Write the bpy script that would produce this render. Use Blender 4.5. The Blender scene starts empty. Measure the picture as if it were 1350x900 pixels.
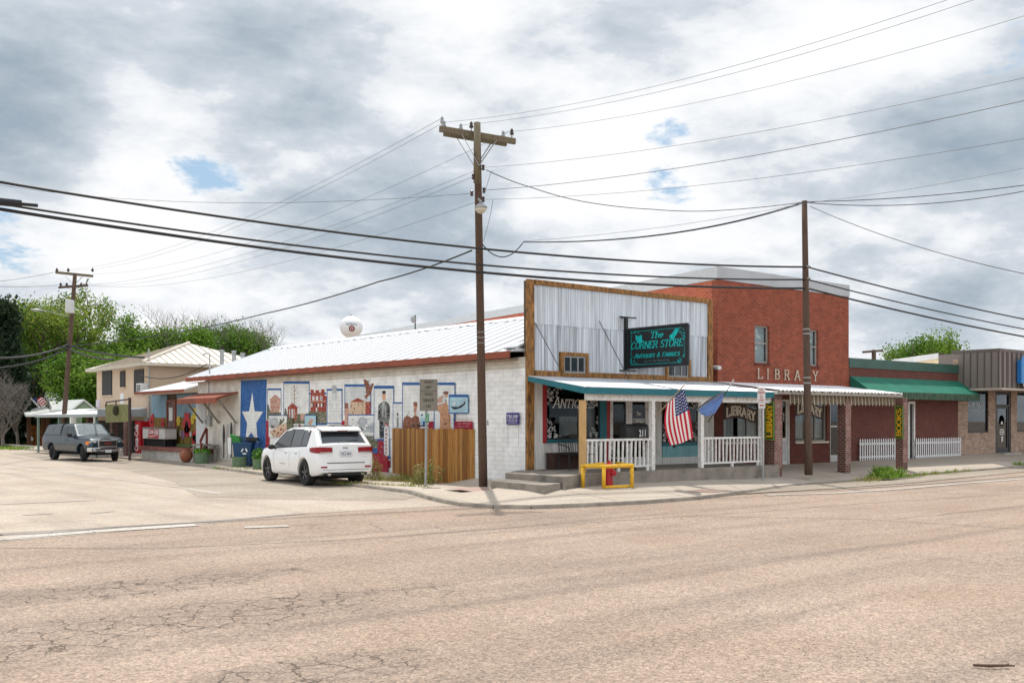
import bpy, bmesh, math, random
import numpy as np
from mathutils import Vector, Matrix
R = math.radians
random.seed(7); RS = np.random.RandomState(11)
C = bpy.context.scene.collection

# ---------------------------------------------------------------- frame of reference
# World: X runs along the main street (right), Y along the side street (away), Z up.
# The store's front corner stands at the origin. Surveyed from the photograph.
F = 1350.0; HY = 553.0; H = 2.0
TH = math.atan2(1665, 1350)
U = (math.sin(TH), math.cos(TH)); V = (-math.cos(TH), math.sin(TH))
C0 = (.386, 28.96)
def cam2w(r, f):
    a = r-C0[0]; b = f-C0[1]
    return (a*U[0]+b*U[1], a*V[0]+b*V[1])
CAM = cam2w(0, 0)
def ray(px, py):
    r = (px-675)/F; k = (HY-py)/F
    return (r*U[0]+U[1], r*V[0]+V[1], k)
def at(px, py, t):
    d = ray(px, py); return Vector((CAM[0]+t*d[0], CAM[1]+t*d[1], H+t*d[2]))
def gp(px, py, z=0.0):
    d = ray(px, py); return at(px, py, (z-H)/d[2])
def fp(px, py, Y=0.0):
    d = ray(px, py); return at(px, py, (Y-CAM[1])/d[1])
def sp(px, py, X=0.0):
    d = ray(px, py); return at(px, py, (X-CAM[0])/d[0])

# ---------------------------------------------------------------- materials
def s2l(c):
    return tuple((x/255/12.92 if x/255 <= .04045 else ((x/255+.055)/1.055)**2.4) for x in c)
MATS = {}
def N(nt, typ, **kw):
    n = nt.nodes.new(typ)
    for k, v in kw.items():
        if k in n.inputs: n.inputs[k].default_value = v
        else: setattr(n, k, v)
    return n
def mat(name, col, rough=.7, metal=0.0, var=.12, vs=6.0, bump=0.0, bs=30.0, stretch=None, dirt=None, dirt_amt=.5, dirt_scale=1.5, spec=.4, coat=0.0):
    if name in MATS: return MATS[name]
    m = bpy.data.materials.new(name); m.use_nodes = True; nt = m.node_tree
    b = nt.nodes['Principled BSDF']; b.inputs['Roughness'].default_value = rough
    b.inputs['Metallic'].default_value = metal
    b.inputs['Specular IOR Level'].default_value = spec
    if coat: b.inputs['Coat Weight'].default_value = coat; b.inputs['Coat Roughness'].default_value = .05
    L = nt.links
    tc = N(nt, 'ShaderNodeTexCoord'); vec = tc.outputs['Object']
    if stretch:
        mp = N(nt, 'ShaderNodeMapping'); mp.inputs['Scale'].default_value = stretch
        L.new(vec, mp.inputs['Vector']); vec = mp.outputs['Vector']
    nz = N(nt, 'ShaderNodeTexNoise'); nz.inputs['Scale'].default_value = vs; nz.inputs['Detail'].default_value = 6
    L.new(vec, nz.inputs['Vector'])
    ramp = N(nt, 'ShaderNodeMapRange'); ramp.inputs['From Min'].default_value = .3; ramp.inputs['From Max'].default_value = .7
    ramp.inputs['To Min'].default_value = 1-var; ramp.inputs['To Max'].default_value = 1+var
    L.new(nz.outputs['Fac'], ramp.inputs['Value'])
    mul = N(nt, 'ShaderNodeVectorMath', operation='SCALE'); mul.inputs[0].default_value = col[:3]
    L.new(ramp.outputs['Result'], mul.inputs['Scale']); out = mul.outputs['Vector']
    if dirt:
        n2 = N(nt, 'ShaderNodeTexNoise'); n2.inputs['Scale'].default_value = dirt_scale; n2.inputs['Detail'].default_value = 8; n2.inputs['Roughness'].default_value = .65
        L.new(vec, n2.inputs['Vector'])
        r2 = N(nt, 'ShaderNodeMapRange'); r2.inputs['From Min'].default_value = .5; r2.inputs['From Max'].default_value = .72
        r2.inputs['To Max'].default_value = dirt_amt
        L.new(n2.outputs['Fac'], r2.inputs['Value'])
        mx = N(nt, 'ShaderNodeMix', data_type='RGBA'); mx.inputs['B'].default_value = (*dirt, 1) if False else (0, 0, 0, 1)
        mx.inputs[7].default_value = (*dirt, 1)
        L.new(r2.outputs['Result'], mx.inputs[0]); L.new(out, mx.inputs[6]); out = mx.outputs[2]
    L.new(out, b.inputs['Base Color'])
    if bump:
        n3 = N(nt, 'ShaderNodeTexNoise'); n3.inputs['Scale'].default_value = bs; n3.inputs['Detail'].default_value = 5
        L.new(vec, n3.inputs['Vector'])
        bp = N(nt, 'ShaderNodeBump'); bp.inputs['Strength'].default_value = bump; bp.inputs['Distance'].default_value = .02
        L.new(n3.outputs['Fac'], bp.inputs['Height']); L.new(bp.outputs['Normal'], b.inputs['Normal'])
    m['c'] = list(col[:3]); MATS[name] = m
    return m

def brick(name, c1, c2, mortar, bw=.21, bh=.072, ms=.010, bump=.5, rough=.85, stain=None, stain_amt=.5, stain_scale=.8, bias=0.0, spot=.0):
    m = bpy.data.materials.new(name); m.use_nodes = True; nt = m.node_tree; L = nt.links
    b = nt.nodes['Principled BSDF']; b.inputs['Roughness'].default_value = rough; b.inputs['Specular IOR Level'].default_value = .25
    g = N(nt, 'ShaderNodeNewGeometry'); sx = N(nt, 'ShaderNodeSeparateXYZ'); L.new(g.outputs['Position'], sx.inputs[0])
    ad = N(nt, 'ShaderNodeMath', operation='ADD'); L.new(sx.outputs['X'], ad.inputs[0]); L.new(sx.outputs['Y'], ad.inputs[1])
    cb = N(nt, 'ShaderNodeCombineXYZ'); L.new(ad.outputs[0], cb.inputs['X']); L.new(sx.outputs['Z'], cb.inputs['Y'])
    bt = N(nt, 'ShaderNodeTexBrick'); bt.inputs['Scale'].default_value = 1
    bt.inputs['Color1'].default_value = (*c1, 1); bt.inputs['Color2'].default_value = (*c2, 1); bt.inputs['Mortar'].default_value = (*mortar, 1)
    bt.inputs['Brick Width'].default_value = bw; bt.inputs['Row Height'].default_value = bh; bt.inputs['Mortar Size'].default_value = ms
    bt.inputs['Mortar Smooth'].default_value = .3; bt.inputs['Bias'].default_value = bias
    L.new(cb.outputs[0], bt.inputs['Vector']); out = bt.outputs['Color']
    nz = N(nt, 'ShaderNodeTexNoise'); nz.inputs['Scale'].default_value = 2.5; nz.inputs['Detail'].default_value = 7; L.new(g.outputs['Position'], nz.inputs['Vector'])
    mr = N(nt, 'ShaderNodeMapRange'); mr.inputs['From Min'].default_value = .3; mr.inputs['From Max'].default_value = .7; mr.inputs['To Min'].default_value = .86; mr.inputs['To Max'].default_value = 1.14
    L.new(nz.outputs['Fac'], mr.inputs['Value'])
    sc = N(nt, 'ShaderNodeVectorMath', operation='SCALE'); L.new(out, sc.inputs[0]); L.new(mr.outputs[0], sc.inputs['Scale']); out = sc.outputs[0]
    if stain:
        n2 = N(nt, 'ShaderNodeTexNoise'); n2.inputs['Scale'].default_value = stain_scale; n2.inputs['Detail'].default_value = 9; n2.inputs['Roughness'].default_value = .7
        L.new(g.outputs['Position'], n2.inputs['Vector'])
        r2 = N(nt, 'ShaderNodeMapRange'); r2.inputs['From Min'].default_value = .48; r2.inputs['From Max'].default_value = .7; r2.inputs['To Max'].default_value = stain_amt
        L.new(n2.outputs['Fac'], r2.inputs['Value'])
        mx = N(nt, 'ShaderNodeMix', data_type='RGBA'); mx.inputs[7].default_value = (*stain, 1)
        L.new(r2.outputs[0], mx.inputs[0]); L.new(out, mx.inputs[6]); out = mx.outputs[2]
    L.new(out, b.inputs['Base Color'])
    n3 = N(nt, 'ShaderNodeTexNoise'); n3.inputs['Scale'].default_value = 25; n3.inputs['Detail'].default_value = 4; L.new(g.outputs['Position'], n3.inputs['Vector'])
    sub = N(nt, 'ShaderNodeMath', operation='MULTIPLY_ADD'); L.new(bt.outputs['Fac'], sub.inputs[0]); sub.inputs[1].default_value = -1.0
    L.new(n3.outputs['Fac'], sub.inputs[2])
    bp = N(nt, 'ShaderNodeBump'); bp.inputs['Strength'].default_value = bump; bp.inputs['Distance'].default_value = .012
    L.new(sub.outputs[0], bp.inputs['Height']); L.new(bp.outputs[0], b.inputs['Normal'])
    MATS[name] = m
    return m

def glass(name, tint=(.5, .55, .55), refl=.5, rough=.02):
    """window glass: mostly clear with a tint, mirror-like at grazing angles"""
    m = bpy.data.materials.new(name); m.use_nodes = True; nt = m.node_tree; L = nt.links
    nt.nodes.remove(nt.nodes['Principled BSDF']); o = nt.nodes['Material Output']
    t = N(nt, 'ShaderNodeBsdfTransparent'); t.inputs[0].default_value = (*tint, 1)
    gl = N(nt, 'ShaderNodeBsdfGlossy'); gl.inputs['Roughness'].default_value = rough; gl.inputs['Color'].default_value = (.9, .95, 1, 1)
    lw = N(nt, 'ShaderNodeLayerWeight'); lw.inputs['Blend'].default_value = .5
    pw = N(nt, 'ShaderNodeMath', operation='POWER'); pw.inputs[1].default_value = 4.0; L.new(lw.outputs['Facing'], pw.inputs[0])
    mu = N(nt, 'ShaderNodeMath', operation='MULTIPLY_ADD'); mu.inputs[1].default_value = .9; mu.inputs[2].default_value = refl*.09; mu.use_clamp = True
    L.new(pw.outputs[0], mu.inputs[0])
    mx = N(nt, 'ShaderNodeMixShader'); L.new(mu.outputs[0], mx.inputs[0]); L.new(t.outputs[0], mx.inputs[1]); L.new(gl.outputs[0], mx.inputs[2])
    L.new(mx.outputs[0], o.inputs['Surface']); MATS[name] = m
    return m

# ---------------------------------------------------------------- mesh builder
class MB:
    def __init__(s): s.v = []; s.f = []; s.m = []; s.mats = []
    def mi(s, m):
        if m not in s.mats: s.mats.append(m)
        return s.mats.index(m)
    def add(s, vs, fs, m):
        k = len(s.v); i = s.mi(m)
        s.v += [tuple(v) for v in vs]
        for f in fs: s.f.append(tuple(a+k for a in f)); s.m.append(i)
        return s
    def box(s, x0, y0, z0, x1, y1, z1, m):
        vs = [(x, y, z) for z in (z0, z1) for y in (y0, y1) for x in (x0, x1)]
        return s.add(vs, [(0, 2, 3, 1), (4, 5, 7, 6), (0, 1, 5, 4), (2, 6, 7, 3), (0, 4, 6, 2), (1, 3, 7, 5)], m)
    def beam(s, p, q, w, h, m, up=(0, 0, 1)):
        p = Vector(p); q = Vector(q); d = (q-p).normalized(); up = Vector(up)
        if abs(d.dot(up)) > .99: up = Vector((0, 1, 0))
        a = d.cross(up).normalized()*w/2; b = a.cross(d).normalized()*h/2
        vs = []
        for e in (p, q): vs += [e-a-b, e+a-b, e+a+b, e-a+b]
        return s.add(vs, [(0, 1, 2, 3), (7, 6, 5, 4), (0, 4, 5, 1), (1, 5, 6, 2), (2, 6, 7, 3), (3, 7, 4, 0)], m)
    def tube(s, pts, r, m, n=8, cap=True):
        pts = [Vector(p) for p in pts]; rs = r if isinstance(r, (list, tuple)) else [r]*len(pts)
        vs = []; fs = []; ref = None
        for i, p in enumerate(pts):
            d = (pts[min(i+1, len(pts)-1)]-pts[max(i-1, 0)]).normalized()
            if ref is None:
                ref = d.cross(Vector((0, 0, 1)))
                if ref.length < .1: ref = d.cross(Vector((0, 1, 0)))
            a = (ref-d*ref.dot(d)).normalized(); ref = a; b = d.cross(a)
            for k in range(n):
                t = 2*math.pi*k/n; vs.append(p+(a*math.cos(t)+b*math.sin(t))*rs[i])
        for i in range(len(pts)-1):
            for k in range(n):
                k2 = (k+1) % n; fs.append((i*n+k, i*n+k2, (i+1)*n+k2, (i+1)*n+k))
        if cap: fs.append(tuple(range(n))[::-1]); fs.append(tuple((len(pts)-1)*n+k for k in range(n)))
        return s.add(vs, fs, m)
    def lathe(s, prof, c, m, n=20, axis='Z'):
        vs = []; fs = []; c = Vector(c)
        for r, h in prof:
            for k in range(n):
                t = 2*math.pi*k/n; a = r*math.cos(t); b = r*math.sin(t)
                vs.append(c+(Vector((a, b, h)) if axis == 'Z' else Vector((a, h, b)) if axis == 'Y' else Vector((h, a, b))))
        for i in range(len(prof)-1):
            for k in range(n):
                k2 = (k+1) % n; fs.append((i*n+k, i*n+k2, (i+1)*n+k2, (i+1)*n+k))
        if prof[0][0] > 1e-4: fs.append(tuple(range(n))[::-1])
        if prof[-1][0] > 1e-4: fs.append(tuple((len(prof)-1)*n+k for k in range(n)))
        return s.add(vs, fs, m)
    def ell(s, c, r, m, n=14, k=8):
        c = Vector(c); vs = []; fs = []
        for i in range(k+1):
            a = math.pi*i/k-math.pi/2
            for j in range(n):
                t = 2*math.pi*j/n; vs.append(c+Vector((r[0]*math.cos(a)*math.cos(t), r[1]*math.cos(a)*math.sin(t), r[2]*math.sin(a))))
        for i in range(k):
            for j in range(n): j2 = (j+1) % n; fs.append((i*n+j, i*n+j2, (i+1)*n+j2, (i+1)*n+j))
        return s.add(vs, fs, m)
    def poly(s, pts, m): return s.add(pts, [tuple(range(len(pts)))], m)
    def prism(s, pts, vec, m):
        """closed polygon swept along vec"""
        n = len(pts); vec = Vector(vec); a = [Vector(p) for p in pts]; b = [p+vec for p in a]
        fs = [tuple(range(n))[::-1], tuple(n+i for i in range(n))]+[(i, (i+1) % n, n+(i+1) % n, n+i) for i in range(n)]
        return s.add(a+b, fs, m)
    def out(s, name, parent=None, origin=None, smooth=False, bevel=0.0, local=False, fix=True):
        me = bpy.data.meshes.new(name); o = bpy.data.objects.new(name, me)
        vs = np.array(s.v, dtype=float).reshape(-1, 3)
        if parent is not None:
            org = np.zeros(3); p = parent
            while p is not None: org += np.array(p.location); p = p.parent
            if local: org = np.zeros(3)
        elif local: org = np.zeros(3)
        else:
            org = np.array(origin) if origin is not None else np.array([(vs[:, 0].min()+vs[:, 0].max())/2, (vs[:, 1].min()+vs[:, 1].max())/2, vs[:, 2].min()])
            o.location = org
        vs = vs-org
        me.from_pydata([tuple(v) for v in vs], [], s.f)
        for m in s.mats: me.materials.append(m)
        me.polygons.foreach_set('material_index', s.m)
        if smooth: me.polygons.foreach_set('use_smooth', [True]*len(s.f))
        if fix and len(s.f) < 20000:
            bm = bmesh.new(); bm.from_mesh(me); bmesh.ops.recalc_face_normals(bm, faces=bm.faces); bm.to_mesh(me); bm.free()
        me.update(); C.objects.link(o)
        if parent is not None: o.parent = parent
        if bevel:
            bv = o.modifiers.new('Bevel', 'BEVEL'); bv.width = bevel; bv.segments = 2; bv.limit_method = 'ANGLE'
        return o

def T(name, label, cat, loc=(0, 0, 0), rz=0, group=None):
    o = bpy.data.objects.new(name, None); C.objects.link(o); o.location = loc; o.rotation_euler = (0, 0, rz); o.empty_display_size = .2
    o['label'] = label; o['category'] = cat
    if group: o['group'] = group
    return o
def tag(o, label, cat, group=None, kind=None):
    o['label'] = label; o['category'] = cat
    if group: o['group'] = group
    if kind: o['kind'] = kind
    return o
def struct(o):
    o['kind'] = 'structure'; me = o.data
    if len(me.polygons) and all(p.normal.z < 0 for p in me.polygons):
        me.flip_normals()
    return o
def stuff(o, label, cat): o['kind'] = 'stuff'; o['label'] = label; o['category'] = cat; return o
def copytree(o, parent=None):
    c = o.copy(); C.objects.link(c)
    if parent is not None: c.parent = parent
    for ch in list(o.children): copytree(ch, c)
    return c

# ---------------------------------------------------------------- lettering
def arc(cx, cy, rx, ry, a0, a1, n=8): return [(cx+rx*math.cos(R(a0+(a1-a0)*i/n)), cy+ry*math.sin(R(a0+(a1-a0)*i/n))) for i in range(n+1)]
G = {
 'A': (.8, [[(.06, 0), (.4, 1)], [(.4, 1), (.74, 0)], [(.2, .34), (.6, .34)]]),
 'B': (.7, [[(.12, 0), (.12, 1)], [(.12, 1), (.36, 1)]+arc(.36, .77, .22, .23, 90, -90)+[(.12, .54)], [(.36, .54)]+arc(.36, .27, .27, .27, 90, -90)+[(.12, 0)]]),
 'C': (.75, [arc(.42, .5, .34, .5, 45, 315, 14)]),
 'D': (.8, [[(.12, 0), (.12, 1)], [(.12, 1), (.3, 1)]+arc(.3, .5, .4, .5, 90, -90, 12)+[(.12, 0)]]),
 'E': (.68, [[(.12, 0), (.12, 1)], [(.12, 1), (.6, 1), (.6, .82)], [(.12, .52), (.48, .52)], [(.12, 0), (.62, 0), (.62, .18)]]),
 'F': (.66, [[(.12, 0), (.12, 1)], [(.12, 1), (.6, 1), (.6, .82)], [(.12, .52), (.48, .52)]]),
 'G': (.8, [arc(.42, .5, .34, .5, 45, 360, 14), [(.76, .5), (.76, .1)], [(.5, .46), (.8, .46)]]),
 'H': (.8, [[(.12, 0), (.12, 1)], [(.68, 0), (.68, 1)], [(.12, .5), (.68, .5)]]),
 'I': (.4, [[(.2, 0), (.2, 1)]]),
 'K': (.8, [[(.12, 0), (.12, 1)], [(.12, .45), (.66, 1)], [(.3, .6), (.7, 0)]]),
 'L': (.68, [[(.14, 0), (.14, 1)], [(.14, 0), (.6, 0), (.6, .2)]]),
 'M': (.95, [[(.12, 0), (.12, 1)], [(.12, 1), (.47, .2), (.82, 1)], [(.82, 1), (.82, 0)]]),
 'N': (.82, [[(.12, 0), (.12, 1)], [(.12, 1), (.7, 0)], [(.7, 0), (.7, 1)]]),
 'O': (.85, [arc(.42, .5, .34, .5, 0, 360, 18)]),
 'P': (.68, [[(.12, 0), (.12, 1)], [(.12, 1), (.36, 1)]+arc(.36, .75, .24, .25, 90, -90)+[(.12, .5)]]),
 'Q': (.85, [arc(.42, .5, .34, .5, 0, 360, 18), [(.45, .2), (.8, -.16)]]),
 'R': (.76, [[(.12, 0), (.12, 1)], [(.12, 1), (.36, 1)]+arc(.36, .76, .24, .24, 90, -90)+[(.12, .52)], [(.36, .52), (.68, 0)]]),
 'S': (.66, [arc(.33, .75, .24, .25, 30, 270, 10)+arc(.33, .25, .26, .25, 90, -150, 10)]),
 'T': (.75, [[(.37, 0), (.37, 1)], [(.06, .82), (.06, 1), (.69, 1), (.69, .82)]]),
 'U': (.82, [[(.12, 1), (.12, .3)]+arc(.4, .3, .28, .3, 180, 360)+[(.68, 1)]]),
 'Y': (.76, [[(.38, 0), (.38, .45)], [(.38, .45), (.08, 1)], [(.38, .45), (.68, 1)]]),
 'W': (1.05, [[(.06, 1), (.28, 0), (.52, .8), (.76, 0), (.98, 1)]]),
 '&': (.85, [[(.8, 0), (.25, .78)]+arc(.4, .84, .15, .16, 180, -40)+[(.12, .3)]+arc(.36, .22, .25, .22, 160, 400)]),
 'h': (.62, [[(.12, 0), (.12, 1)], [(.12, .5)]+arc(.32, .42, .2, .2, 150, 0)+[(.52, 0)]]),
 'e': (.6, [[(.08, .32), (.52, .32)]+arc(.3, .31, .22, .3, 0, 310, 12)]),
 ' ': (.45, []), '.': (.25, [[(.12, 0), (.12, .08)]]),
}
SERIF_CH = set('AFHIKLMNPRTUYBDEhT')
def word(mb, s, o, rt, up, h, width, m, w=.13, italic=0.0, serif=True, curve=None, caps=None, lift=.0):
    """lettering from strokes: o lower-left corner, rt/up unit vectors, h cap height, width total width"""
    o = Vector(o); rt = Vector(rt); up = Vector(up); nrm = rt.cross(up).normalized()
    sc_list = [(caps if (caps and i > 0 and s[i-1] != ' ' and ch != ' ') else 1.0) for i, ch in enumerate(s)]
    tot = sum(G[ch][0]*sc for ch, sc in zip(s, sc_list)); kx = width/tot
    x = 0.0; cnt = 0
    for ch, sc in zip(s, sc_list):
        adv, st = G[ch]
        for line in st:
            segs = list(zip(line[:-1], line[1:]))
            extra = []
            if serif and ch in SERIF_CH and len(line) == 2:
                for (a, b) in ((line[0], line[1]), (line[1], line[0])):
                    if a[1] in (0, 1) and abs(a[0]-b[0]) < abs(a[1]-b[1])*1.2: extra.append(((a[0]-.14, a[1]), (a[0]+.14, a[1])))
            for si, (a, b) in enumerate(segs+extra):
                def P(q):
                    xx = (x+q[0]*sc)*kx+italic*q[1]*sc*h; yy = q[1]*sc*h*(1-w*.6)+w*h*.3
                    if curve: yy += curve((x+q[0]*sc)/tot)
                    return Vector((xx, yy, 0))
                A = P(a); B = P(b); d = (B-A)
                if d.length < 1e-6: continue
                dn = d.normalized(); vert = abs(dn.y)
                wd = w*h*(.5 if si >= len(segs) else (.55+.5*vert))*.5
                p = Vector((-dn.y, dn.x, 0))*wd; e = dn*wd*.35
                q4 = [A-p-e, B-p+e, B+p+e, A+p-e]; z = .0002*(cnt % 7); cnt += 1
                mb.add([o+rt*v.x+up*v.y+nrm*(z+lift) for v in q4], [(0, 1, 2, 3)], m)
        x += adv*sc
def text(mb, s, o, rt, up, h, width, m, bold=.0, shear=0.0):
    """plain lettering with the built-in face, fitted into width x h, lower-left at o"""
    cu = bpy.data.curves.new('t', 'FONT'); cu.body = s; cu.size = 1; cu.offset = bold; cu.shear = shear; cu.resolution_u = 2
    ob = bpy.data.objects.new('t', cu); C.objects.link(ob)
    me = bpy.data.meshes.new_from_object(ob.evaluated_get(bpy.context.evaluated_depsgraph_get()))
    vs = [v.co.copy() for v in me.vertices]; fs = [tuple(p.vertices) for p in me.polygons]
    bpy.data.objects.remove(ob); bpy.data.curves.remove(cu); bpy.data.meshes.remove(me)
    x0 = min(v.x for v in vs); x1 = max(v.x for v in vs); y0 = min(v.y for v in vs); y1 = max(v.y for v in vs)
    o = Vector(o); rt = Vector(rt); up = Vector(up)
    mb.add([o+rt*((v.x-x0)/(x1-x0)*width)+up*((v.y-y0)/(y1-y0)*h) for v in vs], fs, m)

# ---------------------------------------------------------------- palette
WHITE = mat('white_paint', (.72, .72, .70), .6, var=.06, dirt=(.35, .33, .3), dirt_amt=.35, dirt_scale=3)
TRIMW = mat('trim_white', (.72, .71, .68), .65, var=.08, dirt=(.24, .20, .16), dirt_amt=.7, dirt_scale=11)
WOOD = mat('burnt_pine', (.27, .125, .032), .6, var=.55, vs=3, stretch=(5, 5, 1.6), dirt=(.022, .013, .008), dirt_amt=.95, dirt_scale=1.7, bump=.3, bs=8)
POSTW = mat('new_pine', (.50, .31, .13), .65, var=.16, vs=4, stretch=(6, 6, .6))
TEAL = mat('teal_paint', (.006, .13, .16), .5, var=.12)
TEALP = mat('pale_teal_paint', (.20, .42, .44), .6, var=.14, vs=3, stretch=(1, 1, .5))
RED = mat('red_paint', (.32, .012, .018), .45, var=.1)
BLACK = mat('black_paint', (.012, .012, .013), .4, var=.1)
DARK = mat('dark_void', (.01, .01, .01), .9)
GALV = mat('galvanised', (.47, .49, .51), .42, metal=.35, var=.22, vs=1.4, stretch=(5, 5, .5), dirt=(.16, .12, .09), dirt_amt=.4, dirt_scale=2.2)
GALVR = mat('white_metal_roof', (.80, .81, .83), .4, metal=.0, var=.04, vs=1.0, dirt=(.45, .44, .43), dirt_amt=.25, dirt_scale=1.2)
RUST = mat('rust_red_trim', (.24, .055, .024), .6, var=.2, vs=2, dirt=(.10, .03, .015), dirt_amt=.6)
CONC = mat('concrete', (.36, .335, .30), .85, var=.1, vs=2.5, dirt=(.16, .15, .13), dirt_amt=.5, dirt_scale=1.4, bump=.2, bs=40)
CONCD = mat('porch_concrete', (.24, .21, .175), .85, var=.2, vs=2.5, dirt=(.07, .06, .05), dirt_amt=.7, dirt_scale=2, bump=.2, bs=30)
POLE = mat('creosote_pole', (.105, .066, .046), .9, var=.45, vs=3, stretch=(14, 14, .8), dirt=(.03, .02, .016), dirt_amt=.8, dirt_scale=3, bump=.5, bs=10)
POLET = mat('weathered_pole_top', (.17, .14, .09), .9, var=.4, vs=3, stretch=(9, 9, 1), dirt=(.06, .05, .03), dirt_amt=.7, dirt_scale=3, bump=.4, bs=12)
STEEL = mat('galv_steel', (.33, .34, .34), .45, metal=.5, var=.15)
CABLE = mat('black_cable', (.018, .018, .02), .6)
WIRE = mat('thin_wire', (.11, .115, .12), .6)
YEL = mat('yellow_paint', (.74, .42, .02), .6, var=.15, vs=5, dirt=(.22, .13, .04), dirt_amt=.75, dirt_scale=9)
GLASS = glass('shop_glass', (.62, .65, .65), .14)
GLASSC = glass('clear_glass', (.82, .86, .86), .2)
CARP = mat('curtain', (.42, .43, .43), .9, var=.2, vs=14, stretch=(8, 8, .3))
# ---------------------------------------------------------------- camera, sky, sun
sc = bpy.context.scene
cam = bpy.data.cameras.new('camera'); co = bpy.data.objects.new('camera', cam); C.objects.link(co)
co.location = (CAM[0], CAM[1], H); co.rotation_euler = (R(90), 0, -math.atan2(U[1], V[1]))
cam.sensor_width = 36; cam.lens = 36*F/1350; cam.shift_y = (HY-450)/1350; cam.clip_end = 3000; cam.clip_start = .1
sc.camera = co
SUND = Vector((-.15*U[0]+.99*U[1], -.15*V[0]+.99*V[1], 0)).normalized()
EL = R(66)
sun = bpy.data.lights.new('sun', 'SUN'); so = bpy.data.objects.new('sun', sun); C.objects.link(so)
sun.energy = 3.2; sun.angle = R(1.0); sun.color = (1, .95, .88)
sdir = SUND*math.cos(EL)+Vector((0, 0, math.sin(EL)))
so.rotation_euler = sdir.to_track_quat('Z', 'Y').to_euler(); so.location = (0, 0, 40)
w = bpy.data.worlds.new('World'); sc.world = w; w.use_nodes = True; nt = w.node_tree; L = nt.links
bg = nt.nodes['Background']
sky = N(nt, 'ShaderNodeTexSky'); sky.sky_type = 'NISHITA'; sky.sun_disc = False; sky.sun_elevation = EL
sky.sun_rotation = math.atan2(SUND.x, SUND.y); sky.air_density = 1.2; sky.dust_density = 2
skys = N(nt, 'ShaderNodeVectorMath', operation='SCALE'); skys.inputs['Scale'].default_value = .085; L.new(sky.outputs[0], skys.inputs[0])
tc = N(nt, 'ShaderNodeTexCoord')
sep = N(nt, 'ShaderNodeSeparateXYZ'); L.new(tc.outputs['Generated'], sep.inputs[0])
def M(op, a=None, b=None, c=None, clamp=False):
    n = N(nt, 'ShaderNodeMath', operation=op); n.use_clamp = clamp
    for i, x in enumerate((a, b, c)):
        if x is None: continue
        if isinstance(x, (int, float)): n.inputs[i].default_value = x
        else: L.new(x, n.inputs[i])
    return n.outputs[0]
# clouds lie on a flat layer overhead: direction / (height + k) gives their foreshortening
zz = M('ADD', M('MAXIMUM', sep.outputs['Z'], 0.0), .38)
cx = M('DIVIDE', sep.outputs['X'], zz); cy = M('DIVIDE', sep.outputs['Y'], zz)
cb = N(nt, 'ShaderNodeCombineXYZ'); L.new(cx, cb.inputs[0]); L.new(cy, cb.inputs[1]); L.new(M('MULTIPLY', sep.outputs['Z'], 2.2), cb.inputs[2])
def noise(vec, s, d, r=.55, dist=0.0, off=(0, 0, 0)):
    mp = N(nt, 'ShaderNodeMapping'); mp.inputs['Location'].default_value = off; L.new(vec, mp.inputs[0])
    n = N(nt, 'ShaderNodeTexNoise'); n.inputs['Scale'].default_value = s; n.inputs['Detail'].default_value = d
    n.inputs['Roughness'].default_value = r; n.inputs['Distortion'].default_value = dist; L.new(mp.outputs[0], n.inputs['Vector']); return n.outputs['Fac']
nA = noise(cb.outputs[0], 2.6, 12, .60, .15, (3.1, 1.7, 0)); nB = noise(cb.outputs[0], 7.5, 10, .62, .1, (8, 2, 4)); nG = noise(cb.outputs[0], 9, 8, .65, .3, (1, 5, 2)); nD = noise(cb.outputs[0], 4.2, 14, .60, .05, (11, 3, 6)); nC = noise(cb.outputs[0], .8, 4, .5, 0, (5, 7, 2))
def blob(px, py, wdt, hgt, amp):
    """one cloud bank in the direction of the sky where it hangs"""
    d = Vector(ray(px, py)).normalized(); e1 = Vector((0, 0, 1)).cross(d).normalized(); e2 = d.cross(e1)
    def dot(e):
        n = N(nt, 'ShaderNodeVectorMath', operation='DOT_PRODUCT'); L.new(tc.outputs['Generated'], n.inputs[0]); n.inputs[1].default_value = e; return n.outputs['Value']
    a = M('DIVIDE', dot(e1), wdt/F); b = M('DIVIDE', dot(e2), hgt/F)
    r2 = M('ADD', M('MULTIPLY', a, a), M('MULTIPLY', b, b))
    r2 = M('ADD', r2, M('MULTIPLY', M('SUBTRACT', nA, .5), 2.2))
    front = M('GREATER_THAN', dot(d), 0.0)
    g = M('POWER', 2.718, M('MULTIPLY', M('MAXIMUM', r2, 0.0), -1.0))
    return M('MULTIPLY', M('MULTIPLY', g, amp), front)
bl = [blob(10, 160, 110, 100, -.22), blob(395, 70, 150, 60, -.20), blob(330, 110, 110, 80, -.16), blob(470, 200, 170, 90, -.20), blob(560, 330, 230, 70, -.30), blob(150, 330, 150, 70, .26),
      blob(215, 190, 80, 120, .26), blob(600, 60, 110, 110, .34), blob(560, 150, 90, 60, .2), blob(1000, 120, 170, 110, .26), blob(1290, 160, 140, 60, -.27), blob(900, 330, 190, 60, .26), blob(760, 200, 80, 110, .22),
      blob(120, 40, 150, 40, -.14), blob(1080, 230, 150, 70, -.22), blob(1260, 400, 170, 50, -.10), blob(300, 380, 220, 40, .16), blob(820, 60, 130, 60, -.16), blob(700, 370, 150, 40, .18), blob(1230, 60, 80, 50, .26), blob(860, 250, 60, 60, .2)]
s = bl[0]
for x in bl[1:]: s = M('ADD', s, x)
val = M('ADD', M('ADD', M('MULTIPLY_ADD', M('SUBTRACT', nA, .5), 1.15, .61), M('ADD', M('MULTIPLY', M('SUBTRACT', nB, .5), .62), M('MULTIPLY', M('SUBTRACT', nD, .5), 1.15))), s)
cr = N(nt, 'ShaderNodeValToRGB'); L.new(val, cr.inputs[0]); el = cr.color_ramp.elements
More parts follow.
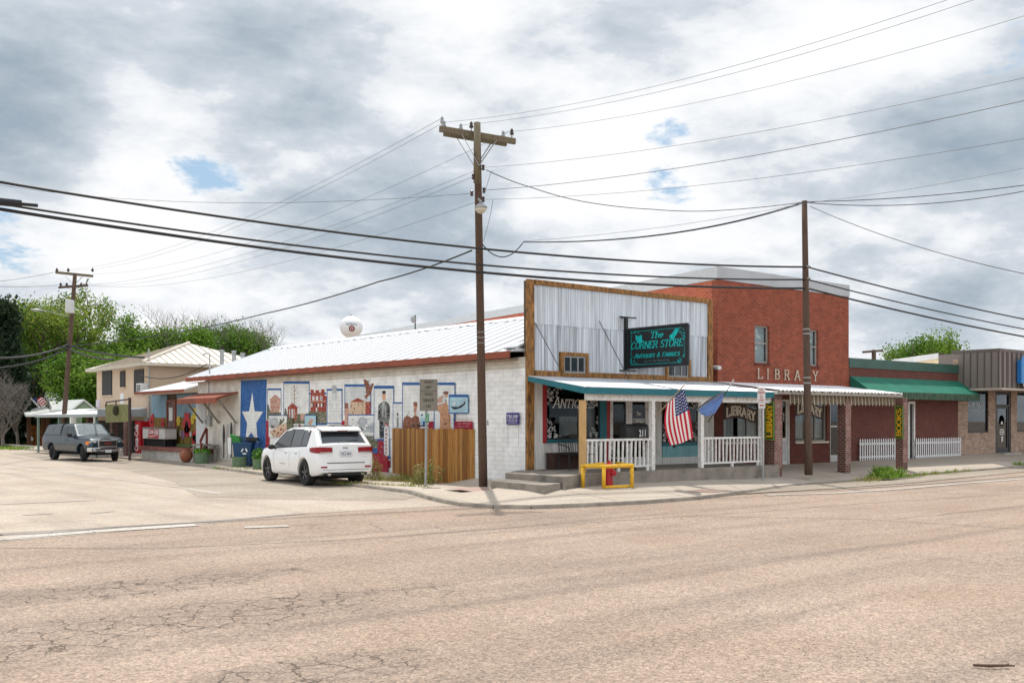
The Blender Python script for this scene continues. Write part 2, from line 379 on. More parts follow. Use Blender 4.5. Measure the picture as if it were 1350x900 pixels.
el[0].position = .05; el[0].color = (*s2l((156, 171, 185)), 1); el[1].position = .98; el[1].color = (.98, .98, .99, 1)
for p, c in ((.28, (176, 188, 199)), (.46, (196, 205, 214)), (.58, (208, 215, 223)), (.66, (226, 231, 236)), (.8, (242, 244, 247))): e = el.new(p); e.color = (*s2l(c), 1)
# openings of blue
gap = M('ADD', M('ADD', blob(262, 228, 60, 34, .9), M('ADD', blob(880, 200, 34, 40, .6), blob(850, 255, 50, 30, .62))), M('ADD', blob(20, 330, 50, 110, .6), blob(1340, 60, 40, 60, .6)))
gap = M('ADD', gap, M('ADD', M('MULTIPLY', M('SUBTRACT', nB, .5), 1.6), M('MULTIPLY', M('SUBTRACT', nG, .5), 1.6)))
mg = N(nt, 'ShaderNodeMapRange'); mg.inputs['From Min'].default_value = .40; mg.inputs['From Max'].default_value = .80; mg.interpolation_type = 'SMOOTHSTEP'; L.new(gap, mg.inputs['Value'])
blue = N(nt, 'ShaderNodeMix', data_type='RGBA'); blue.inputs[0].default_value = .7; L.new(skys.outputs[0], blue.inputs[6]); blue.inputs[7].default_value = (*s2l((176, 210, 240)), 1)
mx = N(nt, 'ShaderNodeMix', data_type='RGBA'); L.new(mg.outputs[0], mx.inputs[0]); L.new(cr.outputs[0], mx.inputs[6]); L.new(blue.outputs[2], mx.inputs[7])
# sky dimmed ahead, raised overhead and behind: added fill for the shaded fronts
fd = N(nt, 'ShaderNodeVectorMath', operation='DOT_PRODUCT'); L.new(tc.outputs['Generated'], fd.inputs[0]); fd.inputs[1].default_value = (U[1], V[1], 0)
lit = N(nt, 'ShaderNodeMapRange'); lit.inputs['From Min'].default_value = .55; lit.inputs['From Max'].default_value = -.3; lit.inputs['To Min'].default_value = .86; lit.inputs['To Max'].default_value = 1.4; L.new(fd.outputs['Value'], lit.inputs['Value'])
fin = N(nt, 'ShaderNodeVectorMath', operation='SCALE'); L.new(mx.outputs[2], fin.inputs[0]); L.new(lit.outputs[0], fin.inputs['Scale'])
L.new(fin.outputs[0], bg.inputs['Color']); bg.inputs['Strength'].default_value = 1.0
sc.view_settings.view_transform = 'Standard'; sc.view_settings.look = 'None'; sc.view_settings.exposure = .30; sc.view_settings.gamma = 1
sc.render.engine = 'CYCLES'; sc.cycles.max_bounces = 6; sc.cycles.transparent_max_bounces = 12

# ---------------------------------------------------------------- ground
def gmat(name, base, light, dark, speck=.25, crack=True, streak=True, warm=None, bands=()):
    m = bpy.data.materials.new(name); m.use_nodes = True; nt = m.node_tree; L = nt.links
    b = nt.nodes['Principled BSDF']; b.inputs['Roughness'].default_value = .9; b.inputs['Specular IOR Level'].default_value = .2
    g = N(nt, 'ShaderNodeNewGeometry'); P = g.outputs['Position']
    def MM(op, a=None, b=None, c=None, clamp=False):
        n = N(nt, 'ShaderNodeMath', operation=op); n.use_clamp = clamp
        for i, x in enumerate((a, b, c)):
            if x is None: continue
            if isinstance(x, (int, float)): n.inputs[i].default_value = x
            else: L.new(x, n.inputs[i])
        return n.outputs[0]
    def nz(scale, det=4, st=None, rough=.6, off=(0, 0, 0)):
        mp = N(nt, 'ShaderNodeMapping'); mp.inputs['Location'].default_value = off
        if st: mp.inputs['Scale'].default_value = st
        L.new(P, mp.inputs[0]); n = N(nt, 'ShaderNodeTexNoise'); n.inputs['Scale'].default_value = scale; n.inputs['Detail'].default_value = det; n.inputs['Roughness'].default_value = rough
        L.new(mp.outputs[0], n.inputs['Vector']); return n
    def mix(f, a, b):
        n = N(nt, 'ShaderNodeMix', data_type='RGBA')
        for i, x in ((0, f), (6, a), (7, b)):
            if isinstance(x, tuple): n.inputs[i].default_value = (*x, 1)
            elif isinstance(x, (int, float)): n.inputs[i].default_value = x
            else: L.new(x, n.inputs[i])
        return n.outputs[2]
    def rng(v, a, b, c=0, d=1):
        n = N(nt, 'ShaderNodeMapRange'); n.inputs['From Min'].default_value = a; n.inputs['From Max'].default_value = b; n.inputs['To Min'].default_value = c; n.inputs['To Max'].default_value = d
        L.new(v, n.inputs['Value']); return n.outputs[0]
    col = mix(rng(nz(.35, 5).outputs['Fac'], .35, .65), base, light)
    if streak: col = mix(MM('MULTIPLY', rng(nz(1.0, 6, (.07, .9, 1)).outputs['Fac'], .48, .68), .55), col, dark)
    else: col = mix(MM('MULTIPLY', rng(nz(1.0, 6, (.9, .09, 1)).outputs['Fac'], .48, .68), .5), col, dark)
    if warm: col = mix(rng(nz(.25, 5, None, .6, (7, 3, 0)).outputs['Fac'], .5, .7, 0, .5), col, warm)
    # wheel tracks and oil-darkened lanes along the carriageway
    if bands:
        s3 = N(nt, 'ShaderNodeSeparateXYZ'); L.new(P, s3.inputs[0]); yy = MM('ADD', s3.outputs[1], MM('MULTIPLY', MM('SUBTRACT', nz(.25, 4, (.5, 1, 1), .6, (2, 9, 0)).outputs['Fac'], .5), .9))
        for (y0, wd, st) in bands:
            d = MM('ABSOLUTE', MM('SUBTRACT', yy, y0)); f = MM('MULTIPLY', rng(d, 0, wd, 1, 0), rng(nz(.5, 5, (.25, 1, 1), .6, (y0, 0, 0)).outputs['Fac'], .3, .65, .25, 1)); col = mix(MM('MULTIPLY', f, st), col, dark)
    # aggregate
    vo = N(nt, 'ShaderNodeTexVoronoi'); vo.inputs['Scale'].default_value = 55; L.new(P, vo.inputs['Vector'])
    sx = N(nt, 'ShaderNodeSeparateColor'); L.new(vo.outputs['Color'], sx.inputs[0])
    k = rng(sx.outputs[0], 0, 1, 1-speck, 1+speck)
    vo2 = N(nt, 'ShaderNodeTexVoronoi'); vo2.inputs['Scale'].default_value = 24; L.new(P, vo2.inputs['Vector'])
    sx2 = N(nt, 'ShaderNodeSeparateColor'); L.new(vo2.outputs['Color'], sx2.inputs[0])
    k = MM('MULTIPLY', k, rng(sx2.outputs[1], 0, 1, 1-speck*.45, 1+speck*.45))
    scn = N(nt, 'ShaderNodeVectorMath', operation='SCALE'); L.new(col, scn.inputs[0]); L.new(k, scn.inputs['Scale']); col = scn.outputs[0]
    if crack:
        dn = nz(3.0, 5); ds = N(nt, 'ShaderNodeVectorMath', operation='SCALE'); L.new(dn.outputs['Color'], ds.inputs[0]); ds.inputs['Scale'].default_value = .35
        ad = N(nt, 'ShaderNodeVectorMath', operation='ADD'); L.new(P, ad.inputs[0]); L.new(ds.outputs[0], ad.inputs[1])
        def cracks(scale, wd, mask):
            v = N(nt, 'ShaderNodeTexVoronoi'); v.feature = 'DISTANCE_TO_EDGE'; v.inputs['Scale'].default_value = scale; L.new(ad.outputs[0], v.inputs['Vector'])
            return MM('MULTIPLY', rng(v.outputs['Distance'], wd*.4, wd, 1, 0), mask)
        # worn patch of crazed surface in the near left of the crossing
        sxy = N(nt, 'ShaderNodeSeparateXYZ'); L.new(P, sxy.inputs[0])
        def patch(c, rx, ry, ang=0):
            dx = MM('SUBTRACT', sxy.outputs[0], c[0]); dy = MM('SUBTRACT', sxy.outputs[1], c[1]); ca, sa = math.cos(ang), math.sin(ang)
            a = MM('DIVIDE', MM('ADD', MM('MULTIPLY', dx, ca), MM('MULTIPLY', dy, sa)), rx); bq = MM('DIVIDE', MM('SUBTRACT', MM('MULTIPLY', dy, ca), MM('MULTIPLY', dx, sa)), ry)
            r = MM('ADD', MM('MULTIPLY', a, a), MM('MULTIPLY', bq, bq)); r = MM('ADD', r, MM('MULTIPLY', MM('SUBTRACT', nz(1.1, 5).outputs['Fac'], .5), 3.0))
            return rng(r, .5, 1.1, 1, 0)
        pm = MM('MAXIMUM', MM('MAXIMUM', patch(gp(250, 815), 3.6, .9, 0), patch(gp(30, 850), 1.7, .7, .3)), MM('MAXIMUM', patch(gp(400, 885), 1.1, .6), patch(gp(110, 780), 3.0, .7)))
        wide = rng(nz(.22, 3, None, .5, (9, 4, 0)).outputs['Fac'], .56, .66)
        cr1 = MM('MULTIPLY', cracks(2.6, .030, pm), .88); cr2 = MM('MULTIPLY', cracks(.42, .007, wide), .55); cr3 = MM('MULTIPLY', cracks(6.0, .035, pm), .5)
        col = mix(MM('MAXIMUM', MM('MAXIMUM', cr1, cr2), cr3), col, tuple(x*.22 for x in dark))
        col = mix(MM('MULTIPLY', pm, .22), col, dark)
    L.new(col, b.inputs['Base Color'])
    nb = nz(45, 4); bp = N(nt, 'ShaderNodeBump'); bp.inputs['Strength'].default_value = .35; bp.inputs['Distance'].default_value = .01
    L.new(nb.outputs['Fac'], bp.inputs['Height']); L.new(bp.outputs[0], b.inputs['Normal'])
    MATS[name] = m; return m
ROAD = gmat('chip_seal', (.290, .218, .170), (.350, .270, .214), (.18, .140, .114), .34, warm=(.31, .225, .16), bands=((-13.35, .30, .65), (-15.2, .4, .28), (-9.9, .4, .3), (-11.3, .4, .2), (-17.3, .4, .3), (-7.4, .3, .3), (-5.6, .4, .2)))
SIDE = gmat('old_asphalt_light', (.36, .295, .235), (.45, .385, .32), (.24, .195, .155), .20, crack=True, streak=False)
DIRT = gmat('gritty_dirt', (.29, .24, .19), (.36, .31, .255), (.20, .17, .14), .3, crack=False)
PAVE = gmat('pavement_concrete', (.40, .34, .275), (.46, .40, .335), (.27, .23, .19), .12, crack=True)
PAINT = gmat('worn_road_paint', (.39, .34, .29), (.50, .47, .43), (.29, .24, .20), .25, crack=False)
GREY = gmat('grey_patch', (.26, .235, .21), (.30, .275, .25), (.2, .18, .16), .18, crack=False)
GRASSG = mat('lawn_ground', (.10, .17, .03), .95, var=.4, vs=.6, dirt=(.17, .18, .05), dirt_amt=.6, dirt_scale=.15)
def sheet(name, pts, z, m, kind=True):
    mb = MB(); mb.poly([(p[0], p[1], z) for p in pts], m); o = mb.out(name, origin=(0, 0, 0)); struct(o) if kind else None; return o
# a subdivided road sheet out to the horizon
mb = MB(); mb.poly([(-900, -900, 0), (900, -900, 0), (900, 900, 0), (-900, 900, 0)], ROAD); struct(mb.out('road', origin=(0, 0, 0)))
P2 = lambda *a: [gp(*q) for q in a]
# side street: lighter, older surface north of the main carriageway
edge = P2((-700, 745), (0, 714), (130, 703), (262, 691), (400, 677), (560, 668), (700, 663), (820, 659))
mb = MB(); ee = [(-60, -9)]+[(p.x, p.y) for p in edge]+[(-1.0, -3.2)]
for a, b in zip(ee[:-1], ee[1:]):
    if b[0] > a[0]: mb.poly([(a[0], a[1], .004), (b[0], b[1], .004), (b[0], 90, .004), (a[0], 90, .004)], SIDE)
struct(mb.out('side_street', origin=(0, 0, 0)))
# gritty shoulder between side street and pavement
sheet('road_shoulder', [(-3.0, .6), (-3.4, 3.0), (-2.7, 9), (-2.0, 16), (-1.2, 26), (-.9, 34), (-.9, 44), (-3.5, 44), (-4.4, 30), (-5.0, 18), (-6.3, 10), (-8.2, 3.4), (-6.2, .5), (-4.6, -.8)], .008, DIRT)
# painted lines and patches
def line(name, pts, wd, m, z=.012):
    mb = MB(); pts = [Vector((p[0], p[1], z)) for p in pts]
    for a, b in zip(pts[:-1], pts[1:]):
        d = (b-a).normalized(); n = Vector((-d.y, d.x, 0))*wd/2; mb.poly([a-n, b-n, b+n, a+n], m)
    o = mb.out(name, origin=(0, 0, 0)); return struct(o)
line('edge_line', [gp(-60, 601), gp(0, 610), gp(60, 618), gp(110, 626), gp(180, 635), gp(240, 643), gp(292, 651)], .16, PAINT)
line('stop_line', [gp(-80, 667.5), gp(124, 659)], .42, PAINT)
line('crosswalk_line', [gp(-120, 722), gp(0, 711), gp(120, 701), gp(258, 692)], .42, PAINT)
line('road_patch', [gp(322, 695.5), gp(380, 693.5)], .32, PAINT)
line('tar_seam', [gp(-60, 711), gp(0, 705), gp(70, 702), gp(150, 695), gp(260, 688.5), gp(400, 677)], .22, GREY, .010)
line('gutter_line', [gp(1010, 652.8), gp(1100, 650), gp(1180, 645), gp(1270, 637), (21, -6.3), (60, -5.6)], .30, PAINT)
line('gutter_line', [gp(1130, 643.5), gp(1230, 637), gp(1350, 627), (40, -4.4)], .12, PAINT)
CRK = gmat('crack_tar', (.10, .085, .075), (.14, .12, .105), (.06, .05, .045), .2, crack=False)
r_s = random.Random(3)
for name_, pts_ in (('tar_seam', [(-60, 722), (200, 723), (450, 712), (700, 693), (870, 682.5), (1000, 674), (1130, 664), (1400, 647)]), ('tar_seam', [(900, 680), (1133, 684), (1250, 691), (1400, 701)]), ('tar_seam', [(1180, 684), (1270, 675), (1400, 662)])):
    pp = [gp(*p) for p in pts_]; fine = []
    for a_, b_ in zip(pp[:-1], pp[1:]):
        n_ = max(2, int((b_-a_).length/.5)); fine += [a_+(b_-a_)*(i/n_)+Vector((0, r_s.gauss(0, .03), 0)) for i in range(n_)]
    line(name_, fine+[pp[-1]], .022, CRK, .0035)
line('turn_marking', [gp(30, 679), gp(70, 677)], .14, PAINT)
line('turn_marking', [gp(120, 677), gp(150, 674)], .14, PAINT)
sheet('gravel_verge', P2((925, 655), (1000, 650), (1100, 644), (1200, 637), (1275, 629.5), (1500, 607))+[(60, -2.6), (24, -2.3), (14, -2.6), (9, -3), (4.6, -3.6), (3, -4.6)], .016, DIRT)
# pavement: a raised, slightly sloping slab with a kerb
out_e = [(-.9, 60), (-.95, 40), (-1.05, 31), (-1.0, 27), (-1.54, 20), (-1.97, 15.1), (-2.3, 12.3), (-2.75, 7), (-3.1, 2.8), (-3.25, 1.1), (-3.75, -.3), (-4.3, -1.9), (-4.55, -3.1), (-4.35, -4.1), (-3.78, -4.72), (-2.7, -5.05), (-.8, -5.35), (1.2, -5.3), (2.6, -5.0), (4.64, -4.4), (6.2, -3.9), (7.53, -3.6), (10.4, -3.35), (14.7, -3.25), (19.5, -2.86), (25.3, -2.45), (60, -2.2)]
def zs(x, y):
    """height of the pavement"""
    if y > -1 and x < -.1: return .09
    yo = float(np.interp(x, [p[0] for p in out_e[13:]], [p[1] for p in out_e[13:]])) if x > -4.4 else -3.0
    d = max(y-yo, 0); near = min(d/max(-yo, .5), 1); a = min(d/2.0, 1)*min(max((x+4.4)/2, 0), 1)
    t = min(max((x-1)/7, 0), 1); kerb = .09-.03*min(max((x-3)/3, 0), 1)*min(max((15-x)/3, 0), 1)
    return kerb+(.245-kerb)*a*(1-t)+t*(.41-kerb)*near**.8+min(max((x-22)/7, 0), 1)*.14*near
in_e = [(0, 60), (0, 40), (0, 31), (0, 27), (0, 20), (0, 15.1), (0, 12.3), (0, 7), (0, 2.8), (0, 1.4), (0, .9), (0, .4), (.1, .1), (.2, 0), (.5, 0), (.9, 0), (1.4, 0), (2.2, 0), (3, 0), (5, 0), (6.5, 0), (7.9, 0), (10.4, 0), (14.7, 0), (19.5, 0), (25.3, 0), (60, 0)]
mb = MB(); kb = MB(); n = len(out_e); K = 5
vs = []
for a, b in zip(out_e, in_e):
    for k in range(K+1):
        t = k/K; x = a[0]+(b[0]-a[0])*t; y = a[1]+(b[1]-a[1])*t; vs.append((x, y, zs(x, y)))
mb.add(vs, [(i*(K+1)+k, (i+1)*(K+1)+k, (i+1)*(K+1)+k+1, i*(K+1)+k+1) for i in range(n-1) for k in range(K)], PAVE)
struct(mb.out('sidewalk', origin=(0, 0, 0)))
KERB = mat('kerb_concrete', (.25, .215, .175), .9, var=.25, vs=3, dirt=(.17, .15, .12), dirt_amt=.7, dirt_scale=2, bump=.3)
for i in range(n-1):
    a = Vector((*out_e[i], 0)); b = Vector((*out_e[i+1], 0)); d = (b-a).normalized(); nn = Vector((-d.y, d.x, 0))*-.02
    za = zs(a.x, a.y); zb = zs(b.x, b.y)
    # kerb face and a rounded top lip
    for (o0, h0, o1, h1) in ((2.2, 0, 1.2, .7), (1.2, .7, .2, 1.0), (.2, 1.0, -6, 1.0)):
        lift = .004 if o1 < 0 else 0
        kb.poly([a+nn*o0+Vector((0, 0, za*h0)), b+nn*o0+Vector((0, 0, zb*h0)), b+nn*o1+Vector((0, 0, zb*h1+.004)), a+nn*o1+Vector((0, 0, za*h1+.004))], KERB)
struct(kb.out('kerb', origin=(0, 0, 0)))
BRICKP = mat('red_ramp_tiles', (.36, .24, .20), .85, var=.2, vs=20, dirt=(.40, .34, .28), dirt_amt=.8)
q = P2((585, 650), (632, 657), (690, 655), (640, 649)); mb = MB(); mb.poly([(p.x, p.y, .158) for p in q], BRICKP); struct(mb.out('ramp_tiles', origin=(0, 0, 0)))
q = [gp(a_, b_, .13) for a_, b_ in ((905, 648.5), (940, 648), (962, 645.5), (925, 645.5))]; mb = MB(); mb.poly([(p.x, p.y, zs(p.x, p.y)+.012) for p in q], BRICKP); struct(mb.out('ramp_tiles', origin=(0, 0, 0)))
# joints in the pavement
mb = MB(); JT = mat('joint_dark', (.10, .09, .08), .95)
for x in (-1.5, .8, 3.2, 5.6, 8.0, 10.5, 13, 15.5, 18, 20.5):
    yo = np.interp(x, [p[0] for p in out_e[13:]], [p[1] for p in out_e[13:]])
    ys = np.linspace(yo+.1, -2.6 if x < 8 else -.1, 7)
    for y0, y1 in zip(ys[:-1], ys[1:]):
        mb.poly([(x, y0, zs(x, y0)+.005), (x+.015, y0, zs(x, y0)+.005), (x+.015, y1, zs(x, y1)+.005), (x, y1, zs(x, y1)+.005)], JT)
struct(mb.out('sidewalk_joints', origin=(0, 0, 0)))
# lawns
mb = MB(); mb.poly([(-.9, 47, .03), (60, 47, .03), (60, 300, .03), (-.9, 300, .03)], GRASSG); mb.poly([(-400, 66, .03), (-.9, 66, .03), (-.9, 300, .03), (-400, 300, .03)], GRASSG)
mb.poly([(8, 30, .03), (400, 30, .03), (400, 47, .03), (8, 47, .03)], GRASSG)
struct(mb.out('grass_ground', origin=(0, 0, 0)))
# ================================================================= the store
YD = Vector((0, -1, 0)); XR = Vector((1, 0, 0)); ZU = Vector((0, 0, 1))
store = T('store_building', 'long white painted store with corrugated tin false front, teal edged porch and painted mural', 'building', (4, 12, 0))
BLOCK = brick('white_block', (.80, .80, .785), (.78, .78, .765), (.68, .67, .65), .40, .135, .009, .6, .7, stain=(.42, .40, .36), stain_amt=.45, stain_scale=1.2)
BLOCKT = brick('cream_block', (.66, .63, .56), (.62, .59, .52), (.48, .45, .40), .40, .10, .010, .6, .7, stain=(.34, .27, .19), stain_amt=.5, stain_scale=.9)
# long side wall, with returns and back
mb = MB(); mb.box(0, .02, 0, .25, 16.6, 3.45, BLOCK); mb.box(0, 19.05, 0, .25, 23.7, 3.75, BLOCKT); mb.box(0, 16.6, 0, .25, 19.05, 3.45, BLOCK)
mb.box(.002, .02, 3.452, .25, 19.04, 3.78, BLOCKT)
mb.box(0.25, 23.45, 0, 8.0, 23.7, 3.75, BLOCKT); mb.box(7.75, .3, 0, 8.0, 23.44, 3.75, BLOCKT)
mb.poly([(.25, 23.69, 3.76), (8, 23.69, 3.76), (4, 23.69, 5.35)], BLOCKT)
mb.out('wall', store)
# roof: two ribbed slopes
rf = MB(); EX = -.32; EZ = 3.93; RX = 4.0; RZ = 5.5; YA, YB = .32, 24.3
for sgn in (0, 1):
    x0 = EX if sgn == 0 else 8.25
    for dz in (0,):
        rf.add([(x0, YA, EZ), (x0, YB, EZ), (RX, YB, RZ), (RX, YA, RZ), (x0, YA, EZ-.03), (x0, YB, EZ-.03), (RX, YB, RZ-.03), (RX, YA, RZ-.03)],
               [(0, 1, 2, 3), (4, 7, 6, 5), (0, 4, 5, 1), (1, 5, 6, 2), (0, 3, 7, 4)], GALVR)
roof = rf.out('roof', store)
rb = MB(); RIB = mat('roof_rib_shaded', (.60, .61, .63), .45, var=.05)  # darker than the sheets, so the ribs' shaded sides are in the colour
y = YA+.03
while y < YB:
    for x0 in (EX, 8.25):
        n = Vector((-(RZ-EZ), 0, (RX-EX))).normalized() if x0 < 4 else Vector(((RZ-EZ), 0, (8.25-RX))).normalized()
        a = Vector((x0, y, EZ)); b = Vector((RX, y, RZ)); h = .045
        rb.add([a+Vector((0, -.035, 0)), b+Vector((0, -.035, 0)), b+Vector((0, .035, 0)), a+Vector((0, .035, 0)), a+n*h+Vector((0, -.014, 0)), b+n*h+Vector((0, -.014, 0)), b+n*h+Vector((0, .014, 0)), a+n*h+Vector((0, .014, 0))],
               [(0, 1, 5, 4), (4, 5, 6, 7), (2, 3, 7, 6), (0, 4, 7, 3)], RIB)
    y += .68
rb.out('rib', roof)
rc = MB(); rc.add([(3.7, YA, 5.41), (3.7, YB, 5.41), (4, YB, 5.56), (4, YA, 5.56), (4.3, YB, 5.41), (4.3, YA, 5.41)], [(0, 1, 2, 3), (3, 2, 4, 5)], GALVR); 
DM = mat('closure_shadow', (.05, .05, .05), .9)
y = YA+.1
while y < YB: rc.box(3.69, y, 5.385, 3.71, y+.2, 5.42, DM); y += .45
rc.out('ridge_cap', roof)
fa = MB(); fa.box(-.345, .3, 3.75, -.322, 24.32, 3.95, RUST); fa.box(-.32, .32, 3.70, -.005, 24.2, 3.72, mat('soffit', (.3, .2, .13), .8))
for x0, x1, z0, z1 in ((-.34, 4, 3.9, 5.47),):
    fa.add([(x0, 24.31, z0-.15), (x1, 24.31, z1-.15), (x1, 24.31, z1), (x0, 24.31, z0)], [(0, 1, 2, 3)], RUST)
fa.out('fascia', store)
fl = MB(); fl.box(-.30, .05, 3.93, .3, .5, 4.02, GALV); fl.prism([(-.3, .1, 3.99), (.25, .1, 4.2), (.25, .1, 4.25), (-.3, .1, 4.06)], (0, .5, 0), GALV); fl.out('flashing', roof)
# false front sheet, corrugated
def corrug(name, x0, x1, z0, z1, y, pitch, amp, m, parent, base=None):
    mb = MB(); k = int((x1-x0)/pitch*4); vs = []
    for i in range(k+1):
        x = x0+(x1-x0)*i/k; yy = y-amp*math.sin(2*math.pi*(x-x0)/pitch); vs += [(x, yy, z0), (x, yy, z1)]
    mb.add(vs, [(2*i, 2*i+2, 2*i+3, 2*i+1) for i in range(k)], m); return mb.out(name, parent)
TINL = mat('tin_upper', (.58, .62, .66), .36, metal=.5, var=.28, vs=1.2, stretch=(9, 9, .3), dirt=(.24, .20, .17), dirt_amt=.45, dirt_scale=2.6)
TIND = mat('tin_lower', (.54, .575, .61), .30, metal=.55, var=.5, vs=1.3, stretch=(12, 12, .22), dirt=(.15, .11, .09), dirt_amt=.5, dirt_scale=2.0)
corrug('corrugated_sheet', .26, 7.74, 4.72, 5.84, -.065, .09, .014, TINL, store)
corrug('corrugated_sheet', .26, 7.74, 3.40, 4.74, -.05, .11, .032, TIND, store)
ff = MB(); ff.box(.05, -.02, 3.2, 7.88, .14, 5.9, mat('rough_board', (.12, .08, .05), .9, var=.3)); ff.out('front_frame', store)
ft = MB(); ft.box(-.01, -.10, .58, .24, -.02, 5.97, WOOD); ft.out('corner_board', store)
ft = MB(); ft.box(.03, -.018, 3.9, .22, .12, 5.94, MATS['rough_board']); ft.out('corner_board', store)
ft = MB(); ft.box(7.74, -.12, 3.2, 7.97, .14, 5.97, WOOD); ft.out('corner_board', store)
for (x0, x1) in ((.27, 3.1), (3.105, 5.6), (5.605, 7.74)):
    ft = MB(); ft.box(x0, -.125, 5.83, x1, .13, 5.975, WOOD); ft.out('top_board', store, bevel=.004)
for (x0, x1) in ((.275, 1.1), (1.105, 4.0), (4.005, 7.735)):
    ft = MB(); ft.box(x0, -.115, 3.22, x1, -.03, 3.40, WOOD); ft.out('lower_board', store)
GR = mat('grey_sash', (.30, .30, .29), .7, var=.15)
def small_window(x0, x1, z0, z1):
    w = MB(); 
    for (a, b, c, d) in ((x0-.1, x0, z0-.1, z1+.1), (x1, x1+.1, z0-.1, z1+.1), (x0, x1, z1, z1+.1), (x0, x1, z0-.1, z0)): w.box(a, -.15, c, b, -.03, d, WOOD)
    wo = w.out('upper_window', store)
    s = MB(); s.box(x0, -.12, z0, x0+.05, -.07, z1, GR); s.box(x1-.05, -.12, z0, x1, -.07, z1, GR); s.box(x0+.05, -.12, z0, x1-.05, -.07, z0+.05, GR); s.box(x0+.05, -.12, z1-.05, x1-.05, -.07, z1, GR)
    for k in (1, 2): xx = x0+(x1-x0)*k/3; s.box(xx-.02, -.115, z0+.05, xx+.02, -.075, z1-.05, GR)
    s.out('sash', wo)
    g = MB(); g.box(x0+.01, -.09, z0+.01, x1-.01, -.085, z1-.01, mat('dim_pane', (.03, .035, .04), .08, spec=.8)); g.out('pane', wo)
small_window(1.33, 2.2, 3.36, 3.86); small_window(5.78, 6.75, 3.36, 3.84)
# shop front under the porch ------------------------------------------------
BOARDW = mat('peeling_white_board', (.68, .67, .63), .75, var=.12, vs=4, stretch=(9, 9, .5), dirt=(.20, .17, .13), dirt_amt=.7, dirt_scale=2.5)
fr = MB(); Y0 = -.001
def fbox(x0, x1, z0, z1, y0, y1, m): fr.box(x0, y0, z0, x1, y1, z1, m)
fbox(.27, .62, .58, 3.2, -.04, .1, BOARDW); fbox(.62, 3.02, .58, 1.33, -.02, .1, BOARDW)
for x in np.arange(.7, 3.0, .26): fbox(x, x+.012, .6, 1.33, -.026, -.02, mat('groove', (.2, .19, .17), .9))
fbox(.62, 3.02, 3.0, 3.2, -.02, .1, BOARDW); fbox(5.12, 5.6, .58, 3.2, -.02, .1, BOARDW); fbox(3.02, 5.12, 2.75, 3.2, -.02, .1, BOARDW)
fbox(5.6, 7.55, 3.05, 3.2, -.02, .1, BOARDW); fbox(7.5, 8.12, .58, 3.2, -.03, .1, BOARDW)
fbox(5.6, 7.5, .58, .80, -.05, .1, BOARDW)
fr.out('shop_front_wall', store)
for a_ in ((.60, .74, 1.33, 3.02), (3.14, 3.28, .6, 2.78), (5.02, 5.13, .6, 2.78), (7.36, 7.5, .8, 3.02)): fr = MB(); fbox(*a_, -.06, -.032, RED); fr.out('red_trim', store)
for a_ in ((.74, 2.86, 1.33, 1.43), (2.861, 3.139, 1.33, 3.02), (5.6, 7.36, 1.16, 1.26)): fr = MB(); fbox(*a_, -.057, -.021, TEAL); fr.out('teal_trim', store)
fr = MB(); 
x = 5.62
while x < 7.34: fbox(x, x+.155, .80, 1.16, -.045, .05, TEALP); x += .16
fr.out('beadboard_panel', store)
fr = MB(); fbox(6.1, 6.2, 1.3-.2, 1.3-.05, -.06, -.045, BLACK); fr.out('outlet_box', store)
SCROLL = mat('etched_white', (.62, .62, .60), .6, var=.05)
def scrolls(mb, x0, x1, z0, z1, y, rows=None):
    """white etched corner ornament: curls filling the four corners of the glass"""
    rr = random.Random(3)
    cxm, czm = (x0+x1)/2, (z0+z1)/2
    for (sx, sz) in ((0, 0), (1, 0), (0, 1), (1, 1)):
        for k in range(46 if sx == 0 else 24):
            a = rr.random()**1.4*.62; b = rr.random()**1.4*.62
            if a+b > .62: continue
            cx = x0+a if sx == 0 else x1-a*.62; cz = z0+b if sz == 0 else z1-b
            r0 = .03+.03*rr.random(); t0 = rr.random()*360; pts = []
            for i in range(9):
                t = R(t0+i*38); r = r0*(1-i*.085); pts.append((cx+r*math.cos(t), cz+r*math.sin(t)))
            for i, (p, q) in enumerate(zip(pts[:-1], pts[1:])):
                d = Vector((q[0]-p[0], 0, q[1]-p[1])).normalized(); n = Vector((-d.z, 0, d.x))*.009
                yy = y-.0002*((k+i) % 9)
                P = Vector((p[0], yy, p[1])); Q = Vector((q[0], yy, q[1])); mb.add([P-n, Q-n, Q+n, P+n], [(0, 1, 2, 3)], SCROLL)
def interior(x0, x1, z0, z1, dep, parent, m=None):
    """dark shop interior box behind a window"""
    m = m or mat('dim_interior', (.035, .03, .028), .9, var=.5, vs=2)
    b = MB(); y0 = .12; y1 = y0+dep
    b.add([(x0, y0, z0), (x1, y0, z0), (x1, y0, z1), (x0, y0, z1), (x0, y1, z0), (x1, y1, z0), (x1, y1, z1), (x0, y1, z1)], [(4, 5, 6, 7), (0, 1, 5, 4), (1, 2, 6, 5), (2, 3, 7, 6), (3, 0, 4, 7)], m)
    return b.out('interior', parent)
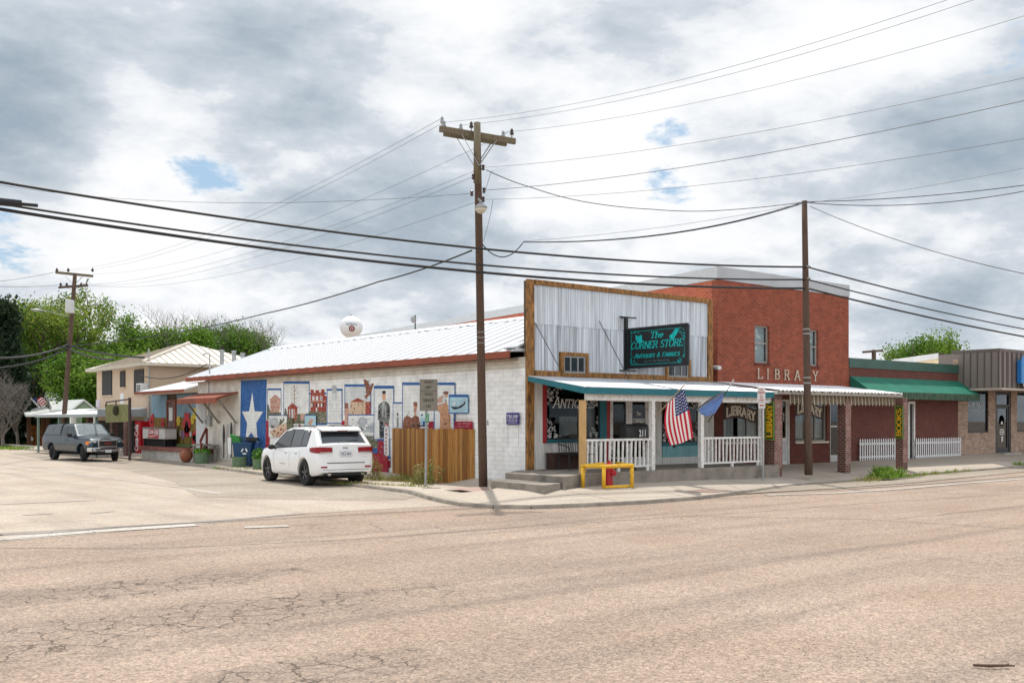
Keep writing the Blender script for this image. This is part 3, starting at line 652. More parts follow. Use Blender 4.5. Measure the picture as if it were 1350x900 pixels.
def shop_window(x0, x1, z0, z1, sign, which):
    f = MB()
    for (a, b, c, d) in ((x0, x0+.04, z0, z1), (x1-.04, x1, z0, z1), (x0+.04, x1-.04, z0, z0+.04), (x0+.04, x1-.04, z1-.04, z1)): f.box(a, -.03, c, b, .06, d, BLACK)
    w = f.out('shop_window', store)
    g = MB(); g.box(x0+.04, 0, z0+.04, x1-.04, .006, z1-.04, GLASS); g.out('pane', w)
    s = MB(); scrolls(s, x0+.05, x1-.05, z0+.05, z1-.05, -.004); s.out('corner_scroll', w)
    t = MB()
    word(t, sign, (x0+.27, -.006, z1-.66), XR, ZU, .32, x1-x0-.46, mat('window_letter', (.62, .62, .60), .6), w=.12, italic=.22, caps=.8, serif=True); t.out('lettering', w)
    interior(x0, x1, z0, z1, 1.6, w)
    return w
w1 = shop_window(.74, 2.86, 1.43, 3.0, 'ANTIQUES', 0)
b = MB()
for k in range(16): # hanging lace cloths
    x = 1.42+k*.045; b.box(x, .16+.02*(k % 2), 1.50, x+.046, .18+.02*(k % 2), 2.10, mat('lace_cloth', (.8, .8, .82), .9, var=.2, vs=30))
b.out('lace_cloth', w1)
b = MB(); LACE = mat('lace_cloth', (.5, .5, .52), .9)
pts = [(2.85, 2.85), (2.2, 1.55)]
for k in range(12):
    xa = 2.20+k*.052; b.poly([(2.72+.008*k, .13+.02*(k % 2), 2.9), (2.73+.009*k, .13+.02*((k+1) % 2), 2.9), (xa+.05, .13+.02*((k+1) % 2), 1.5), (xa, .13+.02*(k % 2), 1.5)], LACE)
b.out('drape', w1)
b = MB(); b.lathe([(.12, 1.5), (.2, 1.6), (.1, 1.95), (.05, 2.2), (.16, 2.5), (.03, 2.55)], (1.15, .8, 0), mat('antique_brass', (.12, .10, .05), .5), 14); b.box(1.9, .9, 1.45, 2.3, 1.3, 2.4, mat('antique_wood', (.06, .03, .02), .6)); b.box(.85, .6, 1.9, 1.0, .65, 2.25, LACE); b.ell((1.7, 1.0, 2.5), (.22, .1, .16), mat('blue_ware', (.02, .05, .16), .4)); b.out('display_goods', w1)
w2 = shop_window(5.6, 7.36, 1.26, 3.02, 'FABRICS', 1)
# double entrance door
d = MB(); X0, X1 = 3.28, 5.02
for (a, b_, c, e) in ((X0, X0+.09, .6, 2.74), (X1-.09, X1, .6, 2.74), (X0+.09, X1-.09, 2.64, 2.74), (4.08, 4.20, .6, 2.64)): d.box(a, -.045, c, b_, .04, e, TRIMW)
ds = d.out('door_frame', store)
for (a, b_) in ((X0+.09, 4.08), (4.20, X1-.09)):
    q = MB()
    for (xa, xb, za, zb) in ((a, a+.07, .6, 2.64), (b_-.07, b_, .6, 2.64), (a+.07, b_-.07, .6, .85), (a+.07, b_-.07, 2.55, 2.64)): q.box(xa, -.02, za, xb, .03, zb, TRIMW)
    do = q.out('door', store)
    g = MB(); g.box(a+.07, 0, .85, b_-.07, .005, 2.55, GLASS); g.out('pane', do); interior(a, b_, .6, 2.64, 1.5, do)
    if a > 4:
        t = MB(); LM = MATS['window_letter']; word(t, 'The', (a+.27, -.006, 2.13), XR, ZU, .12, .2, LM, w=.2); word(t, 'CORNER', (a+.11, -.006, 1.90), XR, ZU, .14, .52, LM, w=.2); word(t, 'STORE', (a+.16, -.006, 1.68), XR, ZU, .14, .42, LM, w=.2); t.out('lettering', do)
        h = MB(); h.tube([(a+.035, -.03, 1.5), (a+.035, -.08, 1.5)], .03, STEEL); h.out('door_knob', do)
# porch -------------------------------------------------------------------
PB = -2.52
sl = MB()
ct = [gp(742, 628, .57), gp(666, 622, .57)]
slab = [(.0, .0), (-.9, .02), (-.92, -.4), (ct[0].x, ct[0].y), (.35, PB+.12), (8.3, PB+.12), (8.3, 0)]
def zprism(mb, pts, z0, z1, m): mb.prism([(p[0], p[1], z0) for p in pts], (0, 0, z1-z0), m)
sA, sB = gp(666, 623, .57), gp(743, 628, .57)
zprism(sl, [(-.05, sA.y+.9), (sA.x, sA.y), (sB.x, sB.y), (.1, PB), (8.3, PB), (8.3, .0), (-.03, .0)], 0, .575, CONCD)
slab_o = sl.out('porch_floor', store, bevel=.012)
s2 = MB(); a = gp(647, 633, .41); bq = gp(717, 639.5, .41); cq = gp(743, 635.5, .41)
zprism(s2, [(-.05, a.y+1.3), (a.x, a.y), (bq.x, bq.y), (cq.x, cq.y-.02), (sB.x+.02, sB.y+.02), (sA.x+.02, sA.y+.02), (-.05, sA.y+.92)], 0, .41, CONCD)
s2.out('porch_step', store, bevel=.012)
# awning roof
aw = MB(); AZ1, AZ0 = 3.235, 2.87; AY = -2.46; AX0, AX1 = -.03, 8.08
k = int((AX1-AX0)/.02); vs = []
for i in range(k+1):
    x = AX0+(AX1-AX0)*i/k; dz = .010*math.sin(2*math.pi*x/.08); vs += [(x, -.12, AZ1+dz), (x, AY-.03, AZ0+dz)]
aw.add(vs, [(2*i, 2*i+1, 2*i+3, 2*i+2) for i in range(k)], mat('awning_tin', (.55, .57, .60), .4, metal=.2, var=.12, vs=1.2, stretch=(5, .6, 1), dirt=(.3, .27, .25), dirt_amt=.3))
awo = aw.out('porch_roof', store)
fa = MB(); fa.box(AX0, AY-.02, AZ0-.185, AX1, AY, AZ0-.012, TEAL)
fa.add([(AX0-.005, -.13, AZ1-.02), (AX0-.005, AY-.02, AZ0-.01), (AX0-.005, AY-.02, AZ0-.185), (AX0-.005, -.13, AZ1-.15), (AX0+.02, -.13, AZ1-.02), (AX0+.02, AY-.02, AZ0-.01), (AX0+.02, AY-.02, AZ0-.185), (AX0+.02, -.13, AZ1-.15)], [(0, 1, 2, 3), (7, 6, 5, 4), (0, 4, 5, 1), (3, 2, 6, 7), (0, 3, 7, 4)], TEAL)
fa.out('awning_fascia', awo)
fa = MB(); PY = -2.27
fa.box(.2, PY-.06, 2.52, 8.3, PY+.06, 2.70, TRIMW)
for x in np.arange(.5, 8, 1.0): fa.beam((x, -.1, 3.14), (x, -2.3, 2.78), .05, .1, TRIMW)
fa.out('porch_beam', awo)
def post(px, m, w=.13, z1=2.52):
    q = gp(px, 620, .57); q = fp(px, 600, PY); x = q.x; b = MB(); b.box(x-w/2, PY-w/2, .575, x+w/2, PY+w/2, z1, m); b.out('porch_post', store, bevel=.006); return x
xa = post(768, POSTW, .145); xb = post(859.5, TRIMW); xc = post(924, TRIMW); xd = post(1003.5, TRIMW)
def railing(x0, x1, n):
    r = MB(); r.box(x0, PY-.03, 1.42, x1, PY+.03, 1.48, TRIMW); r.box(x0, PY-.025, .68, x1, PY+.025, .735, TRIMW)
    for x in (x0+(x1-x0)*.5, x1-.12): r.box(x-.04, PY-.03, .577, x+.04, PY+.03, .679, TRIMW)
    ro = r.out('railing', store)
    for i in range(n):
        x = x0+(x1-x0)*(i+.6)/(n+.2); t = random.uniform(-.012, .012); b = MB(); b.beam((x+t, PY, .736), (x-t, PY, 1.419), .042, .042, TRIMW, up=(0, 1, 0)); b.out('baluster', ro)
railing(xa+.075, xb-.066, 15); railing(xc+.066, xd-.066, 16)
# loose anchor chains on the false front
for p, q in (((640+218-225, 0), 0),):
    ch = MB()
for (a, b2) in ((fp(705, 425, -.12), fp(736, 482, -.7)), (fp(790, 423, -.12), fp(829, 500, -.9))):
    ch = MB(); ch.tube([a, b2], .012, mat('rusty_chain', (.06, .045, .04), .8), 5); ch.out('stay_chain', store)
ms = MB(); p = sp(275, 497, .1); ms.tube([(.15, p.y, 4.0), (.15, p.y, 4.95), (.1, p.y, 5.02), (-.05, p.y+.1, 5.0), (-.1, p.y+.15, 4.9)], .035, STEEL); ms.out('service_mast', store)
sm = MB(); q = sp(275, 505, -.03); sm.tube([(-.03, q.y, 2.2), (-.03, q.y, 3.7)], .02, STEEL, 6); q2 = sp(277, 557, -.04); sm.box(-.14, q2.y-.16, 1.72, -.005, q2.y+.16, 2.2, STEEL); sm.lathe([(.1, 0), (.1, .1), (.06, .13), (0, .13)], (-.1, q2.y+.45, 1.92), STEEL, 12, axis='X'); sm.out('electric_meter', store)

# ---------------------------------------------------------------- mural painted on the side wall
def mural_paint(name, c):
    return brick(name, c, tuple(x*.95 for x in c), tuple(x*.84 for x in c), .40, .135, .010, .5, .75, stain=tuple(min(1, x*.75+.14) for x in c), stain_amt=.65, stain_scale=7)
MBL = mural_paint('mural_blue', (.022, .105, .31))
MRD = mural_paint('mural_red', (.33, .012, .03))
MWH = mural_paint('mural_white', (.70, .70, .67))
MBK = mural_paint('mural_brick_red', (.30, .05, .03))
MTN = mural_paint('mural_tan', (.58, .42, .29))
MPK = mural_paint('mural_pink', (.52, .30, .22))
MRB = mural_paint('mural_brown', (.24, .09, .05))
MGR = mural_paint('mural_olive', (.13, .13, .075))
MGY = mural_paint('mural_grey', (.40, .42, .43))
MLG = mural_paint('mural_pale', (.56, .58, .57))
MDK = mural_paint('mural_black', (.025, .025, .028))
MCM = mural_paint('mural_camouflage', (.16, .16, .14))
MLB = mural_paint('mural_sky_blue', (.38, .56, .62))
MSK = mural_paint('mural_skin', (.60, .33, .22))
SAND = mural_paint('mural_desert', (.55, .28, .15))
class Mural:
    z = 0
    def __init__(s, ox, oy, k): s.o = (ox, oy, k); s.mb = MB()
    def P(s, p): 
        q = sp(s.o[0]+p[0]/s.o[2], s.o[1]+p[1]/s.o[2], 0); return (-(.004+.00005*Mural.z), q.y, q.z)
    def poly(s, m, *pts): Mural.z += 1; s.mb.poly([s.P(p) for p in pts], m); return s
    def rect(s, m, x0, y0, x1, y1): return s.poly(m, (x0, y0), (x1, y0), (x1, y1), (x0, y1))
    def line(s, m, pts, w):
        for a, b in zip(pts[:-1], pts[1:]):
            d = Vector((b[0]-a[0], b[1]-a[1])); d.normalize(); n = Vector((-d.y, d.x))*w/2; e = d*w*.3
            s.poly(m, (a[0]-n.x-e.x, a[1]-n.y-e.y), (b[0]-n.x+e.x, b[1]-n.y+e.y), (b[0]+n.x+e.x, b[1]+n.y+e.y), (a[0]+n.x-e.x, a[1]+n.y-e.y))
        return s
    def blob(s, m, cx, cy, rx, ry, n=14, j=.12, seed=1):
        r = random.Random(seed); return s.poly(m, *[(cx+rx*math.cos(t)*(1+r.uniform(-j, j)), cy+ry*math.sin(t)*(1+r.uniform(-j, j))) for t in [2*math.pi*i/n for i in range(n)]])
    def frame(s, x0, y0, x1, y1, top=10, side=5, bottom=0, fill=None):
        if fill: s.rect(fill, x0, y0, x1, y1)
        s.rect(MBL, x0, y0, x1, y0+top); s.rect(MBL, x0, y0+top, x0+side, y1); s.rect(MBL, x1-side, y0+top, x1, y1)
        if bottom: s.rect(MBL, x0+side, y1-bottom, x1-side, y1)
        return s
    def dabs(s, mats, x0, y0, x1, y1, n, sz, seed=1):
        """loose brush dabs that break up a flat painted area"""
        r = random.Random(seed)
        for i in range(n):
            x, y = r.uniform(x0, x1), r.uniform(y0, y1); a = r.uniform(.4, 1.3)*sz; b = r.uniform(.3, .8)*sz; t = r.random()*3
            s.poly(mats[i % len(mats)], *[(x+a*math.cos(k*1.257+t)*r.uniform(.6, 1), y+b*math.sin(k*1.257+t)*r.uniform(.6, 1)) for k in range(5)])
        return s
    def done(s, name, label=None):
        o = s.mb.out(name, store); 
        if label: o['label'] = label
        return o
m = Mural(300, 490, 8.18) # crop coordinates of the survey drawing
m.poly(MBL, (144, 95), (424, 80), (410, 960), (132, 950)).poly(MWH, (267, 222), (292, 425), (384, 428), (310, 550), (328, 765), (257, 652), (196, 735), (212, 550), (157, 428), (235, 425))
m.done('star_panel', 'white star painted on a blue panel')
m = Mural(300, 490, 8.18); m.poly(MRD, (416, 522), (458, 522), (452, 950), (408, 950))
m.poly(MGR, (424, 350), (440, 350), (462, 420), (580, 440), (580, 470), (426, 520)); m.frame(428, 178, 580, 450, 20, 5)
m.poly(MPK, (460, 300), (515, 250), (572, 300), (560, 435), (466, 435)).line(MBK, [(460, 300), (515, 250), (572, 300)], 6).line(MBK, [(462, 380), (562, 380)], 4)
for k in range(4): m.rect(MBK, 475+k*22, 310+(k % 2)*60, 484+k*22, 330+(k % 2)*60)
m.dabs([MRB, MLG, MPK], 470, 300, 560, 430, 26, 9, 2); m.dabs([MBK, MGY, MGR], 430, 380, 575, 470, 22, 8, 3)
m.done('house_picture')
m = Mural(300, 490, 8.18); m.frame(604, 102, 886, 460, 26, 7, fill=MWH)
m.line(MRB, [(722, 360), (722, 150)], 6)
for a, b in (((722, 260), (680, 215)), ((722, 260), (770, 215)), ((722, 220), (690, 170)), ((722, 220), (750, 165)), ((722, 290), (690, 270)), ((722, 180), (710, 140)), ((770, 380), (735, 375)), ((800, 375), (760, 378)), ((790, 410), (770, 380)), ((722, 300), (760, 270))): m.line(MRB, [a, b], 3)
m.poly(MGR, (612, 460), (622, 385), (634, 400), (648, 460)); m.poly(MGR, (604, 460), (1066, 440), (1066, 560), (650, 560), (650, 520)).poly(MBK, (650, 380), (700, 335), (756, 380), (748, 520), (652, 505)).rect(MLG, 666, 400, 676, 490).rect(MLG, 690, 400, 712, 500).rect(MPK, 720, 400, 730, 500).poly(MPK, (786, 455), (842, 450), (842, 520), (786, 520)).line(MRB, [(720, 520), (720, 590)], 5)
m.dabs([MGY, MGR, MDK], 610, 470, 840, 550, 40, 10, 4); m.dabs([MPK, MRB, MLG], 655, 370, 750, 500, 22, 7, 5); m.dabs([MGY, MLG], 690, 150, 760, 330, 22, 6, 6)
m.done('courthouse_picture')
m = Mural(300, 490, 8.18); m.poly(MBK, (898, 190), (930, 190), (934, 225), (950, 225), (952, 198), (988, 198), (990, 222), (1012, 222), (1014, 188), (1046, 188), (1050, 260), (1070, 260), (1066, 430), (896, 425))
for x in (915, 955, 1000): m.rect(MWH, x, 262, x+26, 306); m.rect(MLG if x != 1000 else MDK, x+8, 268, x+18, 300)
m.rect(MTN, 896, 312, 1062, 320)
for x in (904, 975, 1010): m.rect(MWH, x, 338, x+14, 378)
for x in (920, 955, 1030): m.rect(MDK, x, 338, x+12, 378)
m.rect(MWH, 955, 385, 970, 428).poly(MGR, (878, 425), (1068, 432), (1066, 555), (970, 555), (966, 465), (878, 460)).rect(MBL, 888, 225, 900, 245).rect(MBL, 1046, 222, 1066, 242)
m.dabs([MRB, MBK, MPK], 900, 230, 1060, 425, 34, 8, 7); m.dabs([MGR, MGY, MTN], 975, 440, 1060, 550, 36, 10, 8)
m.done('brick_school_picture')
m = Mural(420, 470, 6.92); m.frame(78, 292, 220, 612, 20, 7, 9, fill=MWH)
m.blob(MGY, 145, 295, 24, 36, 14, .03).rect(MGY, 124, 300, 168, 385).rect(MLG, 128, 330, 164, 400)
for x in (115, 145, 170): m.line(MLG, [(x-8+(145-x)*.1, 390), (x, 600)], 4)
for y in (440, 495, 550): m.line(MLG, [(95, y), (195, y)], 4)
m.line(MLG, [(118, 440), (172, 550)], 3).line(MLG, [(172, 440), (118, 550)], 3).rect(MRD, 214, 583, 240, 622).rect(MBL, -60, 608, 78, 622)
m.done('water_tower_picture')
m = Mural(420, 470, 6.92); m.frame(240, 252, 482, 530, 22, 6, fill=MLG)
m.poly(MRB, (243, 418), (275, 425), (278, 520), (243, 530)).poly(MPK, (243, 470), (285, 470), (272, 640), (243, 640)).poly(MTN, (292, 412), (432, 412), (432, 528), (286, 528)).poly(MBK, (290, 413), (362, 375), (432, 413)).poly(MBK, (432, 410), (478, 410), (478, 528), (432, 528))
for (x, y) in ((300, 435), (365, 430), (405, 430), (328, 465), (400, 505), (315, 500)): m.rect(MDK, x, y, x+6, y+22)
m.poly(MRB, (413, 205), (440, 212), (462, 245), (466, 275), (482, 268), (490, 245), (508, 244), (500, 262), (492, 290), (478, 330), (470, 350), (450, 368), (445, 390), (418, 365), (440, 345), (436, 290), (425, 265)).rect(MWH, 466, 248, 478, 268)
m.dabs([MTN, MPK, MRB], 290, 415, 470, 525, 36, 8, 9); m.dabs([MRB, MBK, MDK], 420, 215, 475, 360, 18, 8, 10)
m.done('tower_and_eagle_picture')
m = Mural(420, 470, 6.92); m.frame(270, 526, 546, 860, 10, 5, 26, fill=MWH)
m.blob(MGY, 410, 590, 45, 40, 12, .2, 3).rect(MGY, 372, 600, 432, 690).poly(MGY, (500, 600), (540, 640), (540, 690), (430, 690), (440, 640)).rect(MDK, 388, 642, 408, 672).line(MDK, [(322, 655), (375, 595)], 3)
for x in (440, 458, 480): m.rect(MDK, x, 640, x+6, 656)
m.poly(MGR, (400, 720), (440, 715), (500, 725), (512, 705), (542, 715), (542, 835), (445, 835))
m.dabs([MGY, MLG, MWH], 300, 560, 540, 700, 44, 12, 11); m.dabs([MGR, MGY, MDK], 400, 725, 540, 830, 50, 10, 12)
m.done('white_house_picture')
m = Mural(420, 470, 6.92); m.frame(510, 264, 692, 750, 28, 5, fill=MWH)
m.poly(MCM, (598, 405), (620, 405), (650, 430), (660, 480), (655, 580), (640, 590), (562, 590), (545, 570), (552, 440)).poly(MDK, (560, 590), (600, 590), (604, 740), (562, 745)).poly(MCM, (604, 590), (650, 590), (640, 740), (606, 740)).poly(MSK, (585, 340), (620, 340), (618, 390), (602, 405), (588, 390)).blob(MDK, 603, 325, 18, 17, 12, .05).poly(MGY, (592, 410), (612, 410), (608, 500), (598, 500)).poly(MDK, (555, 440), (575, 430), (572, 560), (552, 560)).poly(MDK, (630, 430), (655, 450), (650, 560), (632, 560)).rect(MLG, 588, 420, 592, 560).rect(MLG, 616, 450, 622, 560)
m.frame(683, 415, 776, 680, 14, 5, fill=MWH); m.blob(MDK, 728, 525, 9, 13, 10, .1).rect(MGY, 718, 545, 738, 650).rect(MDK, 726, 560, 732, 640)
m.poly(MRD, (545, 762), (605, 762), (605, 905), (545, 905)).rect(MRD, 465, 880, 560, 1010).rect(MBL, 545, 748, 605, 765).rect(MRD, 560, 900, 660, 1010)
m.poly(MWH, (603, 640), (622, 610), (645, 640), (648, 905), (630, 940), (603, 905)).line(MBL, [(602, 640), (602, 905)], 4).line(MBL, [(652, 640), (652, 905)], 5).poly(MRD, (600, 625), (622, 602), (648, 625), (640, 640), (622, 615), (606, 640)).rect(MBL, 598, 905, 660, 935)
for k in range(7): m.rect(MRD, 616, 660+k*34, 628, 680+k*34)
m.rect(MWH, 600, 935, 660, 945)
m.dabs([MDK, MLG, MCM, MGY], 550, 420, 652, 585, 70, 8, 13); m.dabs([MDK, MGY], 562, 595, 640, 735, 36, 8, 14); m.dabs([MBL, MRD, MPK], 550, 770, 600, 900, 16, 8, 15)
m.done('soldier_picture')
m = Mural(520, 490, 10); m.frame(112, 140, 812, 780, 36, 10, fill=MWH)
m.poly(MRB, (122, 780), (125, 660), (140, 600), (185, 570), (235, 610), (285, 570), (330, 590), (350, 680), (350, 780)).blob(MSK, 288, 470, 24, 60, 12, .05).rect(MRB, 262, 430, 314, 450).blob(MRB, 288, 415, 28, 22, 12, .1).rect(MSK, 275, 520, 300, 575).blob(MDK, 262, 712, 14, 22).rect(MDK, 305, 700, 520, 720).line(MRB, [(185, 570), (205, 520)], 5)
m.rect(MRD, 460, 652, 540, 780).rect(MBL, 350, 740, 460, 755).rect(MBL, 530, 500, 542, 780).poly(MBL, (355, 580), (375, 545), (395, 580)).poly(MLB, (350, 600), (440, 600), (440, 690), (350, 690)).rect(MBL, 385, 650, 415, 700)
m.poly(SAND, (570, 440), (620, 430), (700, 395), (720, 450), (730, 560), (750, 570), (755, 780), (612, 780), (612, 560), (605, 520), (570, 480)).blob(MSK, 692, 310, 26, 30, 12, .05).blob(MRB, 690, 275, 36, 22, 12, .08).rect(MDK, 655, 282, 722, 292).poly(MLG, (640, 340), (690, 330), (705, 395), (620, 430)).poly(MPK, (580, 360), (650, 300), (655, 330), (640, 400), (580, 410)).blob(MDK, 688, 375, 12, 8).poly(MRB, (730, 560), (752, 570), (748, 660), (728, 650)).poly(MDK, (650, 690), (700, 672), (705, 685), (690, 695)).line(MRB, [(560, 490), (612, 525)], 10)
m.rect(MBL, 792, 550, 806, 780)
m.dabs([MPK, MRB, SAND, MTN], 610, 430, 750, 775, 90, 13, 16); m.dabs([MRB, MPK, MBK], 130, 600, 340, 775, 50, 12, 17); m.dabs([MRB, MSK, MDK], 268, 420, 310, 560, 16, 8, 18); m.dabs([MLG, MPK, MGY], 580, 310, 700, 420, 24, 9, 19)
m.done('guitarist_and_soldier_picture')
m = Mural(520, 490, 10); m.frame(732, 298, 992, 550, 36, 10, 14, fill=MLB)
m.poly(MDK, (752, 460), (860, 460), (925, 420), (932, 395), (955, 395), (948, 425), (900, 470), (820, 497), (790, 490)).line(MDK, [(826, 460), (826, 400)], 4).line(MGY, [(780, 385), (826, 450), (800, 420)], 3).poly(MWH, (770, 420), (820, 395), (818, 440))
m.done('boat_picture')
m = Mural(520, 490, 10); m.poly(MRD, (806, 652), (1048, 652), (1048, 800), (806, 800))
for k, (x0, y0, n) in enumerate(((845, 680, 9), (860, 720, 7))):
    for i in range(n): m.line(MWH, [(x0+i*20, y0+6), (x0+6+i*20, y0-5), (x0+11+i*20, y0+5)], 2.2)
for i in range(10): m.line(MPK, [(835+i*21, 640), (842+i*21, 600+(i % 3)*12), (850+i*21, 640)], 3)
m.done('signature_panel')
m = Mural(300, 490, 8.18); m.frame(455, 466, 655, 700, 8, 0, fill=MWH); m.poly(MGY, (462, 510), (520, 490), (560, 510), (562, 600), (455, 600)).poly(MGR, (560, 590), (582, 500), (600, 530), (616, 485), (626, 520), (575, 590)).rect(MDK, 484, 570, 520, 605).poly(MTN, (500, 700), (470, 650), (560, 580), (650, 540), (650, 700)).poly(MGR, (650, 500), (716, 500), (716, 600), (650, 640))
for i, (x, y) in enumerate(((520, 620), (560, 640), (590, 600), (540, 660), (600, 650), (620, 620), (580, 680))): m.blob(MSK, x, y, 9, 9, 8, .1, i).poly(MRB if i % 2 else MBK, (x-10, y+8), (x+10, y+8), (x+12, y+32), (x-12, y+32))
m.frame(842, 462, 968, 600, 10, 3, fill=MLB).poly(MPK, (880, 540), (920, 500), (940, 520), (900, 600)).rect(MWH, 725, 560, 840, 600).rect(MRD, 780, 562, 800, 600)
m.dabs([MSK, MRB, MTN, MWH, MDK], 470, 560, 645, 700, 70, 9, 20); m.dabs([MGY, MLG], 460, 490, 560, 600, 20, 9, 21); m.dabs([MGR, MDK], 650, 500, 715, 620, 20, 8, 22)
m.done('town_gathering_picture')
# lower red and blue bands of the flag motif, mostly behind the parked car
m = Mural(440, 460, 4.5); m.poly(MRD, (212, 620), (300, 620), (330, 640), (330, 735), (150, 728)).poly(MBL, (200, 598), (268, 600), (268, 616), (205, 614))
m.done('flag_band')
# yard sign propped on the wall
ys = T('yard_sign', 'small navy blue election yard sign with white lettering on wire legs against the white wall', 'sign', (sp(671, 585, -.05).x, sp(671, 585, -.05).y, 1.3))
a = sp(668, 543, -.06); bb = sp(684.5, 558.5, -.06); y0, y1 = min(a.y, bb.y), max(a.y, bb.y); z1 = 2.2; z0 = 1.86
b = MB(); b.box(-.075, y0, z0, -.06, y1, z1, mat('navy_sign', (.03, .02, .16), .5)); b.out('panel', ys)
b = MB(); SW = mat('sign_white', (.75, .75, .75), .5)
text(b, 'TRUMP', (-.078, y1-.03, z1-.17), YD, ZU, .11, y1-y0-.06, SW); text(b, 'PENCE', (-.078, y1-.06, z1-.24), YD, ZU, .045, y1-y0-.12, SW); b.box(-.078, y0+.08, z0+.05, -.0755, y1-.08, z0+.06, SW); b.out('lettering', ys)
b = MB(); b.tube([(-.05, y0+.04, 1.3), (-.05, y0+.04, z0)], .006, STEEL, 5); b.tube([(-.05, y1-.04, 1.3), (-.05, y1-.04, z0)], .006, STEEL, 5); b.out('wire_leg', ys)
# ================================================================= library
lib = T('library_building', 'two storey red brick library with grey metal parapet and cream letters on its wall', 'building', (12, 8, 0))
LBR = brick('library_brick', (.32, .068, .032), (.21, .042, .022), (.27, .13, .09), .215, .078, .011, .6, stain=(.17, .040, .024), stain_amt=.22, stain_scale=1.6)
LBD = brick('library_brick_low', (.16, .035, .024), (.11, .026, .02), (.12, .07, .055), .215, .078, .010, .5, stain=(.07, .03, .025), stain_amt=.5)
LBS = brick('library_brick_side_lit', (.46, .10, .045), (.38, .075, .036), (.42, .20, .13), .215, .078, .012, .5)  # brighter brick that paints light onto the side wall
LX0, LX1 = 8.35, 16.04
PAR = mat('parapet_metal', (.42, .44, .46), .5, metal=.1, var=.1, vs=1)
w = MB()
# front wall pieces around the openings: (x0,x1,z0,z1)
UW = [(10.32, 11.13, 3.97, 5.28), (13.28, 14.05, 3.97, 5.28)]
LW = [(8.78, 10.56, 1.24, 2.62), (11.45, 12.15, .42, 2.75), (12.9, 15.05, 1.2, 2.72)]
def wall_grid(mb, X0, X1, Z0, Z1, holes, y0, y1, m):
    xs = sorted({X0, X1, *[h[0] for h in holes], *[h[1] for h in holes]}); zs_ = sorted({Z0, Z1, *[h[2] for h in holes], *[h[3] for h in holes]})
    for a, b in zip(xs[:-1], xs[1:]):
        run = None
        for c, d in zip(zs_[:-1], zs_[1:]):
            if any(h[0] <= a+1e-6 and h[1] >= b-1e-6 and h[2] <= c+1e-6 and h[3] >= d-1e-6 for h in holes):
                if run: mb.box(a, y0, run[0], b, y1, run[1], m); run = None
            else: run = (run[0], d) if run else (c, d)
        if run: mb.box(a, y0, run[0], b, y1, run[1], m)
UX = [fp(995, 450).x, fp(1014.5, 450).x, fp(1067, 450).x, fp(1079, 450).x]
UW = [(UX[0], UX[1], 3.97, 5.28), (UX[2]-.1, UX[3], 3.97, 5.30)]
lw = [fp(954, 560).x, fp(1001, 560).x, fp(1029, 560).x, fp(1042, 560).x, fp(1048.5, 560).x, fp(1090, 560).x, fp(1094.5, 560).x, fp(1105, 560).x]
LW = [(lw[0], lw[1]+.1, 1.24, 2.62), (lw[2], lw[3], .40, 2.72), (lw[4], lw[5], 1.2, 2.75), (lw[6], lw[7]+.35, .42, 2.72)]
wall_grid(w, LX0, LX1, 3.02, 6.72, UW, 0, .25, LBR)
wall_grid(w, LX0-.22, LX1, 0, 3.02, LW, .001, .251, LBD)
w.out('front_wall', lib)
w = MB(); w.box(LX0, .251, 0, LX0+.25, 24, 5.6, LBS)
w.add([(LX0, .251, 5.6), (LX0, 24, 5.6), (LX0, 24, 6.1), (LX0, .251, 6.72), (LX0+.25, .251, 5.6), (LX0+.25, 24, 5.6), (LX0+.25, 24, 6.1), (LX0+.25, .251, 6.72)], [(0, 1, 2, 3), (7, 6, 5, 4), (3, 2, 6, 7), (0, 4, 5, 1)], LBS)
w.box(LX1-.25, .251, 0, LX1, 24, 6.72, LBR); w.box(LX0+.25, 23.75, 0, LX1-.25, 24, 6.1, LBR); w.out('side_wall', lib)
p = MB(); p.box(LX0-.02, -.03, 6.68, LX1+.02, .02, 7.12, PAR); p.box(LX1-.02, .02, 6.68, LX1+.02, 24, 7.12, PAR)
p.add([(LX0-.02, .02, 6.68), (LX0-.02, 10, 6.40), (LX0-.02, 24, 6.05), (LX0-.02, 24, 6.30), (LX0-.02, 10, 6.72), (LX0-.02, .02, 7.12)], [(0, 1, 4, 5), (1, 2, 3, 4)], mat('parapet_side', (.50, .52, .52), .5, var=.06))
p.add([(LX0+.02, .02, 6.68), (LX0+.02, 10, 6.40), (LX0+.02, 24, 6.05), (LX0+.02, 24, 6.30), (LX0+.02, 10, 6.72), (LX0+.02, .02, 7.12)], [(5, 4, 1, 0), (4, 3, 2, 1)], PAR)
p.out('parapet', lib)
p = MB(); p.poly([(LX0+.03, .03, 6.6), (LX1-.03, .03, 6.6), (LX1-.03, 23.9, 6.0), (LX0+.03, 23.9, 6.0)], PAR); p.out('roof', lib)
sp_ = MB(); q = fp(938, 484, -.05); sp_.tube([(LX0-.02, .15, 3.75), (LX0-.2, -.25, 3.72)], .07, WHITE, 8); sp_.out('downspout_end', lib)
SASH = mat('sash_taupe', (.30, .28, .25), .6, var=.1); CURT = mat('net_curtain', (.42, .44, .45), .9, var=.2, vs=5, stretch=(5, 5, 1))
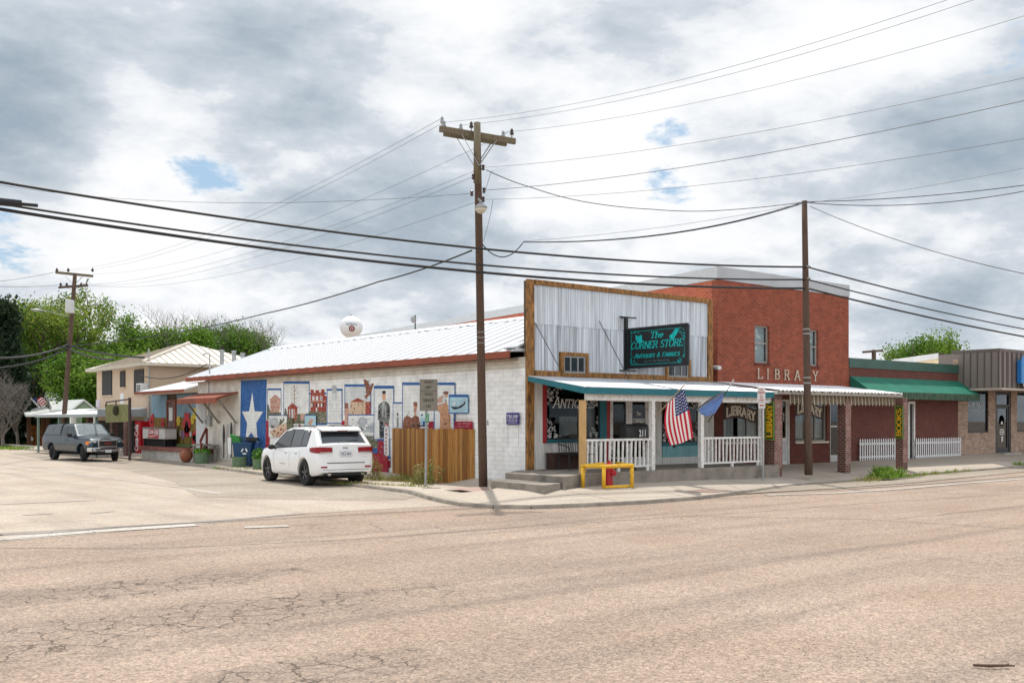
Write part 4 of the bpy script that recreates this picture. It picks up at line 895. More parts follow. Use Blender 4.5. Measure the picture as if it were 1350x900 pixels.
for (x0, x1, z0, z1) in UW:
    b = MB()
    for (a, c, d, e) in ((x0, x0+.06, z0, z1), (x1-.06, x1, z0, z1), (x0+.06, x1-.06, z0, z0+.07), (x0+.06, x1-.06, z1-.06, z1), (x0+.06, x1-.06, (z0+z1)/2+.02, (z0+z1)/2+.07)): b.box(a, .09, d, c, .15, e, SASH)
    wo = b.out('upper_window', lib)
    b = MB(); b.box(x0+.06, .12, z0+.07, x1-.06, .125, z1-.06, GLASSC); b.out('pane', wo)
    b = MB(); b.box(x0+.02, .2, z0+.03, x1-.02, .21, z1-.02, CURT); b.out('blind', wo)
    b = MB(); b.box(x0-.04, -.04, z0-.07, x1+.04, .09, z0-.002, LBD); b.out('sill', wo)
    b = MB()
    for (cx, cz, r) in ((.38, .86, .10), (.45, .74, .09), (.58, .70, .07), (.36, .4, .09)): b.lathe([(r*.7, 0), (r*.9, .01), (r, .02)], (x0+(x1-x0)*cx, .17, z0+(z1-z0)*cz), MATS['white_paint'], 10, axis='Y')
    b.out('paper_ornament', wo)
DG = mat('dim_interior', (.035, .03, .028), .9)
SIGNB = mat('sign_dark_brown', (.045, .022, .012), .5); GOLD = mat('gold_letter', (.62, .42, .14), .5, var=.1); CREAM = mat('cream_letter', (.66, .60, .48), .6)
def lib_window(x0, x1, z0, z1):
    b = MB(); 
    for (a, c, d, e) in ((x0, x0+.07, z0, z1), (x1-.07, x1, z0, z1), (x0+.07, x1-.07, z0, z0+.06), (x0+.07, x1-.07, z1-.06, z1), ((x0+x1)*.5+.3, (x0+x1)*.5+.33, z0+.06, z1-.06)): b.box(a, .06, d, c, .14, e, SASH)
    wo = b.out('display_window', lib)
    g = MB(); g.box(x0+.07, .1, z0+.06, x1-.07, .106, z1-.06, GLASSC); g.out('pane', wo)
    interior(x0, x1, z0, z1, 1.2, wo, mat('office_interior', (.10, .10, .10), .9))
    c = MB(); n = 18
    for i in range(n):
        xa = x0+(x1-x0)*i/n; xb = x0+(x1-x0)*(i+1)/n
        if abs(i-n*.42) < 1.2: continue
        c.poly([(xa, .2+.03*(i % 2), z0+.12), (xb, .2+.03*((i+1) % 2), z0+.12), (xb, .2+.03*((i+1) % 2), z1), (xa, .2+.03*(i % 2), z1)], CURT)
    c.out('curtain', wo)
    s = MB(); s.box(x0-.05, -.07, z0-.06, x1+.05, .06, z0-.003, CREAM); s.out('sill', wo)
    # arched name board behind the glass
    b = MB(); n = 14; zc = z1-.42; hh = .24; up = []; dn = []
    for i in range(n+1):
        t = i/n; x = x0+.12+(x1-x0-.24)*t; k = .10*math.sin(t*math.pi*1.3+.2); up.append((x, .085, zc+hh+k+(.1 if .08 < t < .5 else 0))); dn.append((x, .085, zc-hh+k))
    b.prism(up+dn[::-1], (0, .008, 0), SIGNB); b.out('name_board', wo)
    t = MB(); word(t, 'LIBRARY', (x0+.24, .078, zc-.16), XR, ZU, .34, x1-x0-.46, CREAM, w=.24, curve=lambda t: .10*math.sin(t*math.pi*1.3+.25)); 
    for i in range(11): t.box(x0+.3+i*.08, .08, zc+.27+.05*math.sin(i*.3), x0+.34+i*.08, .083, zc+.34+.05*math.sin(i*.3), mat('dull_gold', (.16, .10, .03), .6))
    t.out('lettering', wo); return wo
lib_window(*LW[0]); lib_window(*LW[2])
def lib_door(x0, x1, z0, z1, white):
    b = MB(); M_ = TRIMW if white else mat('alu_door', (.42, .43, .42), .4, metal=.3)
    for (a, c, d, e) in ((x0, x0+.07, z0, z1), (x1-.07, x1, z0, z1), (x0+.07, x1-.07, z1-.07, z1)): b.box(a, .03, d, c, .15, e, M_)
    fo = b.out('door_frame', lib)
    d = MB()
    if white: d.box(x0+.07, .08, z0, x1-.07, .13, z0+.95, M_); d.box(x0+.12, .075, z0+.1, x1-.12, .08, z0+.85, mat('panel_grey', (.5, .5, .5), .6))
    else: d.box(x0+.07, .08, z0, x1-.07, .13, z0+.25, M_); d.box(x0+.07, .08, z0+1.3, x1-.07, .13, z0+1.36, M_)
    for (a, c) in ((x0+.07, x0+.15), (x1-.15, x1-.07)): d.box(a, .08, z0+(.951 if white else .251), c, .13, z1-.07, M_)
    do = d.out('door', lib)
    g = MB(); g.box(x0+.15, .1, z0+(.95 if white else .25), x1-.15, .105, z1-.1, GLASSC if not white else GLASS); g.out('pane', do); interior(x0, x1, z0, z1, 1.2, do)
    if white: g = MB(); g.box(x0+.3, .09, z0+1.55, x1-.25, .095, z0+1.85, MATS['white_paint']); g.out('notice', do)
lib_door(*LW[1], True); lib_door(*LW[3], False)
# LIBRARY in cast letters on the wall
for ch, px in zip('LIBRARY', (998, 1010, 1021, 1033.5, 1047, 1060, 1071)):
    t = MB(); q = fp(px, 500, -.03); wdt = {'I': .17, 'L': .33, 'B': .30, 'R': .34, 'A': .36, 'Y': .34}[ch]
    word(t, ch, (q.x, -.05, 3.415), XR, ZU, .37, wdt*.94, mat('cast_letter', (.46, .40, .30), .7), w=.15); b = t.out('letter', lib)
# sidewalk canopy on brick piers
cz1, cz0 = 3.26, 2.93; cy = -2.62; cx0, cx1 = 8.12, fp(1190, 524, cy).x
c = MB(); k = int((cx1-cx0)/.05); vs = []
for i in range(k+1):
    x = cx0+(cx1-cx0)*i/k; dz = .012*(1 if i % 4 < 2 else -1); vs += [(x, -.02, cz1+dz), (x, cy, cz0+dz)]
c.add(vs, [(2*i, 2*i+1, 2*i+3, 2*i+2) for i in range(k)], GALVR)
cano = c.out('canopy_roof', lib)
c = MB(); c.box(cx0, cy, cz0-.13, cx1, cy+.04, cz0-.015, mat('canopy_edge', (.30, .27, .23), .6)); c.box(cx0, cy+.04, cz0-.13, cx0+.04, -.02, cz0-.015, TRIMW); c.box(cx1-.04, cy+.04, cz0-.13, cx1, -.02, cz0-.015, TRIMW)
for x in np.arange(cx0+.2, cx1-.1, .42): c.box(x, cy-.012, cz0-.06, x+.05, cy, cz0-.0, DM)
c.out('canopy_beam', cano)
# scalloped slat valance hanging behind the edge
vx = MB(); VC = mat('valance_cream', (.46, .42, .34), .6, var=.12, dirt=(.2, .17, .12), dirt_amt=.6, dirt_scale=4); x = 8.9
while x < cx1-.35:
    yv = cy+.16; vx.add([(x, yv, cz0-.13), (x+.13, yv+.05, cz0-.13), (x+.16, yv+.05, cz0-.42), (x+.10, yv+.03, cz0-.47), (x+.04, yv, cz0-.44)], [(0, 1, 2, 3, 4)], VC)
    vx.add([(x+.13, yv+.05, cz0-.13), (x+.21, yv, cz0-.13), (x+.24, yv, cz0-.40), (x+.16, yv+.05, cz0-.42)], [(0, 1, 2, 3)], mat('valance_tan', (.17, .13, .085), .7)); x += .215
vx.out('valance', cano)
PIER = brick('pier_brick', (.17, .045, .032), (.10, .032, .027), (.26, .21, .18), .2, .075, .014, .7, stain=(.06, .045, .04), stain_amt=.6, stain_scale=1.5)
PIERL = brick('pier_brick_lit_flaking', (.26, .10, .075), (.18, .06, .05), (.30, .24, .21), .2, .075, .014, .7, stain=(.40, .33, .30), stain_amt=.5, stain_scale=4)  # paler flaking brick, painting light onto the front faces of the piers
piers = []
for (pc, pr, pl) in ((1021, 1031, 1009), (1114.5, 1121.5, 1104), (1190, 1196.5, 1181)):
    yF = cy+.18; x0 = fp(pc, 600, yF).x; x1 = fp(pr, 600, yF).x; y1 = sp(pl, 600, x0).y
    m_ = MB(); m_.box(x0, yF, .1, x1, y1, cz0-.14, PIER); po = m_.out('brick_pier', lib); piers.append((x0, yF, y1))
    m_ = MB(); m_.box(x0-.0, yF-.012, .45, x1, yF-.002, cz0-.3, PIERL); m_.out('lit_weathered_face', po)
# ================================================================= green-awning building
gb = T('brick_shop_building', 'low dark red brick building with green parapet strip and wide green canvas awning', 'building', (20, 6, 0))
GBR = brick('shop_brick', (.14, .030, .022), (.10, .024, .02), (.16, .10, .08), .215, .078, .012, .5, stain=(.10, .03, .025), stain_amt=.4)
GX0, GX1 = 16.05, 24.35
dr = [fp(1197, 560).x, fp(1206, 560).x]
w = MB(); wall_grid(w, GX0, GX1, 0, 4.0, [(dr[0], dr[1], .3, 2.75)], .002, .25, GBR); w.box(GX1-.25, .251, 0, GX1, 20, 4.0, GBR); w.box(GX0+.05, 19.7, 0, GX1-.26, 20, 4.0, GBR); w.out('wall', gb)
w = MB(); w.poly([(GX0+.05, .2, 3.95), (GX1, .2, 3.95), (GX1, 20, 3.95), (GX0+.05, 20, 3.95)], GALVR); w.out('roof', gb)
w = MB(); w.box(GX0, -.03, 4.0, GX1, .2, 4.36, mat('green_metal', (.035, .095, .075), .45, var=.15, vs=1.5)); w.out('parapet', gb)
w = MB(); wd = TRIMW; x0, x1 = dr
for (a, c, d, e) in ((x0, x0+.1, .3, 2.75), (x1-.1, x1, .3, 2.75), (x0+.1, x1-.1, 2.65, 2.75)): w.box(a, -.02, d, c, .12, e, wd)
fo = w.out('door_frame', gb); w = MB(); w.box(x0+.1, .06, .3, x1-.1, .1, 2.65, mat('dark_door', (.03, .03, .03), .3)); w.out('door', gb)
AWN = mat('green_canvas', (.006, .135, .085), .7, var=.14, vs=1.2, stretch=(1.5, 1.5, 1.5), dirt=(.05, .17, .12), dirt_amt=.4)
VAL = mat('dirty_valance', (.03, .075, .045), .8, var=.4, vs=3, stretch=(4, 4, .7), dirt=(.16, .13, .09), dirt_amt=.8, dirt_scale=3)
ay = sp(1149, 515.5, GX0+.08).y; az1 = 3.66; az0 = sp(1149, 515.5, GX0+.08).z; ax0, ax1 = GX0+.08, GX1+.1
w = MB(); n = 16; vs = []
for i in range(n+1):
    x = ax0+(ax1-ax0)*i/n
    for k in range(5): t = k/4; vs.append((x, -.01+(ay+.01)*t, az1+(az0-az1)*t-.015*math.sin(math.pi*t)*(1 if i % 2 else .3)))
w.add(vs, [(i*5+k, (i+1)*5+k, (i+1)*5+k+1, i*5+k+1) for i in range(n) for k in range(4)], AWN)
for x in (ax0, ax1): w.poly([(x, -.01, az1), (x, ay, az0), (x, -.01, az0)], AWN)
ao = w.out('awning', gb)
w = MB(); vs = []
for i in range(41): x = ax0+(ax1-ax0)*i/40; vs += [(x, ay-.004, az0), (x, ay-.004+.02*math.sin(i*1.3), az0-.26-.02*abs(math.sin(i*.9)))]
w.add(vs, [(2*i, 2*i+2, 2*i+3, 2*i+1) for i in range(40)], VAL)
for x in (ax0, ax1): w.poly([(x, 0, az0), (x, ay, az0), (x, ay, az0-.27), (x, 0, az0-.27)], VAL)
w.out('valance', ao)
# ================================================================= tan office building
tb = T('office_building', 'single storey brown brick office with taupe metal mansard band and black framed windows', 'building', (30, 6, 0))
TBR = brick('tan_brick', (.46, .30, .21), (.25, .14, .095), (.44, .37, .31), .22, .075, .014, .6, stain=(.13, .08, .06), stain_amt=.6, stain_scale=3)
TAN = mat('taupe_metal', (.19, .16, .14), .5, var=.08, vs=1.0, stretch=(1, 1, .4))
TX0 = GX1; tw = [fp(1276, 560).x, fp(1303.5, 560).x, fp(1312.5, 560).x, fp(1333, 560).x, fp(1341, 560).x, fp(1378, 560).x]
w = MB(); wall_grid(w, TX0, 44, 0, 4.6, [(tw[0], tw[1], 1.42, 3.3), (tw[2], tw[3], .5, 3.3), (tw[4], tw[5], 1.42, 3.3)], .003, .25, TBR); w.out('wall', tb)
mf = sp(1318, 459, GX1+.02); my = mf.y; mtop = mf.z; mbot = sp(1318, 511, GX1+.02).z
w = MB(); w.box(GX1+.02, my, mbot, 44, .0, mtop-.12, TAN); w.box(GX1-.0, my-.02, mtop-.12, 44, .3, mtop, mat('taupe_cap', (.12, .10, .09), .5)); w.box(GX1+.02, 0, mbot+.2, 44, .9, mtop-.14, TAN)
mo = w.out('mansard_band', tb)
w = MB()
for y in np.arange(my+.03, -.05, .30): w.box(GX1-.012, y, mbot+.002, GX1+.019, y+.035, mtop-.13, mat('taupe_seam', (.085, .07, .062), .6))
x = GX1+.2
while x < 43: w.box(x, my-.03, mbot+.002, x+.03, my-.001, mtop-.13, MATS['taupe_seam']); w.box(x+.13, my-.02, mbot+.002, x+.15, my-.001, mtop-.13, MATS['taupe_seam']); x += .42
w.out('batten', mo)
w = MB(); w.box(GX1-.05, my-.12, mbot-.09, 44, my+.02, mbot-.003, mat('gutter_tan', (.42, .36, .30), .5)); w.box(GX1-.08, my+.02, mbot-.09, GX1+.1, -.02, mbot-.003, MATS['gutter_tan']); w.out('gutter', mo)
for i, (x0, x1) in enumerate(((tw[0], tw[1]), (tw[4], tw[5]))):
    b = MB()
    for (a, c, d, e) in ((x0, x0+.06, 1.42, 3.3), (x1-.06, x1, 1.42, 3.3), (x0+.06, x1-.06, 1.42, 1.48), (x0+.06, x1-.06, 3.24, 3.3)): b.box(a, .04, d, c, .12, e, BLACK)
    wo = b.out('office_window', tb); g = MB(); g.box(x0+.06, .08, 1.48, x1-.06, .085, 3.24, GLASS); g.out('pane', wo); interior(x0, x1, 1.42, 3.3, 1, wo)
    g = MB(); g.box(x0+.1, .3, 1.5, x1-.1, .32, 1.75, mat('window_box', (.12, .07, .05), .8)); g.out('window_seat', wo)
    if i == 0:
        t = MB(); text(t, 'RAMEY TILE CO.', (x0+.15, .07, 2.58), XR, ZU, .16, x1-x0-.4, MATS['window_letter'], .01); text(t, 'www.rameytile.com', (x0+.15, .07, 2.36), XR, ZU, .08, x1-x0-.4, MATS['window_letter']); t.out('lettering', wo)
x0, x1 = tw[2], tw[3]; b = MB()
for (a, c, d, e) in ((x0, x0+.16, .5, 3.3), (x1-.16, x1, .5, 3.3), (x0+.16, x1-.16, 3.14, 3.3), (x0+.16, x1-.16, 2.62, 2.7)): b.box(a, .03, d, c, .12, e, BLACK)
b.out('door_frame', tb); b = MB(); x0 += .16; x1 -= .16
for (a, c, d, e) in ((x0, x0+.12, .5, 2.61), (x1-.12, x1, .5, 2.61), (x0+.12, x1-.12, .5, .72), (x0+.12, x1-.12, 2.5, 2.61)): b.box(a, .05, d, c, .11, e, BLACK)
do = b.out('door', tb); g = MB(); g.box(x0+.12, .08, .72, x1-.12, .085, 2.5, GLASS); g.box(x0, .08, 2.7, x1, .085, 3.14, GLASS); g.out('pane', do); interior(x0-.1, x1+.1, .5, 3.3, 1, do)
t = MB(); LM = MATS['window_letter']; t.lathe([(.20, 0), (.25, 0)], ((x0+x1)/2, .07, 1.95), LM, 20, axis='Y'); t.blob = None
t.lathe([(0, 0), (.10, .001)], ((x0+x1)/2, .07, 2.02), LM, 12, axis='Y'); t.poly([((x0+x1)/2-.12, .069, 1.78), ((x0+x1)/2+.12, .069, 1.78), ((x0+x1)/2+.05, .069, 1.93), ((x0+x1)/2-.05, .069, 1.93)], LM)
for k, wd_ in enumerate((.4, .5, .42)): t.box((x0+x1)/2-wd_/2, .068, 1.52-k*.1, (x0+x1)/2+wd_/2, .07, 1.57-k*.1, LM)
t.box((x0+x1)/2-.06, .068, 1.0, (x0+x1)/2+.1, .07, 1.25, LM); t.out('emblem', do)
b = MB(); b.box(tw[2]-.1, -.45, .1, tw[3]+.1, .0, .50, CONC); b.out('door_step', tb)
s = T('wall_sign', 'blue square sign fixed on the taupe metal band at the right edge', 'sign', (0, 0, 0)); q = fp(1346.5, 490, my-.25); s.location = (q.x+1.2, my-.15, 3.6)
b = MB(); SBL = mat('sign_blue', (.02, .16, .45), .4); b.box(q.x, my-.25, fp(1347, 505, my-.25).z, q.x+2.4, my-.07, fp(1347, 474.5, my-.25).z, SBL); b.out('panel', s)
b = MB(); zc = fp(1347, 488, my-.25).z; b.lathe([(.42, 0), (.50, .001)], (q.x+.75, my-.256, zc+.05), mat('sign_pale', (.6, .7, .78), .5), 24, axis='Y'); b.box(q.x+.2, my-.256, zc-.68, q.x+2.1, my-.251, zc-.55, MATS['sign_pale']); b.box(q.x+.05, my-.254, zc-.55, q.x+.5, my-.251, zc+.6, mat('sign_mid', (.05, .25, .55), .5)); b.out('emblem', s)
# vertical name boards on the piers
SG = mat('olive_board', (.05, .085, .02), .5, var=.15); YG = mat('sign_yellow', (.72, .42, .015), .5, var=.08)
def vsign(txt, pxa, pxb, pya, pyb, lab, pr):
    x0, yF, y1 = pr; x = x0-.06; a_ = sp(pxa, pya, x); c_ = sp(pxb, pyb, x); s = T('vertical_sign', lab, 'sign', (x, (a_.y+c_.y)/2, c_.z))
    ya, yb = c_.y, a_.y; z0, z1 = c_.z, a_.z
    b = MB(); b.box(x, ya, z0, x+.05, yb, z1, SG); b.out('board', s)
    b = MB(); E = mat('lime_edge', (.2, .32, .06), .5)
    for (p, q_, r, t_) in ((ya, ya+.025, z0, z1), (yb-.025, yb, z0, z1), (ya+.025, yb-.025, z0, z0+.025), (ya+.025, yb-.025, z1-.025, z1)): b.box(x-.012, p, r, x-.001, q_, t_, E)
    b.out('border', s)
    t = MB(); word(t, txt, (x-.006, ya+.06, z0+.09), ZU, Vector((0, 1, 0)), yb-ya-.11, z1-z0-.18, YG, w=.24); t.out('lettering', s)
vsign('LIBRARY', 1008.5, 1020.5, 529.5, 580, 'upright olive board reading LIBRARY in yellow on the brick pier beside the porch', piers[0])
vsign('BOOKS', 1180, 1190.5, 535, 578, 'upright olive board reading BOOKS in yellow on the last brick pier', piers[2])
# picket fences
def picket(pa, pb, za, zb, y, lab):
    x0 = fp(pa, 590, y).x; x1 = fp(pb, 590, y).x; f = T('picket_fence', lab, 'fence', ((x0+x1)/2, y, za), group='white picket fence panels')
    n = int((x1-x0)/.155); PW = mat('picket_white', (.66, .66, .66), .6, var=.06)
    for i in range(n+1):
        x = x0+(x1-x0)*i/n; b = MB(); b.prism([(x-.035, y-.03, za), (x+.035, y-.03, za), (x+.035, y-.03, zb-.05), (x, y-.03, zb), (x-.035, y-.03, zb-.05)], (0, .015, 0), PW); b.out('picket', f)
    for z in (za+.10, zb-.24):
        b = MB(); b.box(x0-.04, y-.014, z, x1+.04, y+.015, z+.07, PW); b.out('rail', f)
picket(1133.5, 1179, .42, 1.27, -.08, 'white picket panel in front of dark brick left of the BOOKS board'); picket(1207.5, 1265.5, .36, 1.25, -.08, 'white picket panel in front of dark brick right of the BOOKS board')
# side wall and white coping of the office running back
q0 = sp(1176, 474, GX1+.05); q1 = sp(1262, 464, GX1+.05)
w = MB(); CW = mat('pale_yellow_wall', (.80, .66, .40), .8); xx = GX1+.05
w.add([(xx, .9, 3.6), (xx, q0.y, 3.6), (xx, q0.y, q0.z-.25), (xx, .9, q1.z-.22), (44, .9, 3.6), (44, q0.y, 3.6), (44, q0.y, q0.z-.25), (44, .9, q1.z-.22)], [(0, 1, 2, 3), (4, 7, 6, 5), (1, 5, 6, 2), (3, 2, 6, 7), (0, 3, 7, 4)], CW); w.out('side_wall', tb)
w = MB(); w.add([(xx-.04, .9, q1.z-.24), (xx-.04, q0.y, q0.z-.27), (xx-.04, q0.y, q0.z), (xx-.04, .9, q1.z), (44, .9, q1.z), (44, q0.y, q0.z)], [(0, 1, 2, 3), (3, 2, 5, 4)], WHITE); w.out('coping', tb)
# ================================================================= shed annex (blue and ochre tin)
an = T('annex_shed', 'low tin annex painted blue over ochre with red flowers, set on a white brick platform', 'building', (1.5, 27, 0))
AXX = .5
aY0, aY1 = 23.72, sp(199, 560, AXX).y
TINB = mat('blue_tin', (.20, .31, .38), .6, var=.15, vs=2, dirt=(.12, .12, .10), dirt_amt=.5); TINO = mat('ochre_tin', (.20, .12, .02), .7, var=.25, vs=2, dirt=(.10, .05, .015), dirt_amt=.6)
def cor_y(name, x, y0, y1, z0, z1, m, parent, pitch=.2, amp=.02):
    mb = MB(); k = int((y1-y0)/pitch*4); vs = []
    for i in range(k+1): y = y0+(y1-y0)*i/k; xx = x+amp*math.sin(2*math.pi*i/4); vs += [(xx, y, z0), (xx, y, z1)]
    mb.add(vs, [(2*i, 2*i+2, 2*i+3, 2*i+1) for i in range(k)], m); return mb.out(name, parent)
dY = [sp(231.5, 560, AXX).y, sp(221.5, 560, AXX).y]
b = MB(); b.box(AXX+.05, aY0, 0, AXX+.2, aY1, 3.3, MATS['rough_board']); b.box(AXX+.2, aY1-.15, 0, 6, aY1, 3.3, MATS['rough_board']); b.out('wall', an)
for (p, q) in ((aY0+.02, dY[0]-.1), (dY[1]+.1, aY1)):
    cor_y('upper_tin', AXX, p, q, 2.05, 3.25, TINB, an); cor_y('lower_tin', AXX-.02, p, q, .55, 2.1, TINO, an)
b = MB(); b.box(AXX-.06, dY[0]-.1, .55, AXX+.03, dY[0], 3.0, RUST); b.box(AXX-.06, dY[1], .55, AXX+.03, dY[1]+.1, 3.0, RUST); b.box(AXX-.06, dY[0], 2.88, AXX+.03, dY[1], 3.0, RUST); do = b.out('door_frame', an)
b = MB(); b.box(AXX-.02, dY[0], .55, AXX+.03, dY[1], 2.88, mat('painted_door', (.16, .085, .075), .7, var=.5, vs=3)); dd = b.out('door', an); b = MB(); b.box(AXX-.03, dY[0]+.35, 1.95, AXX-.021, dY[1]-.2, 2.6, WHITE); b.out('notice', dd)
PET = mat('flower_red', (.42, .01, .02), .6); PEY = mat('flower_yellow', (.6, .45, .02), .6); PEV = mat('flower_violet', (.2, .12, .25), .7); STM = mat('flower_stem', (.07, .12, .03), .7)
def flower(px, py, r, m, k=6):
    b = MB(); q = sp(px, py, AXX-.06); n = 20; pts = []
    for i in range(n): t = 2*math.pi*i/n; rr = r*(1+.22*math.cos(k*t)); pts.append((AXX-.055, q.y+rr*math.cos(t), q.z+rr*math.sin(t)*1.1))
    b.poly(pts, m); b.poly([(AXX-.058, q.y+.3*r*math.cos(2*math.pi*i/8), q.z+.3*r*math.sin(2*math.pi*i/8)) for i in range(8)], DARK if m is PET else TINO); b.out('painted_flower', an)
flower(246, 558, .48, PET); flower(246, 566, .3, PET); flower(235, 554.5, .22, PEY); flower(257, 545, .26, PEY); flower(253.5, 553, .2, PEY); flower(214, 558, .25, PET); flower(199.8, 556, .35, PET, 3); flower(257, 575, .3, PET, 3); flower(257, 580, .3, PET, 2); flower(237, 571, .14, MLG); flower(241, 573, .2, PEV); flower(218.5, 568, .14, PEY); flower(251, 572, .12, MLG)
for px, y0, y1 in ((246, 570, 586), (235, 558, 586), (241, 576, 586), (253, 558, 586), (251, 574, 586), (218, 570, 586)):
    b = MB(); a = sp(px, y0, AXX-.05); c = sp(px, y1, AXX-.05); b.box(AXX-.052, a.y-.02, c.z, AXX-.049, a.y+.02, a.z, STM); b.out('painted_stem', an)
r0 = sp(178, 517, -.75); r1 = sp(261, 508, AXX)
b = MB(); ry1 = r0.y; b.prism([(-.75, aY0-.0, r0.z-.05), (-.75, aY0, r0.z), (6, aY0, 5.0), (6, aY0, 4.95)], (0, ry1-aY0, 0), GALVR); ro = b.out('roof', an)
b = MB(); b.box(-.775, aY0-.3, r0.z-.13, -.752, ry1, r0.z+.02, RUST); b.out('fascia', ro)
# platform
py0 = sp(240, 600, -.55).y-2.4; py1 = sp(185, 596, -.55).y
b = MB(); PWB = brick('white_brick', (.62, .60, .56), (.52, .50, .46), (.33, .31, .28), .2, .08, .014, .8, stain=(.3, .28, .25), stain_amt=.5, stain_scale=3)
b.box(-.5, py0, 0, AXX, py1, .50, PWB); b.out('platform_wall', an); b = MB(); b.box(-.6, py0-.05, .502, AXX, py1+.05, .68, mat('oxide_slab', (.20, .07, .05), .8, var=.3, dirt=(.28, .2, .17), dirt_amt=.5)); b.out('platform_slab', an)
b = MB()
for k in range(14): b.ell((AXX-.15, sp(236, 586, AXX).y-.14*k, .72), (.09, .11, .07+.03*(k % 3)), STM, 6, 4)
b.out('planting', an)
# rust-red lean-to awning on struts over the side entrance
ao = sp(284, 527, -.0); ox = fp(284, 527, 19.25).x; oz = fp(284, 527, 19.25).z; yA = 19.25; yB = 23.6
b = MB(); b.prism([(-.01, yA, 3.2), (-.01, yA, 3.14), (ox, yA, oz), (ox, yA, oz+.1)], (0, yB-yA, 0), RUST); leo = b.out('side_awning', store)
b = MB()
for y in np.linspace(yA+.1, yB-.6, 3): b.beam((ox+.2, y, oz-.0), (-.05, y, 1.85), .07, .07, mat('weathered_strut', (.22, .19, .15), .9))
b.beam((ox+.03, yA, oz-.05), (ox+.03, yB, oz-.05), .05, .16, RUST); b.out('strut', leo)
# white side door and oxide stair rail at the platform
b = MB(); q = sp(262, 560, -.05); b.box(-.04, q.y-.75, .7, -.004, q.y+.35, 2.75, mat('grey_white_door', (.52, .54, .55), .6, var=.06)); b.out('side_door', store)
b = MB(); OX = mat('oxide_rail', (.16, .03, .02), .7); yq = sp(273, 585, -.4).y
b.box(-.45, yq-.05, .1, -.38, yq+.05, 1.62, OX); b.beam((-.42, yq+.05, 1.6), (-1.0, yq-.7, 1.05), .06, .12, OX); b.box(-.98, yq-.72, .1, -.9, yq-.62, 1.0, OX); b.out('stair_rail', an)
# ---------------------------------------------------------------- cream two-storey house
ho = T('stucco_house', 'peach stucco two storey house with tan hipped metal roof and black shutters', 'building', (5, 36, 0))
ST = mat('peach_stucco', (.56, .43, .31), .85, var=.05, vs=1.0, dirt=(.42, .33, .25), dirt_amt=.4, dirt_scale=.8)
hx = 1.0; hy0 = sp(197, 500, hx).y; hy1 = sp(127.5, 500, hx).y; hw = 7.2; hz = sp(197, 479, hx).z
b = MB(); b.box(hx, hy0, 0, hx+hw, hy1, hz, ST); b.out('wall', ho)
b = MB(); o = .55; HR = mat('tan_metal_roof', (.60, .55, .47), .5, var=.06, vs=2, dirt=(.38, .32, .26), dirt_amt=.3)
c0 = (hx-o, hy0-o, hz+.02); c1 = (hx+hw+o, hy0-o, hz+.02); c2 = (hx+hw+o, hy1+o, hz+.02); c3 = (hx-o, hy1+o, hz+.02)
k = (hy1-hy0)/2+o
# ridge position solved from the picture
best = None
for i in range(200):
    t = 1+i*.04; rp = Vector((hx-o+t, hy0-o+t, 0)); a = Vector((rp.x-CAM[0], rp.y-CAM[1])); r = a.x*U[0]+a.y*V[0]; f = a.x*U[1]+a.y*V[1]; px = 675+F*r/f
    if best is None or abs(px-249) < best[0]: best = (abs(px-249), t, 2+(553-452.5)/F*f)
t = best[1]; rz_ = best[2]
r0_ = (hx-o+t, hy0-o+t, rz_); r1_ = (hx-o+t, hy1+o-t, rz_) if hy1+o-t > hy0-o+t else (hx-o+t, (hy0+hy1)/2, rz_)
r1_ = (hx+hw+o-t, hy1+o-t, rz_)
b.add([c0, c1, c2, c3, r0_, (hx+hw+o-t, hy0-o+t, rz_), (hx+hw+o-t, max(hy1+o-t, hy0-o+t), rz_), (hx-o+t, max(hy1+o-t, hy0-o+t), rz_)], [(0, 1, 5, 4), (1, 2, 6, 5), (2, 3, 7, 6), (3, 0, 4, 7), (4, 5, 6, 7)], HR)
hr = b.out('roof', ho)
b = MB(); SEAM = mat('roof_seam', (.34, .29, .23), .5)
sl_ = (rz_-hz)/t
for i in range(1, 24):
    x = c0[0]+i*.45; h = min(x-c0[0], c1[0]-x, t); 
    if h <= .1: continue
    b.beam((x, c0[1], hz+.035), (x, c0[1]+h, hz+.035+sl_*h), .03, .03, SEAM)
    yy = c0[1]+i*.45; h = min(yy-c0[1], c3[1]-yy, t)
    if h > .1: b.beam((c0[0], yy, hz+.035), (c0[0]+h, yy, hz+.035+sl_*h), .03, .03, SEAM)
b.out('roof_seam', hr)
b = MB(); b.tube([Vector(c0)+Vector((0, 0, .04)), Vector(r0_)+Vector((0, 0, .04))], .09, HR, 6); b.tube([Vector(r0_)+Vector((0, 0, .04)), (hx+hw+o-t, hy0-o+t, rz_+.04), ], .09, HR, 6); b.out('hip_cap', hr)
b = MB(); b.box(c0[0]+.02, c0[1]+.02, hz-.13, c1[0]-.02, c2[1]-.02, hz+.015, mat('cream_eave', (.55, .50, .40), .6)); b.out('eave', ho)
SHUT = mat('black_shutter', (.022, .02, .022), .6, var=.3, stretch=(1, 1, 14))
